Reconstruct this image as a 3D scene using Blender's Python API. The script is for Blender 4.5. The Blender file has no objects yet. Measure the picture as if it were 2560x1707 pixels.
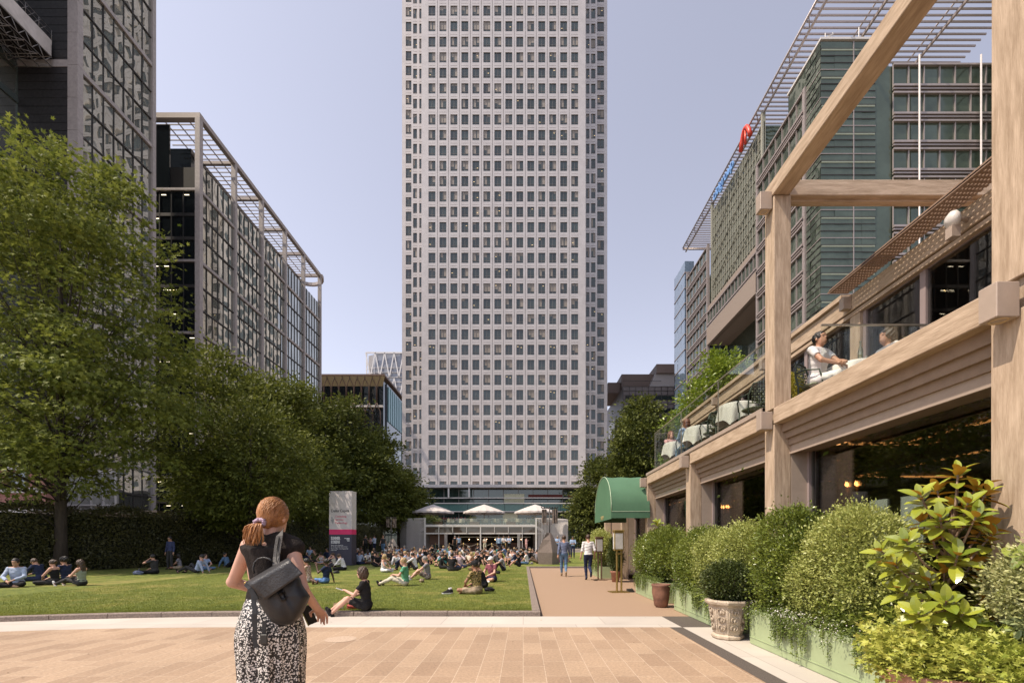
import bpy, math, random
import numpy as np
from mathutils import Vector, Matrix
C = bpy.context.scene.collection
sc = bpy.context.scene
R = math.radians
random.seed(7)
rng = np.random.default_rng(7)
H = 1.47          # eye height of the photographer
F = 1120.0        # focal length in pixels of the 2560 px wide photograph
VX, VY = 1308.0, 1357.0
# ---------------------------------------------------------------- camera
cam = bpy.data.objects.new('camera', bpy.data.cameras.new('camera'))
C.objects.link(cam); sc.camera = cam
cam.location = (0, 0, H); cam.rotation_euler = (R(90), 0, 0)
cam.data.sensor_width = 36; cam.data.lens = 36 * F / 2560
cam.data.shift_x = -(VX - 1280) / 2560; cam.data.shift_y = (VY - 853.5) / 2560
cam.data.clip_start = 0.1; cam.data.clip_end = 3000
# ---------------------------------------------------------------- light
SUN = Vector((-1.0, -0.36, 1.66)).normalized()
w = bpy.data.worlds.new('World'); sc.world = w; w.use_nodes = True
nt = w.node_tree; bg = nt.nodes['Background']
sky = nt.nodes.new('ShaderNodeTexSky'); sky.sky_type = 'NISHITA'; sky.sun_disc = False
sky.sun_elevation = math.asin(SUN.z); sky.sun_rotation = math.atan2(SUN.x, SUN.y)
sky.air_density = 1.0; sky.dust_density = 1.0; sky.ozone_density = 2.0
hs = nt.nodes.new('ShaderNodeHueSaturation'); hs.inputs['Saturation'].default_value = 0.42
hs.inputs['Hue'].default_value = 0.525
nt.links.new(sky.outputs[0], hs.inputs['Color'])
nt.links.new(hs.outputs[0], bg.inputs[0]); bg.inputs[1].default_value = 0.13
sl = bpy.data.lights.new('sun', 'SUN'); sl.energy = 3.1; sl.angle = R(0.5); sl.color = (1.0, 0.87, 0.71)
so = bpy.data.objects.new('sun', sl); C.objects.link(so); so.location = (-30, -20, 60)
so.rotation_euler = SUN.to_track_quat('Z', 'Y').to_euler()
sc.view_settings.view_transform = 'Standard'; sc.view_settings.look = 'None'
sc.view_settings.exposure = 0.86; sc.view_settings.gamma = 1
sc.cycles.max_bounces = 6; sc.cycles.transparent_max_bounces = 16
sc.cycles.diffuse_bounces = 3; sc.cycles.glossy_bounces = 3; sc.cycles.transmission_bounces = 4
sc.cycles.caustics_reflective = False; sc.cycles.caustics_refractive = False

def P(x, y, Y): return Vector(((x - VX) / F * Y, Y, H + (VY - y) / F * Y))
def G(x, y, z=0.0):
    Y = F * (H - z) / (y - VY); return Vector(((x - VX) / F * Y, Y, z))
# ---------------------------------------------------------------- materials
MATS = {}
def lk(nt, a, b): nt.links.new(a, b)
def mat(name, col=(.5, .5, .5), rough=.6, metal=0., var=.12, scale=6., col2=None, bump=0., bscale=None, spec=.5, stretch=None, detail=5., sharp=.2):
    """principled material whose colour is broken up by noise; stretch=(sx,sy,sz) gives grain"""
    if name in MATS: return MATS[name]
    m = bpy.data.materials.new(name); m.use_nodes = True; MATS[name] = m
    nt = m.node_tree; b = nt.nodes['Principled BSDF']
    b.inputs['Roughness'].default_value = rough; b.inputs['Metallic'].default_value = metal
    b.inputs['Specular IOR Level'].default_value = spec
    tc = nt.nodes.new('ShaderNodeNewGeometry'); mp = nt.nodes.new('ShaderNodeMapping')
    lk(nt, tc.outputs['Position'], mp.inputs[0])
    if stretch: mp.inputs['Scale'].default_value = stretch
    n = nt.nodes.new('ShaderNodeTexNoise'); n.inputs['Scale'].default_value = scale; n.inputs['Detail'].default_value = detail
    n.inputs['Roughness'].default_value = .65
    lk(nt, mp.outputs[0], n.inputs['Vector'])
    r = nt.nodes.new('ShaderNodeValToRGB'); c2 = col2 if col2 else tuple(c * (1 - var * 1.6) for c in col)
    r.color_ramp.elements[0].position = .5 - sharp; r.color_ramp.elements[1].position = .5 + sharp
    r.color_ramp.elements[0].color = (*c2, 1); r.color_ramp.elements[1].color = (*[min(1, c * (1 + var * .5)) for c in col], 1)
    lk(nt, n.outputs[0], r.inputs[0]); lk(nt, r.outputs[0], b.inputs['Base Color'])
    if bump:
        n2 = nt.nodes.new('ShaderNodeTexNoise'); n2.inputs['Scale'].default_value = bscale or scale * 4; n2.inputs['Detail'].default_value = 4
        lk(nt, mp.outputs[0], n2.inputs['Vector'])
        bp = nt.nodes.new('ShaderNodeBump'); bp.inputs['Strength'].default_value = bump; bp.inputs['Distance'].default_value = .02
        lk(nt, n2.outputs[0], bp.inputs['Height']); lk(nt, bp.outputs[0], b.inputs['Normal'])
    return m
def leafmat(name, c1, c2, trans=.3, rough=.45, back=None, spec=.5):
    """leaf: colour varies leaf by leaf (random per island) and clump by clump; lets some light through"""
    if name in MATS: return MATS[name]
    m = bpy.data.materials.new(name); m.use_nodes = True; MATS[name] = m
    nt = m.node_tree; b = nt.nodes['Principled BSDF']; out = nt.nodes['Material Output']
    b.inputs['Roughness'].default_value = rough; b.inputs['Specular IOR Level'].default_value = spec
    g = nt.nodes.new('ShaderNodeNewGeometry')
    n = nt.nodes.new('ShaderNodeTexNoise'); n.inputs['Scale'].default_value = .9; lk(nt, g.outputs['Position'], n.inputs['Vector'])
    a = nt.nodes.new('ShaderNodeMath'); a.operation = 'MULTIPLY_ADD'; a.inputs[1].default_value = .6
    lk(nt, g.outputs['Random Per Island'], a.inputs[0]); 
    s = nt.nodes.new('ShaderNodeMath'); s.operation = 'MULTIPLY_ADD'; s.inputs[1].default_value = 1.2; s.inputs[2].default_value = -.4
    lk(nt, n.outputs[0], s.inputs[0]); lk(nt, s.outputs[0], a.inputs[2])
    mx = nt.nodes.new('ShaderNodeMix'); mx.data_type = 'RGBA'; mx.clamp_factor = True
    mx.inputs[6].default_value = (*c1, 1); mx.inputs[7].default_value = (*c2, 1)
    lk(nt, a.outputs[0], mx.inputs[0]); colout = mx.outputs[2]
    if back:
        m2 = nt.nodes.new('ShaderNodeMix'); m2.data_type = 'RGBA'; m2.inputs[7].default_value = (*back, 1)
        lk(nt, g.outputs['Backfacing'], m2.inputs[0]); lk(nt, colout, m2.inputs[6]); colout = m2.outputs[2]
    lk(nt, colout, b.inputs['Base Color'])
    t = nt.nodes.new('ShaderNodeBsdfTranslucent'); lk(nt, colout, t.inputs[0])
    ms = nt.nodes.new('ShaderNodeMixShader'); ms.inputs[0].default_value = trans
    lk(nt, b.outputs[0], ms.inputs[1]); lk(nt, t.outputs[0], ms.inputs[2]); lk(nt, ms.outputs[0], out.inputs[0])
    return m
def mirror(name, col, rough=.03, base=.5, wav=.0, spec=.5, wscale=1.5, metal=0., var_c=None, nsc=.25):
    """opaque window glass: dark body under a clear reflective surface"""
    m = mat(name, col, rough, metal, .2, nsc, spec=spec, col2=var_c)
    nt = m.node_tree; b = nt.nodes['Principled BSDF']
    b.inputs['Coat Weight'].default_value = base; b.inputs['Coat Roughness'].default_value = .02; b.inputs['Coat IOR'].default_value = 2.0
    if wav:
        g = nt.nodes.new('ShaderNodeNewGeometry'); n = nt.nodes.new('ShaderNodeTexNoise'); n.inputs['Scale'].default_value = wscale
        n.inputs['Detail'].default_value = 1; lk(nt, g.outputs['Position'], n.inputs['Vector'])
        bp = nt.nodes.new('ShaderNodeBump'); bp.inputs['Strength'].default_value = 1; bp.inputs['Distance'].default_value = wav
        lk(nt, n.outputs[0], bp.inputs['Height']); lk(nt, bp.outputs[0], b.inputs['Normal']); lk(nt, bp.outputs[0], b.inputs['Coat Normal'])
    return m
def clear(name, tint=(1, 1, 1), refl=.12, rough=.0, k=.55):
    """thin clear pane: see-through with a mirror share that grows at grazing angles"""
    if name in MATS: return MATS[name]
    m = bpy.data.materials.new(name); m.use_nodes = True; MATS[name] = m
    nt = m.node_tree; nt.nodes.remove(nt.nodes['Principled BSDF']); out = nt.nodes['Material Output']
    t = nt.nodes.new('ShaderNodeBsdfTransparent'); t.inputs[0].default_value = (*tint, 1)
    g = nt.nodes.new('ShaderNodeBsdfGlossy'); g.inputs['Roughness'].default_value = rough
    f = nt.nodes.new('ShaderNodeLayerWeight'); f.inputs[0].default_value = .35
    a = nt.nodes.new('ShaderNodeMath'); a.operation = 'MULTIPLY_ADD'; a.inputs[1].default_value = k; a.inputs[2].default_value = refl; a.use_clamp = True
    n = nt.nodes.new('ShaderNodeTexNoise'); n.inputs['Scale'].default_value = .7
    bp = nt.nodes.new('ShaderNodeBump'); bp.inputs['Strength'].default_value = .3; bp.inputs['Distance'].default_value = .02
    lk(nt, n.outputs[0], bp.inputs['Height']); lk(nt, bp.outputs[0], g.inputs['Normal'])
    lk(nt, f.outputs['Fresnel'], a.inputs[0])
    ms = nt.nodes.new('ShaderNodeMixShader'); lk(nt, a.outputs[0], ms.inputs[0]); lk(nt, t.outputs[0], ms.inputs[1]); lk(nt, g.outputs[0], ms.inputs[2])
    lk(nt, ms.outputs[0], out.inputs[0]); return m
def glow(name, col, s):
    if name in MATS: return MATS[name]
    m = mat(name, col, .5); b = m.node_tree.nodes['Principled BSDF']
    b.inputs['Emission Color'].default_value = (*col, 1); b.inputs['Emission Strength'].default_value = s; return m

# ---------------------------------------------------------------- mesh building
class MB:
    def __init__(s): s.v = []; s.f = []; s.m = []; s.sm = []
    def add(s, vs, fs, mi=0, smooth=False):
        o = len(s.v); s.v += [tuple(v) for v in vs]; s.f += [tuple(i + o for i in f) for f in fs]
        s.m += [mi] * len(fs); s.sm += [smooth] * len(fs); return s
    def box(s, x0, x1, y0, y1, z0, z1, mi=0, M=None):
        vs = [Vector(p) for p in ((x0, y0, z0), (x1, y0, z0), (x1, y1, z0), (x0, y1, z0), (x0, y0, z1), (x1, y0, z1), (x1, y1, z1), (x0, y1, z1))]
        if M: vs = [M @ v for v in vs]
        return s.add(vs, [(0, 3, 2, 1), (4, 5, 6, 7), (0, 1, 5, 4), (1, 2, 6, 5), (2, 3, 7, 6), (3, 0, 4, 7)], mi)
    def bbox(s, x0, x1, y0, y1, z0, z1, b=.01, mi=0):
        """box with chamfered vertical and horizontal edges"""
        X = [x0, x0 + b, x1 - b, x1]; Yy = [y0, y0 + b, y1 - b, y1]
        def ring(i, z):
            a, c = (X[0] + i, X[3] - i), (Yy[0] + i, Yy[3] - i)
            return [(a[0] + b, c[0], z), (a[1] - b, c[0], z), (a[1], c[0] + b, z), (a[1], c[1] - b, z), (a[1] - b, c[1], z), (a[0] + b, c[1], z), (a[0], c[1] - b, z), (a[0], c[0] + b, z)]
        vs = ring(b * .7, z0) + ring(0, z0 + b) + ring(0, z1 - b) + ring(b * .7, z1)
        fs = [tuple(range(7, -1, -1)), tuple(range(24, 32))]
        for k in range(3):
            for i in range(8): fs.append((k * 8 + i, k * 8 + (i + 1) % 8, k * 8 + 8 + (i + 1) % 8, k * 8 + 8 + i))
        return s.add(vs, fs, mi)
    def quad(s, a, b, c, d, mi=0): return s.add([a, b, c, d], [(0, 1, 2, 3)], mi)
    def tube(s, pts, r, n=8, mi=0, cap=True, smooth=True):
        pts = [Vector(p) for p in pts]; k = len(pts); rr = r if hasattr(r, '__len__') else [r] * k
        vs = []; fs = []; up = Vector((0, 0, 1))
        t0 = (pts[1] - pts[0]).normalized(); a = t0.orthogonal().normalized()
        if abs(t0.z) < .9: a = t0.cross(up).normalized()
        for i, p in enumerate(pts):
            t = (pts[min(i + 1, k - 1)] - pts[max(i - 1, 0)]).normalized()
            a = (a - t * a.dot(t)).normalized(); b = t.cross(a)
            for j in range(n):
                q = 2 * math.pi * (j + .5) / n; vs.append(p + (a * math.cos(q) + b * math.sin(q)) * rr[i])
        for i in range(k - 1):
            for j in range(n):
                j2 = (j + 1) % n; fs.append((i * n + j, i * n + j2, (i + 1) * n + j2, (i + 1) * n + j))
        if cap: fs += [tuple(range(n - 1, -1, -1)), tuple(range((k - 1) * n, k * n))]
        return s.add(vs, fs, mi, smooth)
    def lathe(s, prof, c=(0, 0, 0), n=16, mi=0, smooth=True, cap=False, rot=0.):
        vs = []; fs = []
        for r, z in prof:
            for j in range(n):
                q = 2 * math.pi * j / n + rot; vs.append((c[0] + r * math.cos(q), c[1] + r * math.sin(q), c[2] + z))
        for i in range(len(prof) - 1):
            for j in range(n):
                j2 = (j + 1) % n; fs.append((i * n + j, i * n + j2, (i + 1) * n + j2, (i + 1) * n + j))
        if cap: fs += [tuple(range(n - 1, -1, -1)), tuple(range((len(prof) - 1) * n, len(prof) * n))]
        return s.add(vs, fs, mi, smooth)
    def beam(s, a, b, wd, ht, mi=0):
        """rectangular bar from a to b, wd across, ht high"""
        a = Vector(a); b = Vector(b); t = (b - a).normalized()
        sd = t.cross(Vector((0, 0, 1)));
        if sd.length < .01: sd = Vector((1, 0, 0))
        sd.normalize(); up = sd.cross(t).normalized(); vs = []
        for p in (a, b):
            for i, j in ((-1, -1), (1, -1), (1, 1), (-1, 1)): vs.append(p + sd * wd / 2 * i + up * ht / 2 * j)
        return s.add(vs, [(0, 1, 2, 3), (7, 6, 5, 4), (0, 4, 5, 1), (1, 5, 6, 2), (2, 6, 7, 3), (3, 7, 4, 0)], mi)
    def obj(s, name, mats, parent=None, label=None, cat=None, group=None, kind=None, loc=None):
        me = bpy.data.meshes.new(name)
        me.from_pydata(s.v, [], s.f)
        for m in (mats if isinstance(mats, (list, tuple)) else [mats]): me.materials.append(m)
        if len(s.f):
            me.polygons.foreach_set('material_index', s.m); me.polygons.foreach_set('use_smooth', s.sm)
        me.update()
        return link(name, me, parent, label, cat, group, kind, loc)
def link(name, me, parent=None, label=None, cat=None, group=None, kind=None, loc=None):
    o = bpy.data.objects.new(name, me); C.objects.link(o)
    if parent is not None: o.parent = parent
    if loc is not None: o.location = loc
    for k, v in (('label', label), ('category', cat), ('group', group), ('kind', kind)):
        if v: o[k] = v
    return o
def thing(name, label, cat, loc=(0, 0, 0), rz=0, group=None, kind=None):
    o = link(name, None, None, label, cat, group, kind, loc); o.rotation_euler = (0, 0, rz); return o
def copytree(r, loc, rz=0, label=None, scale=None):
    def cp(o, p):
        c = o.copy(); C.objects.link(c)
        if p is not None: c.parent = p; c.matrix_parent_inverse = o.matrix_parent_inverse.copy()
        for ch in list(o.children): cp(ch, c)
        return c
    c = cp(r, None); c.location = loc; c.rotation_euler = (0, 0, rz)
    if label: c['label'] = label
    if scale: c.scale = (scale,) * 3
    return c
def npmesh(name, V, loops, starts, totals, mats, smooth=False):
    me = bpy.data.meshes.new(name)
    me.vertices.add(len(V)); me.vertices.foreach_set('co', np.ascontiguousarray(V, dtype=np.float32).ravel())
    me.loops.add(len(loops)); me.loops.foreach_set('vertex_index', np.ascontiguousarray(loops, dtype=np.int32))
    me.polygons.add(len(starts)); me.polygons.foreach_set('loop_start', np.ascontiguousarray(starts, dtype=np.int32))
    me.polygons.foreach_set('loop_total', np.ascontiguousarray(totals, dtype=np.int32))
    me.polygons.foreach_set('use_smooth', np.full(len(starts), smooth))
    for m in (mats if isinstance(mats, (list, tuple)) else [mats]): me.materials.append(m)
    me.update(calc_edges=True); return me
def text(s, size, loc, rot, m, name='lettering', parent=None, depth=.01, align='LEFT', bold=0.0, sx=1.0):
    cu = bpy.data.curves.new(name, 'FONT'); cu.body = s; cu.size = size; cu.extrude = depth; cu.align_x = align; cu.offset = bold
    o = bpy.data.objects.new('tmp', cu); C.objects.link(o)
    bpy.context.view_layer.update()
    me = bpy.data.meshes.new_from_object(o.evaluated_get(bpy.context.evaluated_depsgraph_get()))
    bpy.data.objects.remove(o); me.materials.clear(); me.materials.append(m); me.name = name
    for v in me.vertices: v.co.x *= sx
    t = link(name, me, parent, loc=loc); t.rotation_euler = rot; return t

# ---------------------------------------------------------------- leaves
def unit(a): return a / np.maximum(np.linalg.norm(a, axis=1, keepdims=True), 1e-9)
LEAF4 = (np.array([(0, 0, 0), (.42, .28, .06), (1, 0, 0), (.42, -.28, .06)]), [(0, 1, 2, 3)])
LEAF6 = (np.array([(0, 0, 0), (.3, .26, .05), (.72, .2, .02), (1, 0, -.08), (.72, -.2, .02), (.3, -.26, .05)]), [(0, 1, 2, 3, 4, 5)])
PALM = (np.array([(0, -.05, 0), (.05, -.42, -.05), (.22, -.2, 0), (.62, -.5, -.08), (.52, -.14, 0), (1, 0, -.1), (.52, .14, 0), (.62, .5, -.08), (.22, .2, 0), (.05, .42, -.05)]), [tuple(range(10))])
def _grid_leaf(n=5, wd=.22, droop=.22, fold=.07):
    vs = []
    for i in range(n + 1):
        t = i / n; hw = wd * max(0, math.sin(math.pi * (t * .955 + .035))) ** .62; z = -droop * t * t
        vs += [(t, -hw, z + fold * hw / wd), (t, 0, z), (t, hw, z + fold * hw / wd)]
    fs = []
    for i in range(n):
        for k in (0, 1): a = i * 3 + k; fs.append((a, a + 3, a + 4, a + 1))
    return (np.array(vs), fs)
BIGLEAF = _grid_leaf(6, .27, .2, .08)
STRAP = _grid_leaf(5, .04, .35, .02)
def _fatsia():
    vs = [(0, 0, 0)]; fs = []
    for k in range(8):
        a = R(-125 + k * 250 / 7); c, s = math.cos(a), math.sin(a); L = .62 + .38 * math.cos(a * .6)
        o = len(vs)
        for t, hw, z in ((.33, .06, .02), (.62, .105, -.02), (.85, .06, -.07)):
            vs += [(L * t * c - hw * s, L * t * s + hw * c, z), (L * t * c + hw * s, L * t * s - hw * c, z)]
        vs.append((L * c, L * s, -.13))
        fs += [(0, o + 1, o + 3, o + 2, o), (o + 2, o + 3, o + 5, o + 4), (o + 4, o + 5, o + 6)]
        fs[-3] = (0, o + 1, o); fs.append((o, o + 1, o + 3, o + 2))
    return (np.array(vs), fs)
FATSIA = _fatsia()
def leaves(P_, D, N, S, tmpl, mats, name='leaves'):
    """one mesh of leaves: P_ roots, D pointing direction, N leaf-plane normal, S sizes"""
    T, FS = tmpl; n = len(P_); D = unit(D); N = unit(N - D * np.sum(N * D, 1, keepdims=True)); B = np.cross(N, D)
    V = P_[:, None, :] + S[:, None, None] * (T[None, :, 0:1] * D[:, None, :] + T[None, :, 1:2] * B[:, None, :] + T[None, :, 2:3] * N[:, None, :])
    K = len(T); V = V.reshape(-1, 3)
    fl = np.concatenate([np.array(f) for f in FS]); tt = np.array([len(f) for f in FS])
    loops = (np.arange(n)[:, None] * K + fl[None, :]).ravel(); tot = np.tile(tt, n); st = np.concatenate([[0], np.cumsum(tot)[:-1]])
    return npmesh(name, V, loops, st, tot, mats)
def rdir(n): return unit(rng.normal(size=(n, 3)))
def clumps(ells, nc, npc, spread, flat=.55, shell=.55, keep=None):
    """clump centres inside a union of ellipsoids, biased to the outside, then points round each; returns points, outward dirs, centres"""
    vol = np.array([e[3] * e[4] * e[5] for e in ells]) ** .67; pr = vol / vol.sum()
    k = rng.choice(len(ells), nc, p=pr); E = np.array([e[:6] for e in ells])[k]
    u = rdir(nc) * (shell + (1 - shell) * rng.random((nc, 1)) ** .6); c = E[:, :3] + u * E[:, 3:6]
    if keep is not None: ok = keep(c); c = c[ok]; u = u[ok]
    m = len(c); sp = spread * (.6 + .8 * rng.random((m, 1)))
    off = rng.normal(size=(m, npc, 3)) * np.array([1, 1, flat]); p = c[:, None, :] + off * sp[:, None, :] * .5
    d = unit(u)[:, None, :] + off * .5
    return p.reshape(-1, 3), unit(d.reshape(-1, 3)), c
def bark(): return mat('bark', (.055, .040, .030), .9, var=.3, scale=9, bump=.6, stretch=(1, 1, .25))
def tree(name, label, x, y, z0, h, tr, ells, nc, npc, spread, leaf, m, group=None, tmpl=LEAF4, flat=.5, limbs=16, lean=(0, 0), keep=None, shell=.45, tops=None, updir=.8):
    t = thing(name, label, 'tree', (x, y, z0), 0, group)
    ells = [(e[0] - x, e[1] - y, e[2] - z0, *e[3:]) for e in ells]
    kp = (lambda c: keep(c + np.array([x, y, z0]))) if keep else None
    for k in range(4 + 2 * len(ells)):   # outer lumps break up the outline
        e = random.choice(ells[:3]); u = rdir(1)[0]; q = random.uniform(.22, .36); ells = ells + [(e[0] + u[0] * e[3] * .92, e[1] + u[1] * e[4] * .92, e[2] + u[2] * e[5] * .92, e[3] * q, e[4] * q, e[5] * q * .8)]
    p, d, c = clumps(ells, int(nc * .38), int(npc * 1.95), spread * 1.05, flat * .8, shell, kp)
    n = len(p); D = unit(d + rdir(n) * .7 + np.array([0, 0, -.15])); N = unit(rdir(n) * .75 + np.array([0, 0, updir]) + d * .35)
    me = leaves(p, D, N, leaf * (.6 + .8 * rng.random(n)), tmpl, m, 'crown')
    link('crown', me, t)
    b = MB(); top = tops or h * .86
    pts = [(lean[0] * q * q, lean[1] * q * q, top * q) for q in (0, .08, .25, .5, .75, 1)]
    b.tube(pts, [tr * 1.35, tr * 1.05, tr * .9, tr * .65, tr * .35, tr * .08], 9)
    b.obj('trunk', bark(), t)
    lb = MB(); ch = c[rng.permutation(len(c))[:limbs * 3]]
    for i, q in enumerate(ch):
        zz = min(max(q[2] * .62, h * .1), top * .9); f = zz / top; s0 = Vector((lean[0] * f * f, lean[1] * f * f, zz - .3)); e = Vector(q)
        mid = s0.lerp(e, .5) + Vector((0, 0, -.04 * (e - s0).length)); rr = tr * (.34 if i < limbs else .16) * (1 - .6 * f)
        lb.tube([s0, mid, e], [rr, rr * .6, rr * .18], 5)
    lb.obj('branches', bark(), t)
    return t
# ---------------------------------------------------------------- implicit surfaces
def surfnets(Fv, org, h):
    """naive surface nets: Fv<0 inside; returns verts, quads"""
    ins = Fv < 0; nx, ny, nz = Fv.shape; c = np.zeros((nx - 1, ny - 1, nz - 1, 3)); cnt = np.zeros((nx - 1, ny - 1, nz - 1))
    for ax in range(3):
        a = [slice(None)] * 3; b = [slice(None)] * 3; a[ax] = slice(0, -1); b[ax] = slice(1, None)
        f0 = Fv[tuple(a)]; f1 = Fv[tuple(b)]; cr = (f0 < 0) != (f1 < 0); t = np.where(cr, f0 / np.where(cr, f0 - f1, 1), 0)
        o = [q for q in range(3) if q != ax]
        for i in (0, 1):
            for j in (0, 1):
                s = [slice(None)] * 3; sh = [0, 0, 0]; sh[o[0]] = i; sh[o[1]] = j
                for q, v in ((o[0], i), (o[1], j)): s[q] = slice(v, Fv.shape[q] - 1 + v)
                crs = cr[tuple(s)]; ts = t[tuple(s)]
                cnt += crs
                for q in range(3): c[..., q] += crs * (ts if q == ax else sh[q])
    act = cnt > 0; idx = -np.ones(act.shape, int); idx[act] = np.arange(act.sum())
    ii = np.argwhere(act); V = (ii + c[act] / cnt[act][:, None]) * h + np.array(org)
    Q = []
    for ax in range(3):
        o1, o2 = (ax + 1) % 3, (ax + 2) % 3
        a = [slice(None)] * 3; b = [slice(None)] * 3; a[ax] = slice(0, -1); b[ax] = slice(1, None)
        i0 = ins[tuple(a)]; i1 = ins[tuple(b)]; e = np.argwhere(i0 != i1)
        e = e[(e[:, o1] > 0) & (e[:, o2] > 0) & (e[:, o1] < Fv.shape[o1] - 1) & (e[:, o2] < Fv.shape[o2] - 1)]
        d1 = np.zeros(3, int); d1[o1] = 1; d2 = np.zeros(3, int); d2[o2] = 1
        g = lambda p: idx[p[:, 0], p[:, 1], p[:, 2]]
        q = np.stack([g(e - d1 - d2), g(e - d2), g(e), g(e - d1)], 1); s = i0[e[:, 0], e[:, 1], e[:, 2]]
        q[~s] = q[~s][:, ::-1]; Q.append(q)
    return V, np.concatenate(Q)
def grid(lo, hi, h):
    ax = [np.arange(lo[i] - 2 * h, hi[i] + 3 * h, h) for i in range(3)]
    X, Y_, Z = np.meshgrid(*ax, indexing='ij'); return np.stack([X, Y_, Z], -1), ax
def cone(p, a, b, r1, r2):
    a = np.array(a, float); b = np.array(b, float); ab = b - a; t = np.clip(((p - a) @ ab) / max(ab @ ab, 1e-9), 0, 1)
    return np.linalg.norm(p - a - t[..., None] * ab, axis=-1) - (r1 + (r2 - r1) * t)
def ell(p, c, r, Rm=None):
    q = p - np.array(c, float)
    if Rm is not None: q = q @ Rm
    r = np.array(r); k0 = np.linalg.norm(q / r, axis=-1); k1 = np.linalg.norm(q / (r * r), axis=-1)
    return k0 * (k0 - 1) / np.maximum(k1, 1e-6)
def smin(a, b, k):
    h = np.clip(.5 + .5 * (b - a) / k, 0, 1); return b + (a - b) * h - k * h * (1 - h)
def qmesh(name, V, Q, mats, smooth=True):
    return npmesh(name, V, Q.ravel(), np.arange(len(Q)) * 4, np.full(len(Q), 4), mats, smooth)
# ================================================================ GROUND
def paving_mat(name, c1, c2, mortar, rowh, bw, msz, axis='y', nscale=60, grain=.35, rough=.75, bump=.2):
    m = bpy.data.materials.new(name); m.use_nodes = True; nt = m.node_tree; b = nt.nodes['Principled BSDF']; b.inputs['Roughness'].default_value = rough
    g = nt.nodes.new('ShaderNodeNewGeometry'); sp = nt.nodes.new('ShaderNodeSeparateXYZ'); cb = nt.nodes.new('ShaderNodeCombineXYZ')
    lk(nt, g.outputs['Position'], sp.inputs[0])
    lk(nt, sp.outputs['Y' if axis == 'y' else 'X'], cb.inputs[0]); lk(nt, sp.outputs['X' if axis == 'y' else 'Y'], cb.inputs[1])
    br = nt.nodes.new('ShaderNodeTexBrick'); br.inputs['Scale'].default_value = 1; br.inputs['Row Height'].default_value = rowh
    br.inputs['Brick Width'].default_value = bw; br.inputs['Mortar Size'].default_value = msz; br.offset = .37; br.offset_frequency = 3; br.inputs['Mortar Smooth'].default_value = .3
    br.inputs['Color1'].default_value = (*c1, 1); br.inputs['Color2'].default_value = (*c2, 1); br.inputs['Mortar'].default_value = (*mortar, 1); br.inputs['Bias'].default_value = -.2
    lk(nt, cb.outputs[0], br.inputs['Vector'])
    n = nt.nodes.new('ShaderNodeTexNoise'); n.inputs['Scale'].default_value = nscale; n.inputs['Detail'].default_value = 6; n.inputs['Roughness'].default_value = .8; lk(nt, g.outputs['Position'], n.inputs['Vector'])
    n2 = nt.nodes.new('ShaderNodeTexNoise'); n2.inputs['Scale'].default_value = .8; n2.inputs['Detail'].default_value = 5; lk(nt, g.outputs['Position'], n2.inputs['Vector'])
    a = nt.nodes.new('ShaderNodeMath'); a.operation = 'MULTIPLY_ADD'; a.inputs[1].default_value = grain * 2; a.inputs[2].default_value = 1 - grain * 1.25
    lk(nt, n.outputs[0], a.inputs[0])
    a2 = nt.nodes.new('ShaderNodeMath'); a2.operation = 'MULTIPLY_ADD'; a2.inputs[1].default_value = .5; lk(nt, n2.outputs[0], a2.inputs[0]); lk(nt, a.outputs[0], a2.inputs[2])
    mx = nt.nodes.new('ShaderNodeVectorMath'); mx.operation = 'SCALE'; lk(nt, br.outputs[0], mx.inputs[0]); lk(nt, a2.outputs[0], mx.inputs['Scale']); lk(nt, mx.outputs[0], b.inputs['Base Color'])
    bp = nt.nodes.new('ShaderNodeBump'); bp.inputs['Strength'].default_value = bump; bp.inputs['Distance'].default_value = .01
    lk(nt, n.outputs[0], bp.inputs['Height']); lk(nt, bp.outputs[0], b.inputs['Normal']); MATS[name] = m; return m
m_pave = paving_mat('brown_granite', (.375, .262, .175), (.275, .182, .118), (.48, .37, .275), .252, .62, .004, nscale=30, grain=.85)
m_white = paving_mat('pale_granite', (.42, .375, .33), (.37, .33, .29), (.26, .22, .19), 1.16, 1.5, .006, axis='x', nscale=90, grain=.16)
m_dark = mat('dark_granite', (.125, .10, .085), .7, var=.4, scale=70, bump=.2)
m_resin = mat('resin_gravel', (.36, .245, .165), .85, var=.3, scale=55, bump=.35, bscale=120, col2=(.24, .155, .10))
m_kerb = mat('kerb_granite', (.27, .21, .175), .8, var=.35, scale=35, bump=.4, bscale=80)
m_far = mat('far_paving', (.30, .25, .21), .8, var=.2, scale=3)
def bend(X): return -.028 * (min(X + 5, 0)) ** 2
def strip(name, mt, x0, x1, yf0, yf1, z, n=40, kind='structure', z1=None):
    b = MB(); xs = [x0 + (x1 - x0) * i / n for i in range(n + 1)]
    vs = [(x, yf0(x), z) for x in xs] + [(x, yf1(x), z if z1 is None else z1) for x in xs]
    b.add(vs, [(i, i + 1, n + 2 + i, n + 1 + i) for i in range(n)]); return b.obj(name, mt, kind=kind)
b = MB(); b.quad((-900, -300, -.05), (900, -300, -.05), (900, 1500, -.05), (-900, 1500, -.05)); b.obj('ground', mat('ground_paving', (.25, .21, .18), .85, var=.2, scale=1.5), kind='structure')
strip('paving', m_pave, -16, 2.56, lambda x: -3, lambda x: 7.84 + bend(x), 0)
strip('pale_paving_band', m_white, -16, 2.78, lambda x: 7.84 + bend(x) + .004, lambda x: 9.0 + bend(x), 0.0)
strip('dark_paving_strip', m_dark, 2.564, 2.786, lambda x: -3, lambda x: 7.84, 0, 1)
strip('pale_paving_strip', m_white, 2.79, 4.6, lambda x: -3, lambda x: 7.84, 0, 1)
strip('dark_paving_square', m_dark, 2.784, 3.9, lambda x: 7.844, lambda x: 9.0, 0, 1)
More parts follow.
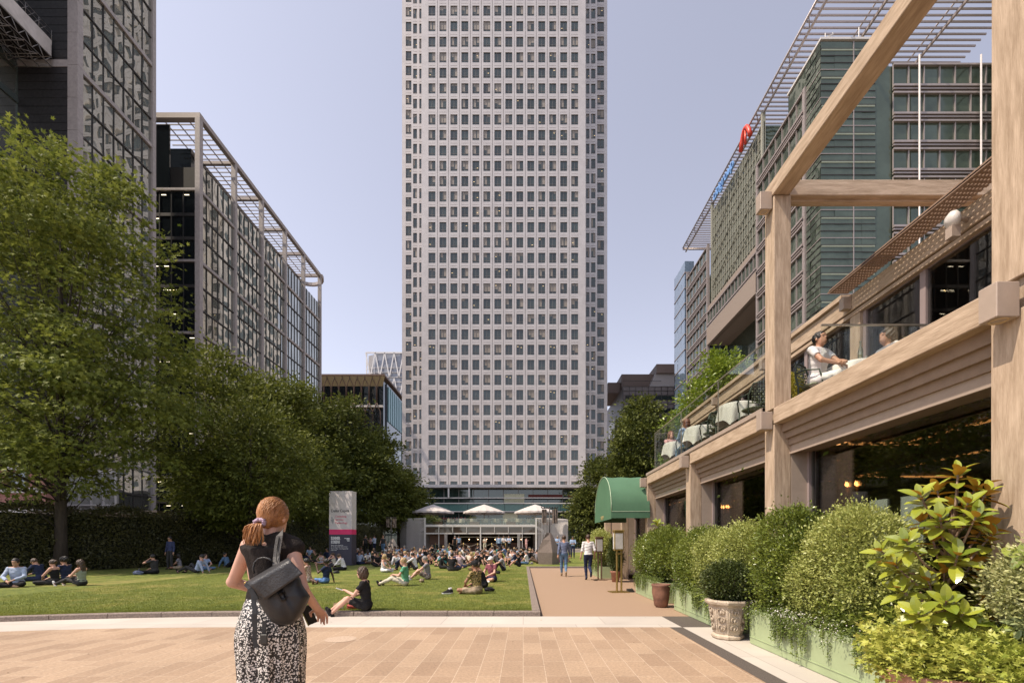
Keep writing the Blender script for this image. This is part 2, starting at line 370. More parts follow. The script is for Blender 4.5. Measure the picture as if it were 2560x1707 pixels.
strip('path', m_resin, .38, 5.2, lambda x: 9.004, lambda x: 26.4, 0, 2)
strip('drain_slot', mat('drain_black', (.02, .018, .016), .8), .352, .378, lambda x: 9.004, lambda x: 26.4, -.002, 1)
m = MB(); m.lathe([(.0, .004), (.21, .004), (.23, .003)], (G(852, 1597).x, G(852, 1597).y, 0), 24, smooth=False)
o = m.obj('manhole_cover', mat('cover_stone', (.50, .37, .27), .8, var=.2, scale=40), label='round pale stone cover let into the brown granite slabs', cat='manhole cover')
# kerb
def kstone(b, pa, pb, wd, zt, gap=.006, bev=.012):
    (xa, ya), (xb, yb) = pa, pb; d = Vector((xb - xa, yb - ya, 0)); L = d.length; d.normalize(); nrm = Vector((-d.y, d.x, 0))
    A = Vector((xa, ya, 0)) + d * gap; B = Vector((xb, yb, 0)) - d * gap; prof = [(0, -.04), (0, zt - bev), (bev, zt), (wd - bev, zt), (wd, zt - bev), (wd, -.04)]
    vs = [A + nrm * o + Vector((0, 0, z)) for o, z in prof] + [B + nrm * o + Vector((0, 0, z)) for o, z in prof]; n = len(prof)
    fs = [(i, i + n, i + n + 1, i + 1) for i in range(n - 1)] + [tuple(range(n)), tuple(range(2 * n - 1, n - 1, -1))]
    b.add(vs, fs)
kb = MB(); ZK = .095
xs = [.35 - .94 * i for i in range(18)]
for i in range(17): kstone(kb, (xs[i + 1], 9.004 + bend(xs[i + 1])), (xs[i], 9.004 + bend(xs[i])), .17, ZK)
ys = [9.18 + .95 * i for i in range(19)]
for i in range(18): kstone(kb, (.35, ys[i]), (.35, min(ys[i + 1], 26.4)), .17, ZK)
for i in range(9): kstone(kb, (.18 + .95 * i, 26.42), (.18 + .95 * (i + 1), 26.42), .17, ZK)
kb.obj('kerb', m_kerb, kind='structure')
# lawn
def lawnz(x, y):
    t = min(max((y - 28) / 20, 0), 1); return .088 + .4 * t * t * (3 - 2 * t) + .02 * math.sin(x * .31 + 1) * math.sin(y * .23) * min(1, max(0, (y - 10) / 6)) * (0 if x > -.5 and y < 27 else 1)
def grass_mat():
    m = bpy.data.materials.new('lawn_grass'); m.use_nodes = True; nt = m.node_tree; b = nt.nodes['Principled BSDF']; b.inputs['Roughness'].default_value = .9
    g = nt.nodes.new('ShaderNodeNewGeometry'); ns = []
    for s, st in ((70, (1, .45, 1)), (6, (1, 1, 1)), (.45, (1, 1, 1)), (18, (1, 1, 1))):
        mp = nt.nodes.new('ShaderNodeMapping'); mp.inputs['Scale'].default_value = st; lk(nt, g.outputs['Position'], mp.inputs[0])
        n = nt.nodes.new('ShaderNodeTexNoise'); n.inputs['Scale'].default_value = s; n.inputs['Detail'].default_value = 4; n.inputs['Roughness'].default_value = .7; lk(nt, mp.outputs[0], n.inputs['Vector']); ns.append(n)
    r = nt.nodes.new('ShaderNodeValToRGB'); e = r.color_ramp.elements; e[0].position = .40; e[0].color = (.045, .07, .008, 1); e[1].position = .60; e[1].color = (.27, .28, .042, 1)
    x = e.new(.5); x.color = (.125, .155, .017, 1)
    a = nt.nodes.new('ShaderNodeMath'); a.operation = 'ADD'; lk(nt, ns[0].outputs[0], a.inputs[0]); lk(nt, ns[1].outputs[0], a.inputs[1])
    a1 = nt.nodes.new('ShaderNodeMath'); a1.operation = 'ADD'; lk(nt, a.outputs[0], a1.inputs[0]); lk(nt, ns[3].outputs[0], a1.inputs[1])
    h = nt.nodes.new('ShaderNodeMath'); h.operation = 'MULTIPLY'; h.inputs[1].default_value = .3333; lk(nt, a1.outputs[0], h.inputs[0]); lk(nt, h.outputs[0], r.inputs[0])
    rd = nt.nodes.new('ShaderNodeValToRGB'); rd.color_ramp.elements[0].position = .5; rd.color_ramp.elements[1].position = .72
    rd.color_ramp.elements[1].color = (.75, .75, .75, 1); lk(nt, ns[2].outputs[0], rd.inputs[0])
    mx = nt.nodes.new('ShaderNodeMix'); mx.data_type = 'RGBA'; mx.inputs[7].default_value = (.40, .31, .10, 1); lk(nt, rd.outputs[0], mx.inputs[0]); lk(nt, r.outputs[0], mx.inputs[6]); lk(nt, mx.outputs[2], b.inputs['Base Color'])
    bp = nt.nodes.new('ShaderNodeBump'); bp.inputs['Strength'].default_value = .8; bp.inputs['Distance'].default_value = .04; lk(nt, ns[0].outputs[0], bp.inputs['Height']); lk(nt, bp.outputs[0], b.inputs['Normal'])
    MATS['lawn_grass'] = m; return m
grass_mat()
def lawn(name, x0, x1, yf, y1, nx, ny):
    b = MB(); vs = []
    for j in range(ny + 1):
        for i in range(nx + 1):
            x = x0 + (x1 - x0) * i / nx; y = yf(x) + (y1 - yf(x)) * (j / ny); vs.append((x, y, lawnz(x, y)))
    b.add(vs, [(j * (nx + 1) + i, j * (nx + 1) + i + 1, (j + 1) * (nx + 1) + i + 1, (j + 1) * (nx + 1) + i) for j in range(ny) for i in range(nx)], smooth=True)
    return b.obj(name, MATS['lawn_grass'], kind='structure')
lawn('lawn', -26, .182, lambda x: 9.17 + bend(max(x, -14)), 48.5, 44, 50)
lawn('lawn_beyond_path', .182, 14, lambda x: 26.585, 48.5, 12, 24)
b = MB(); b.box(-62, 42, 48.5, 114, .3, .49); b.obj('far_paving', m_far, kind='structure')
# grass blades on the near lawn: nobody could count them
n = 200000; X_ = rng.uniform(-13.5, .17, n); Yy = 9.15 + 15 * rng.random(n) ** 1.8
Yy = np.where(X_ < -5, Yy - .028 * (np.minimum(X_ + 5, 0)) ** 2, Yy); keepm = (X_ > -1.25 * Yy); X_ = X_[keepm]; Yy = Yy[keepm]; n = len(X_)
pz = np.full(n, .085); hgt = .018 + .022 * rng.random(n); an = rng.uniform(0, 6.28, n); wv = np.stack([np.cos(an), np.sin(an)], 1) * .0035
tip = rng.normal(size=(n, 2)) * .01; base = np.stack([X_, Yy, pz], 1)
V = np.stack([base + np.c_[wv, np.zeros(n)], base - np.c_[wv, np.zeros(n)], base + np.c_[tip, hgt]], 1).reshape(-1, 3)
link('grass', npmesh('grass', V, np.arange(3 * n), np.arange(n) * 3, np.full(n, 3), leafmat('grass_blade', (.10, .135, .015), (.31, .32, .05), .3, .7)), label='short mown grass of the lawn, brighter green near the kerb', cat='grass', kind='stuff')

# ================================================================ CENTRAL TOWER
m_steel = mat('pale_steel_cladding', (.56, .515, .50), .42, .2, var=.10, scale=.6, detail=8)
m_joint = mat('panel_joint', (.13, .11, .10), .7)
m_tg = mirror('tower_glass', (.05, .072, .068), .08, .25, .004, var_c=(.014, .02, .018), nsc=.16)
m_blind = mat('window_blind', (.30, .26, .225), .6, var=.15, scale=.8)
m_wfr = mat('window_frame', (.20, .18, .17), .5, .3)
m_lit = glow('lit_ceiling', (1., .72, .36), .7)
PXT = 9.739
def tower():
    t = thing('office_tower', 'very tall pale steel tower with a dense grid of square windows', 'tower', (-5, 115, .45))
    L = Vector((-5, 115, .45)); zb = 14.3; zt = 172.
    T = [1202.5] + [1162 - 37.56 * k for k in range(9)] + [364.2 + 38.25 * j for j in range(12, -1, -1)] + [364.2 - 38.82 * (k + 1) for k in range(16)]
    T = sorted(set(round(v, 1) for v in T), reverse=True)
    rows = []
    for k, v in enumerate(T):
        z1 = H + (VY - v) / PXT; h = 1.05 if k == 0 else 2.62; rows.append((z1 - h, z1))
    wall = MB(); joint = MB()
    def face(cols, xa, xb, y, w0=0):
        # piers and spandrels proud of a dark core
        xs = [xa] + [c for p in cols for c in p] + [xb]
        for i in range(0, len(xs), 2):
            a, c = xs[i], xs[i + 1]
            if c - a > .8 and 0 < i < len(xs) - 2: m = (a + c) / 2; wall.box(a, m - .045, y, y + .3, zb, zt); wall.box(m + .045, c, y, y + .3, zb, zt)
            else: wall.box(a, c, y, y + .3, zb, zt)
        for (a, c) in cols:
            z = zb
            for (z0, z1) in rows:
                if z0 - z > .9: m = z + .42 * (z0 - z) ; wall.box(a, c, y + .004, y + .3, z, m - .035); wall.box(a, c, y + .004, y + .3, m + .035, z0)
                elif z0 > z: wall.box(a, c, y + .004, y + .3, z, z0)
                z = z1
            wall.box(a, c, y + .004, y + .3, z, zt)
        joint.box(xa + .02, xb - .02, y + .24, y + .5, zb + .1, zt - .1)
    def win(b, x0, x1, y, z0, z1, seed, narrow=False):
        r = random.Random(seed); b.quad((x0, y + .19, z0), (x1, y + .19, z0), (x1, y + .19, z1), (x0, y + .19, z1), 0)
        xm = (x0 + x1) / 2; zq = z0 + (z1 - z0) * .24; full = z1 - z0 > 1.5
        if not narrow: b.box(xm - .035, xm + .035, y + .12, y + .2, z0, z1, 1)
        if full: b.box(x0, x1, y + .13, y + .2, zq - .035, zq + .035, 1)
        for e in (x0, x1 - .05): b.box(e, e + .05, y + .12, y + .2, z0, z1, 1)
        b.box(x0 + .05, x1 - .05, y + .12, y + .2, z1 - .06, z1, 1)
        fl = r.random()
        for (a, c) in ((x0 + .07, xm - .05), (xm + .05, x1 - .07)):
            if r.random() < (.62 if fl < .45 else .12):
                hh = zq + .05 if r.random() < .6 else z1 - (z1 - zq) * r.choice([.25, .35, .5, .7])
                ia = r.choice([0, .0, .22]); b.quad((a + ia, y + .184, hh), (c, y + .184, hh), (c, y + .184, z1 - .07), (a + ia, y + .184, z1 - .07), 2)
            if full and r.random() < .07:
                zz = zq + r.uniform(.05, 1.6); b.quad((a + .15, y + .182, zz), (a + .5, y + .182, zz), (a + .5, y + .182, zz + .09), (a + .15, y + .182, zz + .09), 3)
    x0 = (1071.2 - VX) / PXT; cols = [(x0 + 2.819 * i, x0 + 2.819 * i + 1.78) for i in range(14)]
    face(cols, -26.1, 16.0, 115)
    p2 = 1120 / 119.; lm = [((1032.8 - VX) / p2, (1042.5 - VX) / p2), ((1048.2 - VX) / p2, (1053.6 - VX) / p2)]
    rm = [((1465.2 - VX) / p2, (1473.5 - VX) / p2), ((1477.8 - VX) / p2, (1488.6 - VX) / p2)]
    p3 = 1120 / 122.; lo = [((1014.4 - VX) / p3, (1030.4 - VX) / p3)]; ro = [((1493 - VX) / p3, (1510. - VX) / p3)]
    face(lm, -29.7, -26.4, 119); face(rm, 16.2, 19.6, 119); face(lo, -33, -30, 122); face(ro, 19.7, 22.9, 122)
    # core and flanks
    core = MB(); core.box(-26.08, 15.98, 115.45, 160, zb, zt); core.box(-29.68, 19.58, 119.45, 156, zb + .1, zt - .3); core.box(-32.98, 22.88, 122.45, 152, zb + .2, zt - .6)
    for s in wall, joint, core: s.v = [tuple(Vector(v) - L) for v in s.v]
    wall.obj('cladding', m_steel, t); joint.obj('recess_wall', m_joint, t); core.obj('core', m_steel, t)
    fw = MB()
    for k in range(12):
        y0 = 123.5 + 2.35 * k
        for (z0, z1) in rows: fw.quad((-33.01, y0 + 1.6, z0), (-33.01, y0, z0), (-33.01, y0, z1), (-33.01, y0 + 1.6, z1)); fw.quad((22.91, y0, z0), (22.91, y0 + 1.6, z0), (22.91, y0 + 1.6, z1), (22.91, y0, z1))
    fw.v = [tuple(Vector(v) - L) for v in fw.v]; fw.obj('side_windows', m_tg, t, kind='stuff')
    var = []
    for s in range(7):
        b = MB(); win(b, -.89, .89, -.19, -1.31, 1.31, 100 + s); me = b.obj('window', [m_tg, m_wfr, m_blind, m_lit]).data; var.append(me); bpy.data.objects.remove(bpy.data.objects['window'])
    rest = MB()
    for k, (z0, z1) in enumerate(rows):
        for i, (a, c) in enumerate(cols):
            if 4 <= k <= 10: 
                o = link('window', var[random.randrange(7)], t, loc=((a + c) / 2 - L.x, 115.19 - L.y, (z0 + z1) / 2 - L.z))
            else: win(rest, a, c, 115, z0, z1, k * 91 + i * 7)
        for cc, y in ((lm, 119), (rm, 119), (lo, 122), (ro, 122)):
            for i, (a, c) in enumerate(cc): win(rest, a, c, y, z0 - (.35 if y == 119 else 0), z1, k * 31 + i + y, y == 119)
    rest.v = [tuple(Vector(v) - L) for v in rest.v]; rest.obj('window_rows', [m_tg, m_wfr, m_blind, m_lit], t, kind='stuff')
tower()
# ---- glass podium in front of the tower
m_pg = mirror('podium_glass', (.03, .05, .045), .04, .45, .003)
m_teal = mat('teal_glass_balustrade', (.10, .20, .18), .15, var=.15)
m_wht = mat('white_painted_steel', (.66, .62, .58), .4, var=.06)
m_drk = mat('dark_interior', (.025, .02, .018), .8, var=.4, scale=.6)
def podium():
    L = (-2, 80, .45); t = thing('podium_building', 'low glazed podium with terraces and white edge beams under the tower', 'building', L)
    def o(b, n, m, **k): b.v = [(v[0] - L[0], v[1] - L[1], v[2] - L[2]) for v in b.v]; return b.obj(n, m, t, **k)
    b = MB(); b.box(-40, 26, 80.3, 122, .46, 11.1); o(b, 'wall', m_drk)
    b = MB(); b.box(-40.5, 26.5, 78.2, 123, 11.2, 11.7); o(b, 'roof_slab', m_steel)
    b = MB(); b.box(-26.2, 16.1, 112, 115.2, 11.7, 14.35); o(b, 'tower_base', m_steel)
    b = MB()
    for z in (9.35, 6.95, 8.38, 4.65): b.box(-40, 26, 78.9 if z != 8.38 else 78.6, 79.05 if z != 8.38 else 78.75, z, z + .16)
    o(b, 'edge_beam', m_wht)
    b = MB()
    for i in range(20): b.box(-39.2 + 3.27 * i, -36.0 + 3.27 * i, 78.95, 79.0, 6.97 + .15, 8.36)
    o(b, 'terrace_glass', m_teal)
    for z0, z1, y in ((9.5, 11.2, 80.1), (7.1, 9.3, 80.1), (4.8, 6.9, 80.1), (.5, 4.6, 80.1)):
        for i in range(6):
            b = MB(); xa = -38 + 10.6 * i
            for k in range(4):
                x = xa + 2.65 * k; d = random.uniform(-.02, .02); b.quad((x + .05, y + d, z0), (x + 2.6, y - d, z0), (x + 2.6, y - d, z1), (x + .05, y + d, z1), 0)
                b.box(x - .05, x + .05, y - .15, y + .05, z0, z1, 1)
            o(b, 'window_band', [m_pg, m_wfr])
    b = MB(); b.box(-3.6, -1, 79.6, 80.0, 4.9, 6.8); b.box(-3.4, .2, 79.6, 80.0, 8.5, 10.2); o(b, 'lit_panel', mat('pale_lit_wall', (.62, .60, .42), .7))
    b = MB(); b.box(.9, 7, 79.7, 79.95, 9.5, 10.1); b.box(8, 14, 79.7, 79.95, 9.5, 10.1); o(b, 'red_banquette', mat('dark_red_cloth', (.12, .02, .015), .8))
    b = MB()
    for x in (-30, -22.6, -13.2, -9.6): b.box(x, x + .25, 78.4, 78.65, 9.5, 11.2)
    o(b, 'column', m_wht)
    text('WAHACA', 1.0, (-14.7 - L[0], 79.6 - L[1], 5.35 - L[2]), (R(90), 0, 0), mat('red_letters', (.42, .05, .06), .5), 'sign_lettering', t, .05, bold=-.005).scale = (1.05, 1, 1)
    text('ROKA', 1.0, (.7 - L[0], 79.6 - L[1], 5.35 - L[2]), (R(90), 0, 0), mat('grey_letters', (.30, .27, .25), .5), 'sign_lettering', t, .05)
podium()

# ================================================================ LEFT BUILDINGS
m_gran = mat('light_granite', (.42, .37, .35), .55, var=.14, scale=2.5)
m_blk = mat('black_granite_cladding', (.036, .033, .034), .5, var=.35, scale=3.)
m_gl = mirror('curtain_glass', (.54, .54, .48), .02, .3, .05, metal=.85, wscale=.22)
m_gld = mirror('dark_curtain_glass', (.012, .016, .018), .05, .35, .004)
m_mul = mat('dark_mullion', (.05, .045, .042), .5, .3)
m_fascia = mat('roof_frame_metal', (.40, .34, .31), .5, .1, var=.1)
def panes(b, org, u, W_, z0, z1, nu, nv, tilt=.012, mi=0, n=(1, 0, 0), skip=0.0):
    """grid of separate panes, each tilted a hair, in the vertical plane org + u*s"""
    org = Vector(org); u = Vector(u); n = Vector(n)
    for i in range(nu):
        for j in range(nv):
            a = org + u * (W_ * i / nu); c = org + u * (W_ * (i + 1) / nu); za = z0 + (z1 - z0) * j / nv; zb = z0 + (z1 - z0) * (j + 1) / nv
            t1, t2, t3, t4 = [random.uniform(-tilt, tilt) for _ in range(4)]
            t4 = t1 + t3 - t2
            q = [Vector((a.x, a.y, za)) + n * t1, Vector((c.x, c.y, za)) + n * t2, Vector((c.x, c.y, zb)) + n * t3, Vector((a.x, a.y, zb)) + n * t4]
            nn = (q[1] - q[0]).cross(q[3] - q[0])
            if nn.dot(n) < 0: q = q[::-1]
            b.add(q, [(0, 1, 2, 3)], mi)
def shift(b, L): b.v = [(v[0] - L[0], v[1] - L[1], v[2] - L[2]) for v in b.v]; return b
XB = -57.4
def building_b():
    L = (XB, 79.5, 0); t = thing('office_block', 'glass office block with pale stone frame and open slatted roof pergola behind left trees', 'building', L)
    Yp = [79.4, 88.95, 98.2, 107.8, 116.9, 126.3]; Zb = [.5, 13.2, 26., 38.6, 51.3, 63.9]; top = 77.0
    for i in range(5):
        for j in range(6):
            z0 = Zb[j] + .25; z1 = (Zb[j + 1] - .25) if j < 5 else 68.7
            b = MB(); panes(b, (XB, Yp[i] + .25, 0), (0, 1, 0), Yp[i + 1] - Yp[i] - .5, z0, z1, 6, 3 if j < 5 else 1, .022)
            shift(b, L).obj('glass_bay', m_gl, t)
            b = MB(); nz = 3 if j < 5 else 1
            for k in range(1, 6): y = Yp[i] + .25 + (Yp[i + 1] - Yp[i] - .5) * k / 6; b.box(XB, XB + .13, y - .035, y + .035, z0, z1)
            for k in range(1, nz): z = z0 + (z1 - z0) * k / nz; b.box(XB, XB + .16, Yp[i] + .3, Yp[i + 1] - .3, z - .12, z + .12)
            shift(b, L).obj('mullions', m_mul, t)
    for i, y in enumerate(Yp):
        b = MB(); b.box(XB - .4, XB + .45, y - (.55 if i == 0 else .3), y + .3, 0, top - .6); shift(b, L).obj('stone_pier', m_gran, t)
    for z in Zb[1:] : b = MB(); b.box(XB - .1, XB + .3, Yp[0] + .3, Yp[-1], z - .25, z + .25); shift(b, L).obj('stone_band', m_gran, t)
    # curved end
    b = MB(); bm = MB(); ctr = (XB - 4, Yp[-1])
    for k in range(6):
        a0, a1 = R(15 * k), R(15 * (k + 1)); p0 = Vector((ctr[0] + 4 * math.cos(a0), ctr[1] + 4 * math.sin(a0), 0)); p1 = Vector((ctr[0] + 4 * math.cos(a1), ctr[1] + 4 * math.sin(a1), 0))
        nrm = Vector((math.cos((a0 + a1) / 2), math.sin((a0 + a1) / 2), 0)); panes(b, p0, (p1 - p0).normalized(), (p1 - p0).length, .5, 68.7, 1, 16, .02, n=nrm)
        for z in range(16): bm.beam(p0 + Vector((0, 0, 4.2 * z)), p1 + Vector((0, 0, 4.2 * z)), .2, .3)
    shift(b, L).obj('glass_end', m_gl, t); shift(bm, L).obj('end_bands', m_mul, t)
    # front wall
    for j in range(5):
        b = MB(); panes(b, (XB - 30, 79.3, 0), (1, 0, 0), 29.4, Zb[j] + .2, Zb[j + 1] - .2, 14, 3, .01, n=(0, -1, 0)); shift(b, L).obj('glass_front', m_gld, t)
        b = MB(); b.box(XB - 30, XB - .4, 79.0, 79.35, Zb[j + 1] - .2, Zb[j + 1] + .2, 0)
        for k in range(14): b.box(XB - 30 + 2.1 * k - .05, XB - 30 + 2.1 * k + .05, 79.15, 79.34, Zb[j] + .2, Zb[j + 1] - .2, 1)
        for k in (1, 2): z = Zb[j] + (Zb[j + 1] - Zb[j]) * k / 3; b.box(XB - 30, XB - .4, 79.18, 79.34, z - .45, z + .1, 1)
        for k in range(9):
            x = XB - 1.5 - random.random() * 12; z = Zb[j] + (Zb[j + 1] - Zb[j]) * (random.randrange(3) + .78) / 3; b.box(x, x + .8, 79.2, 79.28, z, z + .07, 2)
        shift(b, L).obj('front_frame', [m_gran, m_mul, glow('office_light', (1, .85, .6), 1.6)], t)
    b = MB(); b.box(XB - 30, XB - 5.2, 79.3, 79.5, 64.1, 75.5); shift(b, L).obj('glass_upper', m_gld, t)
    b = MB(); b.box(XB - 30, XB - .6, 80, 126, .5, 68.5); shift(b, L).obj('core', mat('office_core', (.05, .045, .04), .8), t)
    b = MB(); b.box(XB - 30, XB - 3.4, 82, 124, 68.5, 73.6); shift(b, L).obj('attic', m_gld, t)
    # pergola
    b = MB(); b.box(XB - 30, XB + .45, 78.9, 79.9, top - .65, top + .25)
    b.box(XB - .35, XB + .45, 79.9, 126.3, top - .6, top + .2)
    for i in range(1, 6): b.box(XB - 9, XB - .35, Yp[i] - .3, Yp[i] + .3, top - .55, top + .05)
    pts = [(XB - 4 + 4.4 * math.cos(R(a)), Yp[-1] + 4.4 * math.sin(R(a)), top - .2) for a in range(0, 181, 15)]
    for p, q in zip(pts[:-1], pts[1:]): b.beam(p, q, .75, .8)
    shift(b, L).obj('roof_frame', m_fascia, t)
    b = MB()
    for k in range(44): y = 80.6 + 1.04 * k; b.box(XB - 9, XB - .4, y, y + .12, top - .35, top - .2)
    for k in range(3): b.box(XB - 2.2 - 2.2 * k, XB - 2.05 - 2.2 * k, 80, 126, top - .5, top - .36)
    shift(b, L).obj('slats', m_fascia, t)
building_b()
XA = -57.9
def building_a():
    L = (XA, 58, 0); t = thing('glass_tower', 'tall dark tower at the left edge with slanting glass bays and a black granite flank', 'tower', L)
    top = 105.; y0, y1 = 58.6, 69.6; Zs = [.5, 12.7, 25.3, 37.9, 50.5, 63.1, 75.7, 88.3, 100.9]
    for j in range(8):
        b = MB(); panes(b, (XA, y0, 0), (0, 1, 0), y1 - y0, Zs[j] + .3, Zs[j + 1] - .3, 7, 3, .03); shift(b, L).obj('glass_bay', m_gl, t)
        b = MB()
        for k in range(1, 7): y = y0 + (y1 - y0) * k / 7; b.box(XA, XA + .12, y - .04, y + .04, Zs[j], Zs[j + 1])
        for k in (1, 2): z = Zs[j] + (Zs[j + 1] - Zs[j]) * k / 3; b.box(XA, XA + .15, y0, y1, z - .09, z + .09)
        shift(b, L).obj('mullions', m_mul, t)
        b = MB(); b.box(XA, XA + .3, y0, y1, Zs[j + 1] - .28, Zs[j + 1] + .28); shift(b, L).obj('stone_band', m_gran, t)
    b = MB()
    for k in range(25):
        z = .2 + 4.2 * k; b.box(XA - .95, XA + .35, 57.85, 58.6, z, z + 4.16)
    shift(b, L).obj('stone_pier', m_gran, t); b = MB()
    for k in range(25): z = .2 + 4.2 * k; b.box(XA - .3, XA + .35, y1, y1 + .65, z, z + 4.16)
    shift(b, L).obj('stone_pier', m_gran, t)
    b = MB(); b.box(XA - 7.6, XA - .95, 58.05, 59, .2, top); shift(b, L).obj('black_wall', m_blk, t)
    b = MB()
    for k in range(25):
        for q in range(4): z = .2 + 4.2 * k + 1.05 * q; b.box(XA - 7.6, XA - .96, 57.98, 58.04, z + .03, z + 1.02)
    shift(b, L).obj('granite_courses', m_blk, t)
    b = MB(); b.box(XA - 7.6, XA - .95, 57.9, 57.97, 63.0, 63.9); shift(b, L).obj('pale_band', m_gran, t)
    b = MB(); b.box(XA - 30, XA - .3, 59, y1 + .3, .2, top - .2); shift(b, L).obj('core', m_drk, t)
    for j in range(8):
        b = MB(); panes(b, (XA - 7.65, 34, 0), (0, 1, 0), 24, Zs[j] + .3, Zs[j + 1] - .3, 10, 3, .02)
        for k in range(11): y = 34 + 2.4 * k; b.box(XA - 7.65, XA - 7.5, y - .06, y + .06, Zs[j], Zs[j + 1], 1)
        for k in range(3): z = Zs[j] + 4.2 * k; b.box(XA - 7.65, XA - 7.45, 34, 58, z - .55, z + .25, 1)
        shift(b, L).obj('side_glass', [m_gl, mat('greenish_mullion', (.10, .12, .115), .4, .3)], t)
    b = MB(); b.box(XA - 30, XA - 7.7, 34, 57.9, .2, top - .3); shift(b, L).obj('side_core', m_drk, t)
    # lower storeys seen through the trees; pale pane colour stands for the lit interior
    b = MB(); b.box(XA - 6.5, XA + 6, 57.2, 57.5, 4.8, 10.4, 0)
    for k in range(9): x = XA - 6.5 + 1.55 * k; b.box(x, x + .16, 57.0, 57.2, 4.8, 10.4, 1)
    b.box(XA - 6.5, XA + 6, 56.95, 57.2, 6.2, 6.4, 1); b.box(XA - 6.5, XA + 6, 56.9, 57.2, 10.3, 10.7, 1); b.box(XA - 6.5, XA + 6, 56.9, 57.2, 4.6, 4.8, 1)
    shift(b, L).obj('shopfront', [mat('shop_glass', (.38, .37, .33), .1, var=.3, scale=.4), m_wht], t)
building_a()
def gantry():
    L = (-62, 50, 62); t = thing('facade_gantry', 'suspended access platform with white sheeting and steel lattice at the top left corner', 'gantry', L)
    X0, X1, Ya, Yb = -65.3, -60.6, 38, 57.6; st = mat('galvanised_tube', (.33, .30, .28), .5, .5)
    b = MB(); b.box(X1 - .06, X1, Ya, Yb, 63.9, 66.0); b.box(X0, X1, Yb - .06, Yb, 63.9, 65.4); shift(b, L).obj('sheeting', mat('white_sheet', (.62, .56, .52), .8, var=.15, scale=.8, bump=.4), t)
    b = MB(); b.box(X0, X1 - .1, Ya, Yb - .1, 63.9, 64.0); shift(b, L).obj('deck', m_drk, t)
    b = MB()
    for X in (X0, -63.7, -62.1, X1):
        for z in (62.6, 63.75): b.tube([(X, Ya, z), (X, Yb, z)], .06, 5)
        for k in range(26): y = Ya + k * .75; b.tube([(X, y, 62.6 if k % 2 else 63.75), (X, y + .75, 63.75 if k % 2 else 62.6)], .045, 4)
    for k in range(14):
        y = Ya + 1.5 * k
        for z in (62.6,): b.tube([(X0, y, z), (X1, y, z)], .045, 4); b.tube([(X0, y, z), (X1, min(y + 1.5, Yb), z)], .035, 4)
    shift(b, L).obj('lattice', st, t)
    b = MB()
    for k in range(14): y = Ya + 1.5 * k; b.tube([(X1 + .05, y, 66), (X1 + .05, y, 67.2)], .035, 4)
    for z in (66.6, 67.2): b.tube([(X1 + .05, Ya, z), (X1 + .05, Yb, z)], .035, 4)
    for k in range(27): y = Ya + .7 * k; b.tube([(X1 + .05, y, 66.0), (X1 + .05, y + .7, 67.1)], .025, 4)
    shift(b, L).obj('handrail', st, t)
    b = MB(); b.box(X1 - 1.2, X1 - 1.1, Ya, Yb - 4, 66, 76, 0); b.box(X1 - 1.1, X1 - 1.05, Ya, Yb - 4, 67, 69, 1); b.box(X1 - 1.1, X1 - 1.05, Ya, Yb - 4, 71, 73, 2); shift(b, L).obj('debris_netting', [mat('net_grey', (.25, .24, .24), .8), mat('net_blue', (.03, .10, .22), .7), mat('net_red', (.20, .05, .06), .7)], t)
gantry()
b = MB(); L = (-62, 46, 0); t = thing('shop_building', 'low pink and white building glimpsed through the leaves at the left edge', 'building', L)
b.box(-80, -49, 46, 48, .1, 9.5, 0); shift(b, L).obj('wall', mat('pink_render', (.40, .19, .16), .8), t)
b = MB(); b.box(-80, -49, 45.7, 46, 6.6, 7.1); b.box(-80, -49, 45.7, 46, 3.2, 5.0); b.box(-80, -49, 45.7, 46, 8.9, 9.4); shift(b, L).obj('white_band', m_wht, t)
for k in range(9): b = MB(); b.box(-79 + 3.3 * k, -77.2 + 3.3 * k, 45.75, 46.05, 7.2, 8.7); shift(b, L).obj('window', mirror('blue_window', (.10, .13, .2), .1), t)

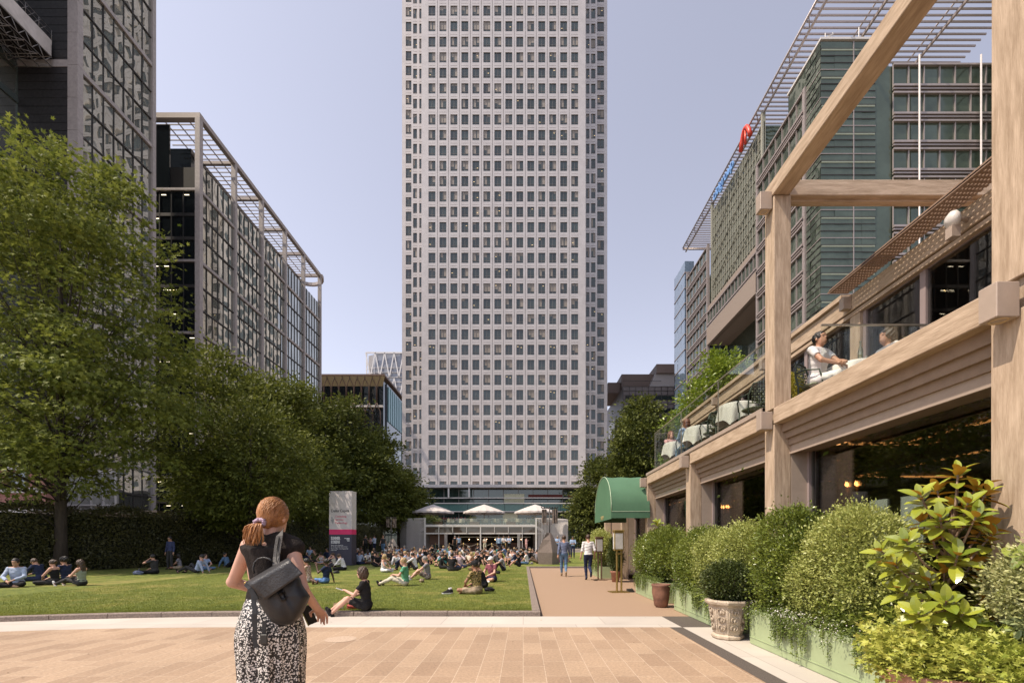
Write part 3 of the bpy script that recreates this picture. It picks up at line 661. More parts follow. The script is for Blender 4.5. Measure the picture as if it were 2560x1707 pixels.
# ================================================================ DISTANT BUILDINGS
def arch_building():
    s = 150 / 1120.; L = (-55, 150, 0); t = thing('arched_mullion_building', 'brown building with slender pointed-arch mullions under its flat roof, left of the tall tower', 'building', L)
    xr = (963 - VX) * s; xl = -78.; zt = H + (VY - 938) * s; zm = H + (VY - 1014) * s; br = mat('bronze_mullion', (.16, .10, .075), .5, .2); pit = 2.53
    b = MB(); b.box(xl, xr - 1, 151.3, 176, .5, zt - .5); shift(b, L).obj('wall', m_gld, t)
    b = MB(); b.box(xl, xr, 149.6, 178, zt - .3, zt + .3); shift(b, L).obj('roof', br, t)
    b = MB(); b.add([(xl, 149.8, zt - .3), (xr, 149.8, zt - .3), (xr - 1.2, 151.2, zt - 3.2), (xl, 151.2, zt - 3.2)], [(0, 1, 2, 3)]); shift(b, L).obj('soffit', mat('cream_soffit', (.50, .38, .20), .7), t)
    b = MB(); b.box(xl, xr - 1, 150.4, 151.2, zm - .3, zm + .35); b.box(xl, xr - 1, 150.6, 151.2, zm - 9.8, zm - 9.4); shift(b, L).obj('floor_slab', m_wht, t)
    for i in range(12):
        x = xr - 3 - pit * i; b = MB(); ptsv = []
        for sgn in (-1, 1):
            b.tube([(x + sgn * .12, 150.3, zm + 1), (x + sgn * .12, 150.3, zt - 4), (x + sgn * .5, 150.1, zt - 2.6), (x + sgn * pit * .5, 149.9, zt - 1), (x + sgn * pit * .5, 149.9, zt)], .13, 4)
            b.tube([(x + sgn * .12, 150.3, zm + 1), (x + sgn * .55, 150.3, zm - .3), (x + sgn * pit * .5, 150.3, zm - 1.8), (x + sgn * pit * .5, 150.3, zm - 9)], .13, 4)
        shift(b, L).obj('pointed_mullion', br, t)
    b = MB(); X = -46.5
    for k in range(9): y = 155 + 2.4 * k; b.box(X - .3, X, y, y + 1.5, zm - 4, zt - 2.2)
    shift(b, L).obj('blue_fins', mat('blue_fin', (.22, .42, .50), .4), t)
    b = MB(); b.box(X - 2, X - .3, 154, 177, .5, zt - 1.5); shift(b, L).obj('side_wall', m_gld, t)
    b = MB()
    for y in (174, 176): b.box(X - .3, X + .3, y, y + .8, .5, zm - 4)
    shift(b, L).obj('corner_fin', mat('blue_fin', (.2, .3, .4), .4), t)
arch_building()
def lattice_tower():
    s = 400 / 1120.; L = (-122, 400, 0); t = thing('lattice_tower', 'distant white tower wrapped in a diamond lattice, peeking from behind the tall tower', 'tower', L)
    x0 = (916.6 - VX) * s; x1 = x0 + 46; zt = H + (VY - 884) * s; fa = [(x0, 404), (x0 + 8, 399), (x0 + 30, 398), (x1, 404)]
    b = MB()
    for (p, q) in zip(fa[:-1], fa[1:]): b.quad((p[0], p[1] + 1, 0), (q[0], q[1] + 1, 0), (q[0], q[1] + 1, zt), (p[0], p[1] + 1, zt))
    shift(b, L).obj('glass_wall', mat('pale_blue_glass', (.30, .32, .38), .3, var=.2, scale=.15), t)
    b = MB(); b.box(x0 + 1, x1 - 1, 402, 440, 0, zt - 1); shift(b, L).obj('core', mat('white_core', (.5, .48, .48), .6), t)
    b = MB()
    for k in range(14): z = zt - 13 - 4.2 * k; b.beam((x0, 402.5, z), (x0 + 8, 398.5, z), .3, .8); b.beam((x0 + 8, 398.5, z), (x1, 399, z), .3, .8)
    shift(b, L).obj('floor_band', mat('white_core', (.5, .48, .48), .6), t)
    b = MB(); dx = 8.4; dz = 22.
    for i in range(6):
        for j in range(6):
            xa = x0 + dx * i; za = zt - dz * j
            b.beam((xa, 397.6, za), (xa + dx / 2, 397.6, za - dz), .5, .9); b.beam((xa + dx, 397.6, za), (xa + dx / 2, 397.6, za - dz), .5, .9)
    b.beam((x0, 398, zt), (x1, 398, zt), .8, 1.2); b.beam((x0, 400, zt), (x0, 400, 0), .8, .8); shift(b, L).obj('diagonal_lattice', mat('white_lattice', (.72, .69, .68), .5), t)
lattice_tower()
def right_blocks():
    s = 140 / 1120.; L = (40, 140, 0); t = thing('stepped_office_block', 'grey gridded office block with a stepped top, left of the green glass building', 'building', L)
    gm = mat('mauve_grey_cladding', (.16, .135, .135), .5, var=.1); x0 = (1557 - VX) * s; zt = H + (VY - 966) * s; zu = H + (VY - 912) * s
    b = MB(); b.box(x0, 75, 140, 170, 0, zt); shift(b, L).obj('wall', gm, t)
    b = MB(); xu = (1625 - VX) * s
    b.add([(xu, 140.5, zt), (75, 140.5, zt), (75, 140.5, zu), (xu + 3, 140.5, zu), (xu + 3, 160, zu), (xu - 6, 160, zt), (75, 160, zu)], [(0, 1, 2, 3), (0, 3, 4, 5), (3, 2, 6, 4)]); shift(b, L).obj('upper_storey', mat('pale_grey_cladding', (.34, .31, .31), .5), t)
    b = MB(); b.box(xu + 2, 76, 139.8, 162, zu - 2.6, zu + .2); b.box(xu - 8, xu + 2.5, 144, 160, zt + 1, zu - 1.4); b.box(xu - 12, xu - 6, 146, 160, zt, zt + 3.4); shift(b, L).obj('plant_room', mat('brown_louvre', (.17, .12, .10), .6), t)
    for k in range(7): b = MB(); z = zt - 4.2 - 4 * k; b.box(x0 + .8, 75, 139.9, 140.05, z, z + 1.3, 0); shift(b, L).obj('window_band', m_gld, t)
    b = MB()
    for k in range(22): x = x0 + 2 * k; b.box(x, x + .1, 139.85, 139.99, 1, zt)
    for k in range(10): z = zt - 1.35 * k; b.box(x0, 75, 139.86, 139.985, z - .05, z)
    b.box(x0, x0 + .1, 139.9, 140, zt, zt + 1.8); b.box(x0, x0 + 12, 139.9, 140, zt + 1.7, zt + 1.8)
    shift(b, L).obj('grid_lines', m_mul, t)
    L = (30, 150, 0); s = 150 / 1120.; t = thing('white_office_block', 'small white building with a terrace, far off beside the right-hand trees', 'building', L)
    b = MB(); b.box((1536 - VX) * s, 40, 150, 160, 0, H + (VY - 1046) * s); b.box((1550 - VX) * s, 40, 152, 160, 0, H + (VY - 1030) * s); shift(b, L).obj('wall', m_wht, t)
    b = MB(); b.box((1538 - VX) * s, 40, 149.8, 150, H + (VY - 1075) * s, H + (VY - 1060) * s); shift(b, L).obj('window_band', m_gld, t)
    L = (27, 130, 0); s = 130 / 1120.; t = thing('dark_office_block', 'low dark glass block behind the trees right of the tall tower', 'building', L)
    zr = H + (VY - 1100) * s
    b = MB(); b.box((1519 - VX) * s, 40, 130, 140, 0, zr); shift(b, L).obj('wall', m_gld, t)
    b = MB(); b.box((1517 - VX) * s, 40, 129.7, 140, zr - .3, zr + .3); b.box((1517 - VX) * s, 40, 129.7, 130, zr - 5, zr - 4.5); shift(b, L).obj('floor_slab', mat('mauve_grey_cladding', (.16, .135, .135), .5), t)
right_blocks()

# ================================================================ RIGHT GLASS BUILDING
m_rg = mirror('green_glass', (.44, .50, .40), .03, .3, .03, metal=.8, wscale=.3)
m_rgd = mirror('dark_green_glass', (.13, .16, .12), .03, .12, .03, wscale=.5, spec=.3, metal=.6)
m_frm = mat('pinkish_alloy_frame', (.40, .34, .32), .4, .4, var=.08)
m_in = mat('pale_green_reveal', (.26, .29, .22), .6)
def building_d():
    L = (42.5, 64, 0); t = thing('glass_headquarters', 'big green glass office building with alloy window bands and a louvred roof canopy', 'building', L)
    X = 42.5; top = 69.9; fl = 4.0; nf = 17; z0f = top - fl * nf
    def bands(name, org, u, n, W_, zs, bay, gm=m_rg):
        """one storey: glass strip with posts and double rails"""
        org = Vector(org); u = Vector(u); n = Vector(n)
        for z in zs:
            b = MB(); k = max(1, round(W_ / bay)); panes(b, org, u, W_, z + .75, z + 3.5, k, 1, .015, 0, n)
            def bar(s0, s1, za, zb, pr, mi):
                a = org + u * s0; c = org + u * s1; q = [a, c, c + n * pr, a + n * pr]
                b.add([Vector((p.x, p.y, za)) for p in q] + [Vector((p.x, p.y, zb)) for p in q], [(0, 1, 2, 3), (4, 5, 6, 7), (0, 1, 5, 4), (1, 2, 6, 5), (2, 3, 7, 6), (3, 0, 4, 7)], mi)
            for i in range(k + 1): s = W_ * i / k; bar(max(0, s - .06), min(W_, s + .06), z + .75, z + 3.5, .22, 1)
            bar(0, W_, z + .45, z + .75, .42, 1); bar(0, W_, z + .1, z + .3, .3, 1); bar(0, W_, z + 3.5, z + 3.75, .35, 1); bar(0, W_, z - .2, z + 4.0, .02, 2)
            b.f = [tuple(f) for f in b.f]; shift(b, L).obj(name, [gm, m_frm, m_rgd], t)
    zsn = [z0f + fl * k for k in range(2, nf)]
    bands('window_band', (X, 67.5, 0), (0, 1, 0), (-1, 0, 0), 13.5, zsn, 1.95)
    b = MB()
    for y in (67.5, 81): b.box(X - .3, X + .25, y - .3, y + .3, 0, top)
    shift(b, L).obj('corner_post', m_frm, t)
    # dark glass corner tower
    for k in range(6):
        za = 1 + 12 * k; b = MB(); panes(b, (X, 64, 0), (1, 0, 0), 7.8, za, min(za + 12, 73.2), 4, 6, .02, n=(0, -1, 0)); panes(b, (X, 64, 0), (0, 1, 0), 3.4, za, min(za + 12, 73.2), 3, 6, .05, n=(-1, 0, 0))
        for q in range(12):
            z = za + q
            if z < 73: b.box(X, X + 7.8, 63.93, 63.99, z - .05, z + .05, 3 if q % 4 else 1); b.box(X - .06, X, 64, 67.4, z - .05, z + .05, 3 if q % 4 else 1)
        for q in range(3): z = za + 4 * q; b.box(X + .1, X + 7.7, 63.94, 63.995, z + 2.7, z + 3.0, 2)
        b.box(X + 4.6, X + 4.72, 63.9, 63.99, za, min(za + 12, 73.2), 1)
        shift(b, L).obj('corner_glass', [m_rgd, m_frm, m_in, m_mul], t)
    b = MB(); b.box(X + .1, X + 23, 64.1, 80.8, .2, 69.6); b.box(X + .1, X + 7.6, 64.1, 72, 69.6, 73); b.box(X + 4.6, X + 23, 80.8, 116, .2, 69.0); shift(b, L).obj('core', m_rgd, t)
    b = MB(); b.box(X - .1, X + 7.9, 63.8, 72, 73.2, 73.5); b.tube([(X + 2, 66, 73.5), (X + 2, 66, 76.5)], .06, 5); b.tube([(X + 6.2, 65, 73.5), (X + 6.2, 65, 76.2)], .06, 5); b.tube([(X + 3, 65, 74.0), (X + 6.5, 65, 74.1)], .05, 5); b.lathe([(.1, 0), (.75, .25), (.8, .5), (.2, .7)], (X + 3.1, 66, 73.6), 10); b.tube([(X + 3, 66, 74.2), (X + 3.1, 66, 76.6)], .04, 5); b.beam((X + 1.6, 66, 75.6), (X + 3.2, 66, 76.4), .1, .15)
    shift(b, L).obj('roof_equipment', m_wht, t)
    # stone strip + frontal window wall
    b = MB()
    for k in range(36): b.box(X + 7.8, X + 10.2, 64.6, 65.6, 2 * k, 2 * k + 1.95)
    shift(b, L).obj('stone_strip', mat('grey_stone_panel', (.22, .21, .20), .6, var=.12), t)
    bands('window_band', (X + 10.2, 64, 0), (1, 0, 0), (0, -1, 0), 15.5, zsn, 2.2, m_rgd)
    b = MB()
    for x in (55.9, 64.6): b.tube([(x, 63.2, 0), (x, 63.2, 70.3)], .12, 8)
    shift(b, L).obj('steel_mast', m_steel, t)
    # middle glass wall under the canopy
    b = MB(); panes(b, (X + 1.2, 81, 0), (0, 1, 0), 22, 55.6, 77.6, 22, 11, .02, 0, (-1, 0, 0)); shift(b, L).obj('atrium_glass', mirror('atrium_glass', (.14, .15, .12), .05, .7, .03), t)
    b = MB()
    for k in range(23): b.box(X + 1.0, X + 1.15, 81 + k - .05, 81 + k + .05, 55.6, 77.6)
    for k in range(12): b.box(X + 1.05, X + 1.17, 81, 103, 55.6 + 2 * k - .04, 55.6 + 2 * k + .04)
    for k in range(5): b.tube([(X + .95, 81, 58 + 5 * k), (X + .95, 103, 50 + 5 * k)], .09, 5) if k else None
    for y in (81.2, 103): b.box(X + .7, X + 1.3, y - .25, y + .25, 50, 79.6)
    shift(b, L).obj('atrium_lattice', mat('pale_lattice', (.34, .33, .27), .5), t)
    bands('window_band', (X, 81, 0), (0, 1, 0), (-1, 0, 0), 22, [50.6], 1.5)
    b = MB(); b.box(X - .3, X + .6, 81, 103, 46.8, 50.7); b.box(X + .4, X + 6, 81, 103, 46.8, 47.2); b.box(X - .1, X + .3, 81, 103, 54.6, 55.6); shift(b, L).obj('soffit', mat('taupe_panel', (.30, .24, .20), .6), t)
    b = MB(); b.box(X + 1.3, X + 8, 81.1, 103, 47.2, 77); b.box(X + 5.8, X + 8, 81, 103, 0, 46.8); shift(b, L).obj('inner_wall', m_rgd, t)
    bands('window_band', (X, 103.3, 0), (0, 1, 0), (-1, 0, 0), 12.5, zsn, 2.1)
    b = MB(); b.box(X - .2, X + .3, 115.8, 116.3, 0, 71.5); b.box(X - .25, X + .3, 102.8, 103.4, 0, 70); shift(b, L).obj('corner_post', m_frm, t)
    # blue glass slab end
    b = MB(); panes(b, (X - .3, 117, 0), (0, 1, 0), 8, 4, 75, 3, 30, .03, 0, (-1, 0, 0)); panes(b, (X - .3, 117, 0), (1, 0, 0), 2.4, 4, 75, 1, 30, .03, 0, (0, -1, 0)); shift(b, L).obj('blue_glass_end', mirror('blue_glass', (.14, .20, .28), .05, .8, .02), t)
    b = MB()
    for k in range(18): z = 4 + 4 * k; b.box(X - .42, X + 2.2, 116.8, 125, z - .12, z + .12)
    shift(b, L).obj('end_bands', m_frm, t)
    # canopy
    zc = 80.0; b = MB()
    for k in range(68): y = 64.2 + .82 * k; b.box(X + .2, X + 29, y, y + .14, zc - .12, zc + .14)
    shift(b, L).obj('louvres', m_frm, t)
    b = MB()
    b.tube([(X + .2, 60, zc + .3), (X + .2, 119.8, zc + .3)], .17, 6); b.tube([(X + 1.0, 60, zc - .7), (X + 1.0, 119.8, zc - .7)], .2, 6)
    for k in range(12): y = 62 + 5 * k; b.tube([(X + .2, y, zc + .3), (X + 1., y + 1, zc - .7)], .09, 5)
    for x in (52.4, 64.): b.box(x - .14, x + .14, 60, 119, zc - .5, zc - .13)
    for x in (51.8, 63.4): b.tube([(x, 60, zc + .8), (x, 119, zc + .8)], .13, 5)
    b.tube([(X + .2, 119.8, zc), (X + 24, 119.8, zc)], .25, 6); shift(b, L).obj('canopy_frame', m_frm, t)
    sg = text('citigroup', 3.1, (X - .1, 99.8 , 77.4), (R(90), 0, R(-90)), mat('sign_blue', (.22, .42, .80), .4), 'sign_lettering', None, .15)
    sg.location = (sg.location.x - L[0], sg.location.y - L[1], sg.location.z - L[2]); sg.parent = t; sg.scale = (.86, 1, 1)
    b = MB(); pts = [(X - .3, 83.3 + 3.6 * q / 10, 77.3 + 2.9 * math.sin(math.pi * q / 10) ** .8) for q in range(11)]; b.tube(pts, .42, 6); b.tube([(X - .3, 85.1, 77.2), (X - .3, 85.1, 79.8)], .25, 6); shift(b, L).obj('sign_arc', mat('sign_red', (.72, .06, .03), .4), t)
    L2 = (71.5, 60, 0); t2 = thing('round_glass_tower', 'curved pale green glass tower sliver beside the near timber column', 'tower', L2)
    b = MB(); b.lathe([(5.6, 0), (5.6, 95)], (71.5, 60, 0), 48, smooth=False); shift(b, L2).obj('glass_skin', mirror('round_glass', (.12, .15, .12), .06, .6, .02), t2)
    b = MB()
    for k in range(24): b.lathe([(5.68, 4 * k), (5.68, 4 * k + .15)], (71.5, 60, 0), 48)
    shift(b, L2).obj('floor_lines', m_mul, t2)
building_d()
# ================================================================ RESTAURANT
def timber_mat(name, col, dark, st):
    return mat(name, col, .75, col2=dark, scale=3.2, bump=.25, bscale=14, stretch=st, detail=10, spec=.25, sharp=.15)
TC, TD = (.49, .375, .275), (.33, .24, .165)
m_tz = timber_mat('weathered_timber_upright', TC, TD, (7, 7, .8)); m_ty = timber_mat('weathered_timber_beam', TC, TD, (7, .8, 7)); m_tx = timber_mat('weathered_timber_cross', TC, TD, (.8, 7, 7))
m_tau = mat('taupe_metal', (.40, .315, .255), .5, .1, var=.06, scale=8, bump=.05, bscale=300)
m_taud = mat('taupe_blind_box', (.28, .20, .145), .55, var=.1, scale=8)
m_plum = mat('plum_grey_frame', (.30, .235, .225), .45, var=.06)
m_win = clear('shop_window', (.72, .70, .66), .06); m_bal = clear('balustrade_glass', (.93, .95, .92), .02, k=.2)
XC = 4.03; YA, YB, YC, YD, YE = 3.59, 7.2, 10.82, 14.55, 18.3; CW = .275
def restaurant():
    L = (4.2, 9, 0); t = thing('restaurant', 'two-storey timber-framed restaurant with an upper dining balcony on the right', 'restaurant', L)
    def o(b, n, m, par=None, **k): return shift(b, L).obj(n, m, par or t, **k)
    # lower posts and tall posts
    for y in (YC, YD, YE, 22.): b = MB(); b.bbox(XC, XC + CW, y, y + CW, 0, 3.375, .008); o(b, 'timber_post', m_tz)
    for y in (YA, YB, -.05):
        b = MB(); b.bbox(XC, XC + CW, y, y + CW, 0, 3.375, .008); b.bbox(XC + .004, XC + CW + .004, y + .004, y + CW, 3.64, 7.06, .008); b.box(XC + .05, XC + CW - .02, y + .03, y + CW - .03, 3.36, 3.65); o(b, 'timber_post', m_tz)
    for (y0, y1) in ((-3.3, -.055), (.23, YA - .004), (YA + CW + .004, YB - .004), (YB + CW + .004, YC - .004), (YC + CW + .004, YD - .004), (YD + CW + .004, YE), (YE + CW, 22.)):
        b = MB(); b.bbox(XC - .012, XC + CW, y0, y1, 3.38, 3.635, .008); o(b, 'balcony_beam', m_ty)
    b = MB(); b.bbox(XC - .015, XC + CW - .02, -3.3, YB + CW + .02, 7.07, 7.32, .01); o(b, 'pergola_beam', m_ty)
    for y in (YB, YA - .02): b = MB(); b.bbox(XC + CW - .018, 9.0, y + .01, y + .26, 7.065, 7.315, .01); b.box(XC + CW, 9, y + .1, y + .16, 7.03, 7.07); o(b, 'cross_beam', m_tx)
    b = MB(); b.box(XC - .01, XC + .2, YB + CW + .05, 14.6, 3.64, 3.74); b.box(XC - .03, XC + .14, YB + CW + .05, 14.6, 3.66, 3.735); o(b, 'balcony_fascia', m_tau)
    # wall between ground storey and terrace
    b = MB(); b.box(XC + .2, 14, -3, 22.3, 3.42, 3.62); o(b, 'terrace_floor', mat('terrace_deck', (.25, .2, .17), .8))
    spans = ((.23, YA), (YA + CW, YB), (YB + CW, YC), (YC + CW, YD), (YD + CW, YE))
    XW = 4.66
    for (y0, y1) in spans:
        b = MB()
        for k in range(3): b.box(4.16 + .05 * k, 4.66, y0, y1, 3.25 - .105 * k, 3.37 - .105 * k + (.0 if k else .01))
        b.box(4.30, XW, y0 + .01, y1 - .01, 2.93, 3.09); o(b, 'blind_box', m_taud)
        b = MB(); b.box(4.292, 4.31, y0 + .005, y1 - .005, 2.912, 3.085); b.box(4.28, 4.31, y0, y1, 2.90, 2.925); o(b, 'blind_rail', m_tau)
        b = MB(); b.box(4.31, XW + .05, y1 - .004, y1 + .03, .2, 2.93, 0); b.box(4.56, XW + .06, y1 - .05, y1 - .005, .2, 2.93, 1); b.box(4.62, 4.68, y0, y1, .45, .52, 1)
        b.box(4.56, XW + .06, y0 + .004, y0 + .05, .2, 2.93, 1); b.box(4.60, 4.63, y1 - .09, y1 - .055, .2, 2.93, 2); o(b, 'window_frame', [m_tau, m_plum, mat('dark_seal', (.04, .035, .03), .6)])
        b = MB(); b.box(XW, XW + .012, y0 + .05, y1 - .06, .5, 2.92); o(b, 'window_pane', m_win)
        b = MB(); b.box(4.6, 4.75, y0, y1, .1, .46); o(b, 'sill_wall', m_plum)
    # interior
    b = MB(); b.box(11, 11.2, -3, 22, .05, 3.4); b.box(4.3, 11, 22, 22.2, .05, 3.4); b.box(4.7, 11, -3.1, -3, .05, 3.4); o(b, 'inner_wall', mat('dark_panelling', (.10, .07, .05), .6, var=.4, scale=2))
    b = MB(); b.box(4.7, 11, -3, 22, .02, .1); o(b, 'floor', mat('dark_floor', (.06, .045, .035), .5))
    b = MB()
    for k in range(58): b.box(4.72 + .11 * k, 4.72 + .11 * k + .098, -3, 22, 3.2, 3.4)
    o(b, 'ceiling_boards', mat('ceiling_board', (.15, .105, .075), .6, var=.2, scale=3))
    b = MB()
    for y in (YC + .4, YB + .3, 4.9): b.box(4.75, 11, y, y + .05, 3.12, 3.16)
    b.box(6.4, 6.44, 3, 20, 3.14, 3.17); b.box(8.4, 8.44, 3, 20, 3.14, 3.17); o(b, 'light_strip', glow('warm_strip', (1, .45, .14), .9))
    b = MB()
    for y in (5.4, 9.2, 13, 17): b.box(7.6, 7.75, y, y + .15, .1, 3.2); b.box(9.2, 10.8, y - 1, y + 1.2, .1, 1.1); b.box(7.0, 8.0, y + .5, y + 1.4, .1, .85)
    b.box(6.1, 6.3, 3, 19, 2.75, 2.95); o(b, 'inner_posts', mat('dark_panelling', (.055, .038, .027), .6))
    b = MB()
    for y in (8.6, 12.3): b.box(10.9, 10.98, y, y + 1.8, 1.4, 2.8)
    b.box(10.9, 10.98, 4, 6, 1.6, 2.7); o(b, 'glow_panel', glow('glow_panel_light', (.55, .62, .5), .9))  # glowing panels added on the back wall to lighten the dark interior
    p, d, c = clumps([(5.5, 11.0, 2.98, .7, 7.6, .2), (6.9, 11.5, 3.05, 1.2, 6.8, .28)], 620, 30, .36, .5, .1); n = len(p)
    link('hanging_foliage', leaves(p - np.array(L), unit(d + rdir(n)), rdir(n), .09 * (.7 + .6 * rng.random(n)), LEAF4, leafmat('indoor_leaf', (.06, .11, .015), (.20, .26, .03), .3)), t)
    # upper storey
    XU = 6.2; zb, zt = 3.62, 5.83
    b = MB(); b.bbox(XU - .04, XU + .25, -3, 17.4, zt, zt + .3, .01); b.box(XU - .10, XU + .2, 8.6, 17.4, zt + .31, zt + .40); b.box(XU - .02, XU + .1, -3, 17, zt - .10, zt - .03); o(b, 'eaves_beam', m_ty)
    ups = [17.2 - 2.9 * k for k in range(8)]
    for k, y in enumerate(ups):
        b = MB(); b.bbox(XU, XU + .25, y - .25, y, zb, zt - .02, .006); o(b, 'upper_post', m_tz)
        y0 = y - 2.9
        b = MB(); b.box(XU + .05, XU + .13, y0 + .01, y0 + .07, zb, zt - .05); b.box(XU + .05, XU + .13, y - .33, y - .26, zb, zt - .05); b.box(XU + .05, XU + .13, y0 + 1.36, y0 + 1.46, zb, zt - .05)
        b.box(XU + .06, XU + .12, y0 + .07, y - .33, zt - .11, zt - .03); b.box(XU + .06, XU + .12, y0 + .07, y - .33, zb + .02, zb + .10); o(b, 'upper_frame', m_plum)
        b = MB(); b.box(XU + .085, XU + .095, y0 + .07, y - .33, zb + .1, zt - .1); o(b, 'upper_pane', clear('upper_window', (.8, .8, .78), .08))
    b = MB(); b.box(11, 11.1, -3, 17, 3.62, 6); b.box(6.3, 11, 17, 17.1, 3.62, 6); o(b, 'upper_wall', mat('dark_panelling', (.055, .038, .027), .6))
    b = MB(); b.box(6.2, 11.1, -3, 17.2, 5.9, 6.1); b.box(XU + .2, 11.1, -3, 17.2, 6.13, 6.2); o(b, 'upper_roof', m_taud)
    b = MB()
    for y, mi in ((4.62, 0), (4.50, 1), (5.05, 0)): b.box(6.85, 6.93, 2.0, 8.6, y, y + .06, mi)
    b.box(6.84, 6.95, 2.0, 8.6, 3.7, 4.4, 1); o(b, 'back_bar', [mat('olive_rail', (.30, .29, .12), .5), mat('sage_panel', (.24, .27, .22), .6)])
    # printed leaves on the inside blind
    p = np.stack([rng.uniform(6.62, 6.75, 160), rng.uniform(2.6, 6.6, 160), rng.uniform(3.7, 4.9, 160)], 1); n = len(p); dd = rdir(n); dd[:, 0] *= .1
    link('leaf_pattern_screen', leaves(p - np.array(L), dd, np.tile([-1., 0, 0], (n, 1)) + rdir(n) * .15, np.full(n, .3), BIGLEAF, mat('printed_leaf', (.40, .40, .27), .7, var=.3, scale=3)), t)
    # perforated canopy
    b = MB(); nu, nv, w0 = 7, 120, .09
    xs0, xs1 = 5.8, 6.14; y0 = -.5; y1 = 8.5; dy = (y1 - y0) / nv; dx = (xs1 - xs0) / nu; hw = .46
    b.box(xs0, xs0 + .03, y0, y1, 6.2, 6.26)
    for i in range(nu + 1): x = xs0 + dx * i; b.box(x, x + dx * (1 - hw), y0, y1, 6.215, 6.235)
    for j in range(nv + 1): y = y0 + dy * j; b.box(xs0, xs1 + .05, y, y + dy * (1 - hw), 6.216, 6.236)
    o(b, 'perforated_canopy', mat('brown_perforated_metal', (.26, .17, .12), .6))
    # glass balustrade
    b = MB(); yy = [YB + .3, 9.4, 11.6, 13.9]
    for a, c in zip(yy[:-1], yy[1:]): b.box(XC + .055, XC + .067, a + .01, c - .01, 3.7, 4.86, 0)
    b.box(XC + .055, XU - .2, 13.9, 13.912, 3.7, 4.86, 0)
    o(b, 'glass_balustrade', m_bal)
    b = MB(); b.box(XC + .3, XU - .02, 6.5, 6.512, 3.66, 4.62, 0); o(b, 'glass_screen', m_bal)
    b = MB(); b.box(XC + .05, XC + .072, YB + .3, 13.92, 4.862, 4.875); b.box(XC + .072, XU - .2, 13.9, 13.92, 4.862, 4.875); b.box(XC + .3, XU - .02, 6.495, 6.52, 4.622, 4.645)
    for y in yy: b.box(XC + .052, XC + .07, y - .006, y + .006, 3.7, 4.86)
    o(b, 'balustrade_rail', mat('rail_metal', (.34, .30, .24), .35, .6))
    # downlight boxes
    def lamp(x, y, z, s=1., lit=True):
        r = link('downlight', None, t, loc=(x - L[0], y - L[1], z - L[2])); b = MB(); b.bbox(-.19 * s, 0, 0, .15 * s, 0, .285 * s, .006); b.obj('lamp_box', m_tau, r)
        b = MB(); b.lathe([(0, .012), (.045 * s, .008), (.058 * s, -.004), (.066 * s, .002)], (-.095 * s, .075 * s, -.004), 20); b.obj('lamp_lens', mat('lens_amber', (.62, .46, .28), .2), r)
    for y in (YA, YB - .02, YC, YD): lamp(XC - .014, y + .03, 3.30)
    lamp(XC - .012, YB + .03, 6.86)
    for y in (8.4, 11.3, 14.2): lamp(XU - .045, y, 5.86, .8)
    # round loudspeaker under the upper eaves
    r = link('loudspeaker', None, t, loc=(5.9 - L[0], 6.15 - L[1], 5.9 - L[2])); b = MB(); b.lathe([(0, .06), (.08, .055), (.115, .02), (.115, -.02), (.07, -.07), (0, -.08)], (0, 0, 0), 20); s = b.obj('speaker_cone', m_wht, r); s.rotation_euler = (R(80), 0, R(70))
    b = MB(); b.tube([(0, 0, 0), (.2, .05, .05), (.36, .1, .03)], .03, 6); b.box(-.06, .06, -.05, .05, -.25, -.1); b.obj('bracket', m_tau, r)
    # far wing and dark porch
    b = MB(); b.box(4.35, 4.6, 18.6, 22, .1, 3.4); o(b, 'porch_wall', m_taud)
    return t
restaurant()
# awning
def awning():
    x0, x1, yc, ry, zb, rz = 2.86, 4.1, 16.15, 1.65, 2.5, 1.32; L = (3.5, yc, 0)
    t = thing('awning', 'green barrel-shaped canvas awning with a scalloped valance over the restaurant entrance', 'awning', L)
    m = mat('green_canvas', (.088, .178, .105), .75, var=.08, scale=1.2, bump=.25, bscale=2.5, spec=.2); b = MB(); N = 20
    arc = [(yc - ry * math.cos(math.pi * i / N), zb + rz * math.sin(math.pi * i / N) ** .9) for i in range(N + 1)]
    xs = [x0, x0 + .3, x0 + .62, x0 + .93, x1]; vs = []
    for k, x in enumerate(xs):
        sag = 0 if k in (0, 2, 4) else -.018
        vs += [(x, yc + (y - yc) * (1 + sag), z + sag * (z - zb)) for y, z in arc]
    n = N + 1; b.add(vs, [(k * n + i, k * n + i + 1, (k + 1) * n + i + 1, (k + 1) * n + i) for k in range(4) for i in range(N)], smooth=True)
    b.add([(x0, y, z) for y, z in arc], [tuple(range(N, -1, -1))]); shift(b, L).obj('canvas', m, t)
    b = MB(); b.box(x0 - .012, x0 - .002, yc - ry, yc + ry, zb - .24, zb + .01); b.box(x0, x1, yc - ry - .012, yc - ry, zb - .22, zb); b.box(x0, x1, yc + ry, yc + ry + .012, zb - .22, zb); shift(b, L).obj('valance', m, t)
    b = MB(); b.tube([(x0 - .005, y, z) for y, z in arc], .012, 5); b.box(x0, x1, yc - ry - .02, yc - ry - .005, zb - .012, zb + .006); shift(b, L).obj('piping', mat('pale_piping', (.45, .55, .38), .6), t)
    tx = text('THE IVY', .2, (x0 - .02 - L[0], yc - .25 - L[1] + .5, zb - .20), (R(90), 0, R(-90)), mat('gold_lettering', (.55, .42, .18), .5), 'lettering', t, .002); tx.scale = (.8, 1, 1)
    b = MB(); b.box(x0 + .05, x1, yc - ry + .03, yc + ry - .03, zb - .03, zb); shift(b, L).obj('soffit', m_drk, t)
awning()
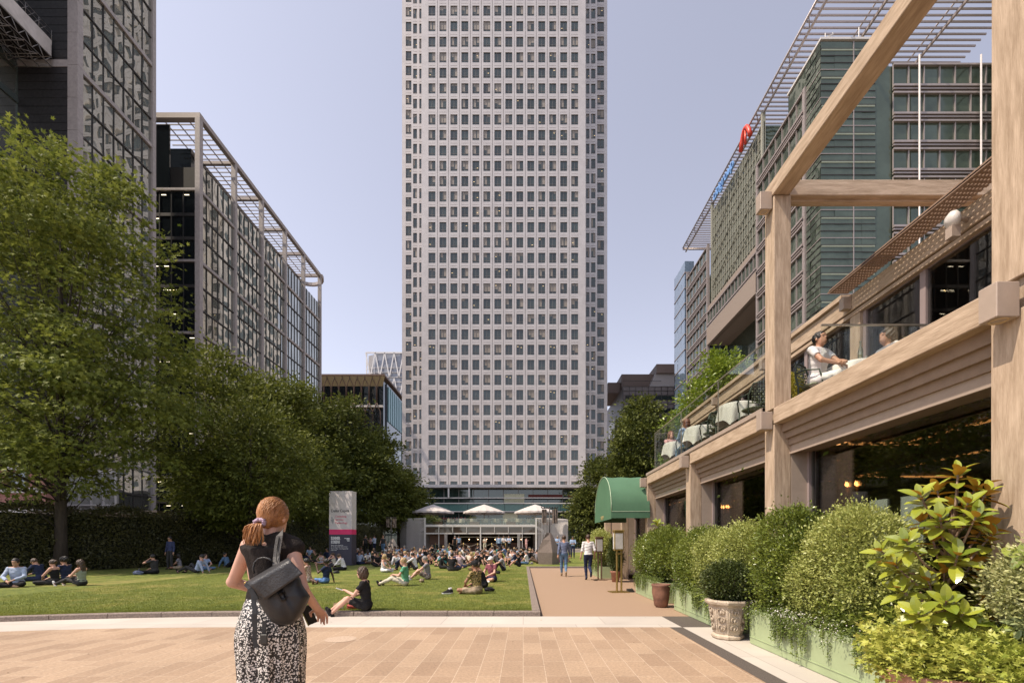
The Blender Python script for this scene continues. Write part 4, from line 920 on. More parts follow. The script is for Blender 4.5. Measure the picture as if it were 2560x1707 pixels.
# menu stands
def stand(x, y, h, m, label, d=0.2):
    t = thing('menu_stand', label, 'menu stand', (x, y, .004), R(8))
    b = MB(); b.bbox(-.26, .3, -.2, .2, 0, .02, .005); b.obj('base_plate', m, t)
    for dx in (-.05, .09): b = MB(); b.bbox(dx, dx + .045, -.03, .03, .02, h - .1, .005); b.obj('upright', m, t)
    b = MB(); b.bbox(-.13, .16, -.07, .05, h - .62, h - .05, .01); b.bbox(-.15, .18, -.09, .07, h - .05, h, .01); b.bbox(-.06, .13, -.045, .045, h - .74, h - .68, .004); b.obj('case', m, t)
    b = MB(); b.box(-.138, -.132, -.055, .035, h - .57, h - .1, 0); b.box(-.10, .13, -.078, -.072, h - .57, h - .1, 0); b.obj('menu_sheet', mat('menu_paper', (.60, .57, .52), .4), t)
    return t
stand(2.84, 13.45, 1.86, mat('brass', (.42, .29, .10), .35, .7, var=.15), 'polished brass menu stand with two thin uprights in front of the green awning')
stand(3.02, 17.9, 1.72, mat('bronze', (.22, .135, .09), .45, .4), 'bronze brown menu stand on a flat base left of the potted cone plant')
b = MB(); b.bbox(-.05, .12, -.1, .1, 0, .09, .01); b.tube([(.12, -.08, .03), (.15, -.08, .03)], .03, 8); b.tube([(-.02, .05, .05), (.06, .05, .05), (.1, 0, .11)], .012, 5); b.obj('floor_light', mat('black_plastic', (.03, .028, .026), .4), label='small black floor light on the ground beside the brass menu stand', cat='floor light', loc=(3.18, 13.5, .004))

# ================================================================ PLANTERS
m_sage = mat('sage_green_paint', (.36, .43, .24), .55, var=.10, scale=2.2, bump=.05)
m_soil = mat('soil', (.05, .035, .025), .95, var=.4, scale=20)
def trough(name, y0, y1, label, x0=3.33, x1=3.93, h=.5):
    L = ((x0 + x1) / 2, (y0 + y1) / 2, 0); t = thing(name, label, 'planter', L); b = MB()
    b.box(x0, x0 + .035, y0, y1, .01, h); b.box(x1 - .035, x1, y0, y1, .01, h); b.box(x0 + .036, x1 - .036, y0, y0 + .035, .01, h - .002); b.box(x0 + .036, x1 - .036, y1 - .035, y1, .01, h - .002)
    b.box(x0 - .008, x0, y0, y1, .10, .112); b.box(x0 + .01, x1 - .01, y0 + .005, y1 - .005, 0, .02)
    for s in (y0 + .006, y1 - .02): b.box(x0 - .006, x0, s, s + .014, .112, h - .003)
    shift(b, L).obj('box', m_sage, t); b = MB(); b.box(x0 + .036, x1 - .036, y0 + .036, y1 - .036, h - .1, h - .05); shift(b, L).obj('soil', m_soil, t)
    return t
trough('trough_planter', 4.02, 6.58, 'nearest sage green trough planter with white trailing flowers, under the tall clipped shrubs')
trough('trough_planter', 7.25, 9.88, 'sage green trough planter between the carved stone urn and the rusty brown pot')
trough('trough_planter', 10.9, 13.25, 'sage green trough planter right of the brass menu stand')
trough('trough_planter', 18.6, 21.2, 'farthest sage green trough planter, behind the bronze menu stand', 3.2, 3.75)
def pot(name, x, y, prof, n, m, label, cat='pot', soilz=None, sr=None, rot=0., smooth=True):
    t = thing(name, label, cat, (x, y, 0.003)); b = MB(); b.lathe(prof, n=n, smooth=smooth, rot=rot); b.obj('pot_body', m, t)
    b = MB(); b.lathe([(0, soilz), (sr, soilz)], n=n, rot=rot); b.obj('soil', m_soil, t); return t
m_terra = mat('terracotta', (.42, .20, .13), .8, var=.2, scale=9, bump=.2)
m_rust = mat('rusty_clay', (.26, .125, .08), .75, col2=(.13, .06, .04), scale=7, bump=.3)
pot('clay_pot', 3.5, 17., [(0, 0), (.13, 0), (.17, .34), (.2, .36), (.2, .42), (.17, .42), (.165, .34)], 20, m_terra, 'terracotta pot of the dark cone plant beside the restaurant entrance', soilz=.36, sr=.165)
pot('clay_pot', 3.17, 10.3, [(0, 0), (.12, 0), (.15, .04), (.205, .34), (.2, .46), (.215, .49), (.215, .53), (.18, .53), (.175, .4)], 12, m_rust, 'rusty brown square-shouldered clay pot between two green troughs', soilz=.45, sr=.17, rot=.3)
m_stone = mat('carved_stone', (.56, .47, .37), .85, col2=(.36, .28, .20), scale=7, bump=.5, bscale=30)
def urn():
    t = thing('stone_urn', 'octagonal carved stone urn holding a dark clipped ball bush', 'planter', (3.17, 6.95, .003)); rot = R(22.5)
    b = MB(); b.lathe([(0, 0), (.215, 0), (.235, .02), (.235, .05), (.205, .075), (.215, .10), (.275, .50), (.30, .525), (.325, .54), (.335, .575), (.325, .60), (.27, .60), (.255, .5)], n=8, smooth=False, rot=rot); b.obj('urn_body', m_stone, t)
    b = MB(); b.lathe([(0, .53), (.26, .53)], n=8, rot=rot); b.obj('soil', m_soil, t)
    b = MB()
    for k in range(8):
        a = R(45 * k); cs, sn = math.cos(a), math.sin(a)
        def W(u, z, o=.0):
            r = (.215 + .06 * (z - .1) / .4) * math.cos(R(22.5)) + o; return (r * cs - u * sn, r * sn + u * cs, z)
        for q in range(3):
            zc = .17 + .125 * q
            for sg in (-1, 1):
                b.tube([W(sg * .008, zc - .04, .008), W(sg * .045, zc - .005, .014), W(sg * .05, zc + .035, .012), W(sg * .014, zc + .055, .01)], [.006, .011, .01, .005], 5)
            b.tube([W(0, zc - .03, .01), W(0, zc + .02, .02)], [.016, .01], 6)
        for sg in (-1, 1): b.tube([W(sg * .066, .12, .003), W(sg * .078, .47, .003)], .006, 4)
    b.obj('carved_relief', m_stone, t)
urn()
# ================================================================ SHRUBS
lm_small = leafmat('small_yellow_green_leaf', (.20, .245, .045), (.52, .53, .17), .25, .4)
lm_cream = leafmat('cream_edged_leaf', (.25, .28, .09), (.60, .58, .28), .25, .45)
lm_mid = leafmat('mid_green_leaf', (.065, .10, .014), (.26, .30, .05), .2, .28)
lm_dark = leafmat('dark_yew_leaf', (.02, .04, .008), (.10, .12, .02), .15, .5)
lm_pit = leafmat('glossy_leaf', (.09, .14, .02), (.32, .36, .07), .15, .25)
lm_mag = leafmat('magnolia_leaf', (.085, .14, .014), (.37, .39, .045), .12, .16, back=(.48, .24, .035), spec=.7)
lm_ivy = leafmat('ivy_leaf', (.26, .32, .045), (.62, .60, .14), .3, .4)
lm_trail = leafmat('trailing_leaf', (.08, .13, .02), (.24, .29, .06), .3, .5)
def shrub(name, label, ells, nc, npc, spread, leaf, m, tmpl=LEAF4, flat=.9, shell=.6, cat='shrub', up=.55, stem=True, keep=None, group=None, zb=.4):
    c0 = (sum(e[0] for e in ells) / len(ells), sum(e[1] for e in ells) / len(ells), zb); t = thing(name, label, cat, c0, 0, group)
    p, d, c = clumps(ells, nc, npc, spread, flat, shell, keep); n = len(p)
    ns = max(20, nc // 7); u = rdir(ns); u[:, 2] = np.abs(u[:, 2]) * .9 - .1; E = np.array([e[:6] for e in ells])[rng.integers(0, len(ells), ns)]
    a0 = E[:, :3] + u * E[:, 3:6] * .95; gd = unit(u + np.array([0, 0, .5]) + rdir(ns) * .35); Ls = leaf * rng.uniform(1.5, 5.5, ns); kk = np.linspace(.1, 1, 9)
    sp_ = (a0[:, None, :] + gd[:, None, :] * (Ls[:, None] * kk[None])[..., None]).reshape(-1, 3); sd_ = unit(np.repeat(gd, 9, 0) * .8 + rdir(ns * 9))
    p = np.concatenate([p, sp_]); d = np.concatenate([d, sd_]); n = len(p)
    D = unit(d + rdir(n) * .8 + np.array([0, 0, .25])); N = unit(rdir(n) * .6 + d * .5 + np.array([0, 0, up]))
    link('foliage', leaves(p - np.array(c0), D, N, leaf * (.65 + .7 * rng.random(n)), tmpl, m), t)
    if stem:
        b = MB()
        for k in range(12):
            q = c[random.randrange(len(c))] - np.array(c0); a = (random.uniform(-.06, .06), random.uniform(-.1, .1), 0); b.tube([a, (q[0] * .5, q[1] * .5, q[2] * .45), tuple(q)], [.014, .009, .003], 5)
        b.obj('stems', bark(), t)
    return t
def rosettes(name, label, cs, dirs, per, size, tmpl, m, base, tilt=(35, 80), cat='plant', parent=None, stems=None, loc=None):
    P_, D_, N_, S_ = [], [], [], []
    for c, ax in zip(cs, dirs):
        ax = Vector(ax).normalized(); u = ax.orthogonal().normalized(); v = ax.cross(u); n = random.randint(*per)
        for i in range(n):
            q = 2.4 * i + random.random() * .5; tl = R(tilt[0] + (tilt[1] - tilt[0]) * (i + .5) / n + random.uniform(-8, 8)); o = u * math.cos(q) + v * math.sin(q)
            d = ax * math.cos(tl) + o * math.sin(tl); nn = ax * math.sin(tl) - o * math.cos(tl)
            P_.append(Vector(c) + ax * (-.012 * i)); D_.append(d); N_.append(nn); S_.append(size * random.uniform(.7, 1.1) * (.75 if i < 2 else 1))
    t = parent if parent is not None else thing(name, label, cat, base)
    P_ = np.array([tuple(p) for p in P_]) - np.array(base if loc is None else loc)
    link('foliage', leaves(P_, np.array([tuple(d) for d in D_]), np.array([tuple(d) for d in N_]), np.array(S_), tmpl, m), t); return t
# clipped ball in the urn
shrub('ball_bush', 'dark clipped ball bush growing in the carved stone urn', [(3.2, 7.0, .86, .36, .36, .30)], 750, 26, .07, .03, lm_dark, LEAF4, .8, .82, up=.3, zb=.53)
# tall shrubs behind the near troughs, near to far
shrub('shrub', 'large rounded yellow-green small-leaved shrub left of the magnolia', [(3.80, 5.1, 1.36, .42, .52, .52), (3.72, 5.5, .95, .36, .5, .42), (3.7, 4.7, 1.05, .3, .35, .35)], 2100, 26, .12, .032, lm_small, LEAF4, .8, .75)
shrub('shrub', 'glossy mid green shrub with leaf rosettes beside the tall middle timber column', [(3.8, 6.35, 1.36, .44, .55, .60), (3.7, 6.2, .9, .38, .65, .42), (3.7, 5.9, 1.2, .3, .35, .4)], 1500, 26, .13, .038, lm_mid, LEAF4, .8, .7)
shrub('shrub', 'rounded yellow-green shrub directly behind the ball bush', [(3.75, 7.55, 1.2, .44, .7, .60), (3.68, 7.6, .85, .38, .7, .42)], 1900, 24, .12, .034, lm_small, LEAF4, .8, .72)
shrub('shrub', 'broad leafy green shrub above the rusty brown pot', [(3.76, 9.3, 1.18, .42, 1.0, .58), (3.66, 9.3, .85, .36, .9, .42)], 1900, 24, .14, .04, lm_mid, LEAF4, .8, .7)
shrub('shrub', 'light green shrub between the rusty pot and the urn, second row', [(3.68, 8.5, 1.15, .36, .6, .56)], 900, 24, .12, .034, lm_small, LEAF4, .8, .7)
shrub('shrub', 'dense green shrub next to the brass menu stand', [(3.74, 11.7, 1.2, .46, 1.15, .66), (3.66, 12.6, 1.1, .42, .8, .62)], 2000, 24, .16, .046, lm_mid, LEAF4, .8, .7)
shrub('shrub', 'yellow-green shrub at the end of the troughs by the awning', [(3.7, 12.9, 1.05, .34, .5, .5)], 500, 24, .14, .045, lm_small, LEAF4, .8, .7)
shrub('shrub', 'pale yellow-green shrub cut off by the right edge in front of the near column', [(3.86, 3.18, 1.12, .34, .36, .36)], 1000, 26, .10, .03, lm_cream, LEAF4, .8, .78)
shrub('shrub', 'bushy light green shrub in the farthest trough', [(3.42, 19.9, 1.25, .40, 1.1, .72)], 900, 24, .2, .06, lm_small, LEAF4, .8, .7)
shrub('cone_bush', 'dark green cone bush in the terracotta pot under the awning', [(3.5, 17., .85, .26, .26, .42), (3.5, 17, 1.2, .2, .2, .5)], 420, 24, .12, .045, lm_dark, LEAF4, .8, .7)
shrub('shrub', 'low dark bushy plant behind the trailing flowers of the nearest trough', [(3.7, 4.75, .68, .28, .75, .22)], 700, 22, .10, .035, lm_mid, LEAF4, .8, .5, zb=.42)
# pittosporum rosettes poking out of the green shrubs
cs, ds = [], []
for (ex, ey, ez, rx, ry, rz) in [(3.85, 6.35, 1.28, .40, .54, .60), (3.8, 9.2, 1.1, .38, .9, .6), (3.75, 12.2, 1.12, .42, 1., .62)]:
    for k in range(70):
        u = rdir(1)[0]; u[0] = -abs(u[0]) if random.random() < .8 else u[0]; u[2] = abs(u[2]) * .9 - .25; u[1] = -abs(u[1]) if random.random() < .6 else u[1]
        cs.append((ex + rx * u[0] * 1.02, ey + ry * u[1], ez + rz * u[2] * 1.05)); ds.append((u[0] * .7, u[1] * .6, u[2] + .55))
rosettes('rosette_plant', 'glossy rosette-leaved stems rising through the green shrubs', cs, ds, (7, 10), .085, LEAF6, lm_pit, (3.8, 9, .45), cat='plant')
# young magnolia by the far column
cs = [(3.62 + random.uniform(-.12, .12), 12.2 + random.uniform(-.2, .2), z) for z in (1.35, 1.5, 1.65, 1.78, 1.9, 2.0, 2.06, 1.6, 1.72)]
cs += [(3.45 + random.uniform(-.15, .15), 12.0 + random.uniform(-.5, .5), random.uniform(1.1, 1.5)) for _ in range(7)]
rosettes('magnolia', 'small yellow-tipped magnolia rising above the far trough against the window', cs, [(random.uniform(-.6, .3), random.uniform(-.5, .3), 1) for _ in cs], (7, 9), .19, BIGLEAF, lm_mag, (3.62, 12.2, .45), cat='shrub')
# big magnolia
def magnolia():
    base = (3.52, 3.78, .42); t = thing('magnolia', 'tall glossy magnolia with rust-backed leaves in the foreground at right', 'magnolia', base)
    def M(px, py, Y): v = P(px, py, Y); return v
    tips = [(2395, 1175, 3.75), (2300, 1235, 3.7), (2340, 1215, 3.9), (2440, 1215, 3.85), (2470, 1225, 3.7), (2350, 1290, 3.55), (2420, 1255, 3.6), (2265, 1350, 3.6), (2470, 1305, 3.75), (2480, 1335, 3.6), (2235, 1410, 3.8), (2395, 1385, 3.5),
            (2330, 1340, 3.8), (2440, 1290, 3.5), (2365, 1500, 3.45), (2295, 1530, 3.5), (2410, 1530, 3.4), (2455, 1500, 3.6), (2250, 1470, 3.75), (2320, 1450, 3.7), (2480, 1540, 3.6), (2380, 1260, 3.8), (2300, 1290, 3.9), (2435, 1400, 3.7), (2360, 1420, 3.7), (2200, 1375, 3.9)]
    cs = [M(*q) for q in tips]; ax = []
    b = MB(); tr = [M(2375, 1625, 3.72), M(2358, 1560, 3.72), M(2362, 1470, 3.74), M(2372, 1380, 3.76), M(2390, 1280, 3.78), M(2395, 1190, 3.76)]
    for c in cs:
        f = min(max((c.z - tr[0].z) / (tr[-1].z - tr[0].z), 0), .98) * .72; k = f * 5; i = int(k); s = tr[i].lerp(tr[min(i + 1, 5)], k - i); mid = s.lerp(c, .55) - Vector((0, 0, .05)); b.tube([s, mid, c], [.013, .009, .006], 6)
        ax.append(((c - s).normalized() + Vector((-.15, -.25, .9))))
    LL = Vector(base); b.tube(tr, [.030, .026, .020, .016, .011, .008], 8); b.tube([tr[0], M(2330, 1560, 3.8), M(2300, 1480, 3.9)], [.026, .018, .01], 7); b.tube([tr[0], tr[0] - Vector((0, 0, .15))], .034, 7)
    b.v = [tuple(Vector(v) - LL) for v in b.v]; b.obj('branches', mat('magnolia_bark', (.30, .21, .14), .8, var=.3, scale=20, bump=.3), t)
    rosettes('', '', cs, ax, (9, 13), .165, BIGLEAF, lm_mag, base, (22, 105), parent=t)
magnolia()
cs = [P(2530, 1600, 3.3), P(2560, 1560, 3.2), P(2500, 1640, 3.25), P(2570, 1650, 3.1), P(2590, 1600, 3.2)]
rosettes('fatsia', 'broad-fingered pale leaves at the foot of the near column, right edge', cs, [(-.5, -.8, .9)] * 5, (4, 6), .17, FATSIA, leafmat('fatsia_leaf', (.28, .34, .14), (.48, .52, .28), .2, .35), (3.6, 3.3, .4), (30, 85), cat='plant')
cs = [P(2560, 1385, 3.2), P(2575, 1480, 3.2), P(2540, 1470, 3.3), P(2550, 1700, 3.1)]
rosettes('rosette_plant', 'few long glossy leaves entering from the right edge above the pale fingered leaves', cs, [(-.9, -.4, .5)] * 4, (5, 7), .15, BIGLEAF, lm_pit, (3.75, 3.2, .4), (30, 95), cat='plant')
# ivy and trailers
shrub('ivy', 'bright yellow-green ivy spilling over the terracotta pot in the bottom right corner', [(3.2, 3.5, .60, .42, .42, .14), (3.45, 3.55, .68, .5, .5, .12), (2.98, 3.45, .52, .2, .3, .12), (3.5, 3.0, .6, .5, .4, .12)], 900, 16, .09, .05, lm_ivy, PALM, .5, .35, up=1.2, stem=False, cat='ivy')
shrub('leafy_shrub', 'dark leafy undergrowth at the magnolia stems', [(3.85, 3.9, .62, .45, .55, .18)], 350, 18, .12, .075, lm_mid, PALM, .6, .3, up=.8, stem=False, zb=.42)
pot('clay_pot', 3.1, 3.42, [(0, 0), (.2, 0), (.27, .4), (.31, .42), (.31, .5), (.27, .5), (.26, .4)], 24, mat('pink_terracotta', (.55, .27, .19), .8, var=.2, scale=9, bump=.2), 'round pinkish terracotta pot half hidden by ivy at the bottom edge', soilz=.45, sr=.26)
def trailers(name, label, y0, y1, n, x=3.31, z=.5, flowers=False, m=lm_trail, cat='trailing plant'):
    t = thing(name, label, cat, (x, (y0 + y1) / 2, z)); P_ = []; b = MB(); base = np.array([x, (y0 + y1) / 2, z])
    ys = [random.uniform(y0, y1) for _ in range(max(4, n // 6))]
    for k in range(n):
        yc = random.choice(ys) + random.gauss(0, .07); Lh = random.uniform(.08, .36) * (1 if random.random() < .8 else 1.3); xx = x - random.uniform(.0, .06); pts = [(x + .1, yc, z + .03), (xx - .01, yc, z + .03), (xx - .012, yc + random.uniform(-.02, .02), z - Lh * .5), (xx - .008, yc + random.uniform(-.04, .04), z - min(Lh, z - .03))]
        b.tube([Vector(p) - Vector(base) for p in pts], .0018, 3)
        for q in range(int(14 + Lh * 90)):
            f = random.random() ** .8; P_.append((xx - random.uniform(0, .025), yc + random.gauss(0, .011), z + .04 - f * min(Lh, z - .04)))
    b.obj('stems', bark(), t)
    for k in range(int((y1 - y0) * 900)): P_.append((x + random.uniform(-.09, .16), random.uniform(y0, y1), z + random.uniform(-.04, .12)))
    p = np.array(P_) - base; m_ = len(p); link('foliage', leaves(p, rdir(m_) + np.array([-.3, -.2, -.3]), rdir(m_) + np.array([-.6, -.3, .5]), .026 * (.7 + .6 * rng.random(m_)), LEAF4, m), t)
    if flowers:
        q = 420; yy = rng.choice(np.array(ys), q) + rng.normal(size=q) * .12; p = np.stack([x - .07 * rng.random(q) - .0 + .1 * (rng.random(q) < .5), yy, z + .02 + rng.uniform(-.12, .12, q)], 1) - base
        link('flowers', leaves(p, rdir(q), rdir(q) + np.array([-1, -.4, .6]), np.full(q, .018), LEAF6, mat('white_petal', (.8, .76, .70), .6, var=.04)), t)
trailers('trailing_plant', 'trailing plant with tiny white flowers along the nearest trough', 4.1, 6.55, 75, flowers=True)
trailers('trailing_plant', 'long green trailing strands hanging over the trough left of the stone urn', 7.3, 9.85, 70)
trailers('trailing_plant', 'short trailing strands over the trough by the brass menu stand', 10.95, 13.2, 46)
trailers('trailing_plant', 'trailing greenery on the farthest trough', 18.7, 21.1, 30, x=3.18)
cs = [(3.42, 8.3, .55), (3.4, 7.7, .52)]
rosettes('fern', 'arching yellow-green fern over the trough beside the ball bush', cs, [(-.8, -.4, .6)] * 2, (14, 18), .36, STRAP, leafmat('fern_leaf', (.22, .28, .03), (.42, .46, .06), .3), (3.4, 8, .5), (20, 100), cat='fern')

# ================================================================ LANTERNS, LAMPSHADE
def lantern(x, y, z, s, label):
    t = thing('lantern', label, 'lantern', (x, y, z)); m = mat('black_iron', (.09, .065, .05), .35, .6); b = MB(); h, r0, r1 = .62 * s, .15 * s, .21 * s
    for k in range(4):
        a = R(45 + 90 * k); c, sn = math.cos(a), math.sin(a); b.tube([(r0 * c, r0 * sn, 0), (r1 * c, r1 * sn, h)], .012 * s, 4); b.tube([(r1 * c, r1 * sn, h), (r1 * .8 * c, r1 * .8 * sn, h + .1 * s), (.05 * s * c, .05 * s * sn, h + .17 * s)], .012 * s, 4)
    for r, z_ in ((r0, 0), (r1, h)): b.tube([(r * math.cos(R(45 + 90 * k)), r * math.sin(R(45 + 90 * k)), z_) for k in range(5)], .014 * s, 4)
    b.lathe([(.07 * s, h + .15 * s), (.05 * s, h + .22 * s), (.02 * s, h + .25 * s)], n=10); b.tube([(0, 0, h + .2 * s), (0, 0, 3.2 - z)], .008, 4); b.obj('frame', m, t)
    b = MB()
    for k in range(4): a = R(90 * k); b.tube([(0, 0, .12 * s), (.07 * s * math.cos(a), .07 * s * math.sin(a), .10 * s), (.09 * s * math.cos(a), .09 * s * math.sin(a), .14 * s)], .007, 4)
    b.tube([(0, 0, .1 * s), (0, 0, h)], .006, 4); b.obj('candle_arms', m, t)
    for k in range(4): a = R(90 * k); b = MB(); b.tube([(.09 * s * math.cos(a), .09 * s * math.sin(a), .14 * s), (.09 * s * math.cos(a), .09 * s * math.sin(a), .27 * s)], .014, 7); b.obj('candle', mat('candle_wax', (.6, .35, .2), .6), t)
    for k in range(4): a = R(90 * k); b = MB(); b.lathe([(.002, 0), (.018, .02), (.016, .045), (.001, .09)], (.09 * s * math.cos(a), .09 * s * math.sin(a), .28 * s), 8); b.obj('bulb', glow('candle_bulb', (1, .42, .12), 9), t)
lantern(5.4, 7.37, 2.12, 1.0, 'black iron candle lantern behind the big window, left of the teal lampshade')
lantern(5.2, 11.55, 2.1, .95, 'iron lantern glowing behind the second window from the awning')
pt = P(2262, 1250, 6.6); t = thing('table_lamp', 'teal drum-shaped table lamp inside the big window behind the magnolia', 'table lamp', (pt.x, pt.y, .85))
b = MB(); b.lathe([(.13, .62), (.17, .28)], n=20); b.obj('lamp_shade', mat('teal_shade', (.02, .17, .15), .6), t); b = MB(); b.lathe([(.09, 0), (.07, .02), (.02, .05), (.03, .15), (.015, .3)], n=12); b.obj('lamp_stem', m_tau, t)
# ================================================================ BALCONY FURNITURE
ZF = 3.63
m_rat = mat('dark_green_rattan', (.05, .065, .045), .5); m_ratw = mat('woven_green_cream', (.34, .36, .24), .6, col2=(.04, .055, .03), scale=40)
m_cloth = mat('white_tablecloth', (.78, .74, .70), .85, var=.03, scale=4)
def chair_parts():
    t = thing('bistro_chair', '', 'chair'); b = MB()
    for s in (-1, 1):
        b.tube([(.2, .19 * s, 0), (.18, .19 * s, .44)], .014, 6); b.tube([(-.2, .18 * s, 0), (-.19, .2 * s, .44), (-.23, .21 * s, .66), (-.26, .14 * s, .86)], .015, 6)
        b.tube([(-.24, .21 * s, .68), (-.02, .27 * s, .67), (.16, .24 * s, .62), (.19, .2 * s, .44)], .014, 6); b.tube([(.19, .19 * s, .16), (-.2, .18 * s, .16)], .009, 5)
    b.tube([(.19, -.19, .18), (-.2, .18, .18)], .009, 5); b.tube([(.19, .19, .18), (-.2, -.18, .18)], .009, 5); b.tube([(-.26, .14, .86), (-.275, 0, .89), (-.26, -.14, .86)], .016, 6); b.obj('frame', m_rat, t)
    b = MB(); b.lathe([(0, .45), (.2, .455), (.22, .44), (.2, .425)], n=18); b.obj('seat', m_ratw, t)
    b = MB()
    for k in range(9):
        for j in range(7):
            if (k + j) % 2 == 0 or True:
                y = -.18 + .04 * k; z = .5 + .05 * j; hw = .012
                b.box(-.262 - .0 * j, -.25, y, y + .026, z, z + .034) if (k + j) % 2 == 0 else b.box(-.262, -.25, y + .01, y + .03, z + .012, z + .026)
    b.tube([(-.235, -.2, .5), (-.245, 0, .49), (-.235, .2, .5)], .009, 5); b.obj('woven_back', m_ratw, t); return t
ch0 = chair_parts(); ch0['group'] = 'woven bistro chairs on the balcony'
def chair(x, y, rz, label, first=[True]):
    if first[0]: first[0] = False; o = ch0
    else: o = copytree(ch0, (0, 0, 0))
    o.location = (x, y, ZF); o.rotation_euler = (0, 0, R(rz)); o['label'] = label
def cloth_table(x, y, label, r=.36, h=.74, drop=.42, sq=True):
    t = thing('dining_table', label, 'table', (x, y, ZF)); b = MB(); b.tube([(0, 0, 0), (0, 0, h - .02)], .03, 8); b.lathe([(0, 0), (.2, 0), (.2, .02), (0, .03)], n=14); b.lathe([(0, h - .02), (r, h - .02), (r, h), (0, h)], n=24); b.obj('pedestal', m_rat, t)
    n = 96; vs = [(0, 0, h + .008)]; rings = [(.6, 0), (1., 0), (1.03, -.02), (1.06, -.12), (1.08, -.25), (1.1, -1)]
    for k, (q, dz) in enumerate(rings):
        for i in range(n):
            a = 2 * math.pi * i / n; c4 = abs(math.cos(2 * a)) ; corner = (1 - c4) ** 1.2; dr = drop * (.75 + .4 * corner)
            f = 0 if k < 3 else (k - 2) / 3; rr = r * q + f * .035 * math.sin(a * 11 + k * .3) + f * .03 * math.sin(a * 5 + 1); z = h + .008 + (dz if dz > -.9 else -dr)
            if k == 4: z = h - dr * .55
            if k == 3: z = h - dr * .2
            vs.append((rr * math.cos(a), rr * math.sin(a), z))
    fs = [(0, 1 + i, 1 + (i + 1) % n) for i in range(n)] + [(1 + k * n + i, 1 + (k + 1) * n + i, 1 + (k + 1) * n + (i + 1) % n, 1 + k * n + (i + 1) % n) for k in range(len(rings) - 1) for i in range(n)]
    b = MB(); b.add(vs, fs, smooth=True); b.obj('tablecloth', m_cloth, t); return t
cloth_table(4.55, 9.5, 'white-clothed balcony table just left of the middle timber column')
cloth_table(4.5, 11.35, 'white-clothed balcony table in the middle of the row behind the glass')
cloth_table(4.5, 13.1, 'farthest white-clothed balcony table, at the glass corner')
cloth_table(5.45, 7.42, 'white-clothed balcony table beside the seated man in white shirt', r=.38)
chair(4.5, 8.75, 90, 'woven chair nearest the middle timber column on the balcony')
chair(4.5, 10.65, 90, 'empty woven chair between two white-clothed balcony tables')
chair(4.5, 10.2, -90, 'woven chair behind the nearest white-clothed table of the balcony row')
chair(4.5, 12.35, 90, 'woven chair carrying the woman in denim on the balcony')
chair(4.87, 7.43, -60, 'woven chair under the man in the white shirt on the balcony')
b = MB(); b.lathe([(0, 0), (.036, 0), (.038, .15), (.03, .2), (.013, .25), (.012, .3), (.016, .31), (.016, .33), (0, .335)], n=16); b.obj('bottle', clear('bottle_glass', (.75, .8, .6), .2), label='tall clear glass bottle standing on the white balcony table', cat='bottle', loc=(5.42, 7.2, ZF + .75)); b = MB()
for k, (x, lb, c) in enumerate(((5.55, 'small glass cruet beside the clear bottle on the white table', (.6, .58, .55)), (5.66, 'little red jar next to the glass cruet on the white table', (.35, .1, .07)))):
    b = MB(); b.lathe([(0, 0), (.026, 0), (.028, .06), (.012, .085), (.018, .1), (.006, .12), (0, .125)], n=12); b.obj('cruet' if k == 0 else 'jar', mat('cruet%d' % k, c, .2), label=lb, cat='cruet' if k == 0 else 'jar', loc=(x, 7.25, ZF + .75))
rosettes('yucca', 'spiky yellow-green yucca on the balcony behind the timber beam', [(5.62, 6.1, ZF + .42)] * 2, [(-.1, -.2, 1)] * 2, (22, 26), .5, STRAP, leafmat('yucca_leaf', (.20, .24, .05), (.45, .45, .12), .2), (5.62, 6.1, ZF), (10, 75), cat='plant')
b = MB(); b.lathe([(0, 0), (.12, 0), (.15, .4), (.16, .4), (.13, .38), (0, .38)], n=16); b.obj('clay_pot', m_taud, label='brown pot of the spiky yucca on the balcony', cat='pot', loc=(5.62, 6.1, ZF))
shrub('shrub', 'yellow-green box shrub on the balcony behind the man in the white shirt', [(4.75, 8.0, ZF + .42, .22, .25, .4)], 260, 20, .1, .035, leafmat('gold_leaf', (.22, .24, .02), (.52, .42, .06), .3), zb=ZF)
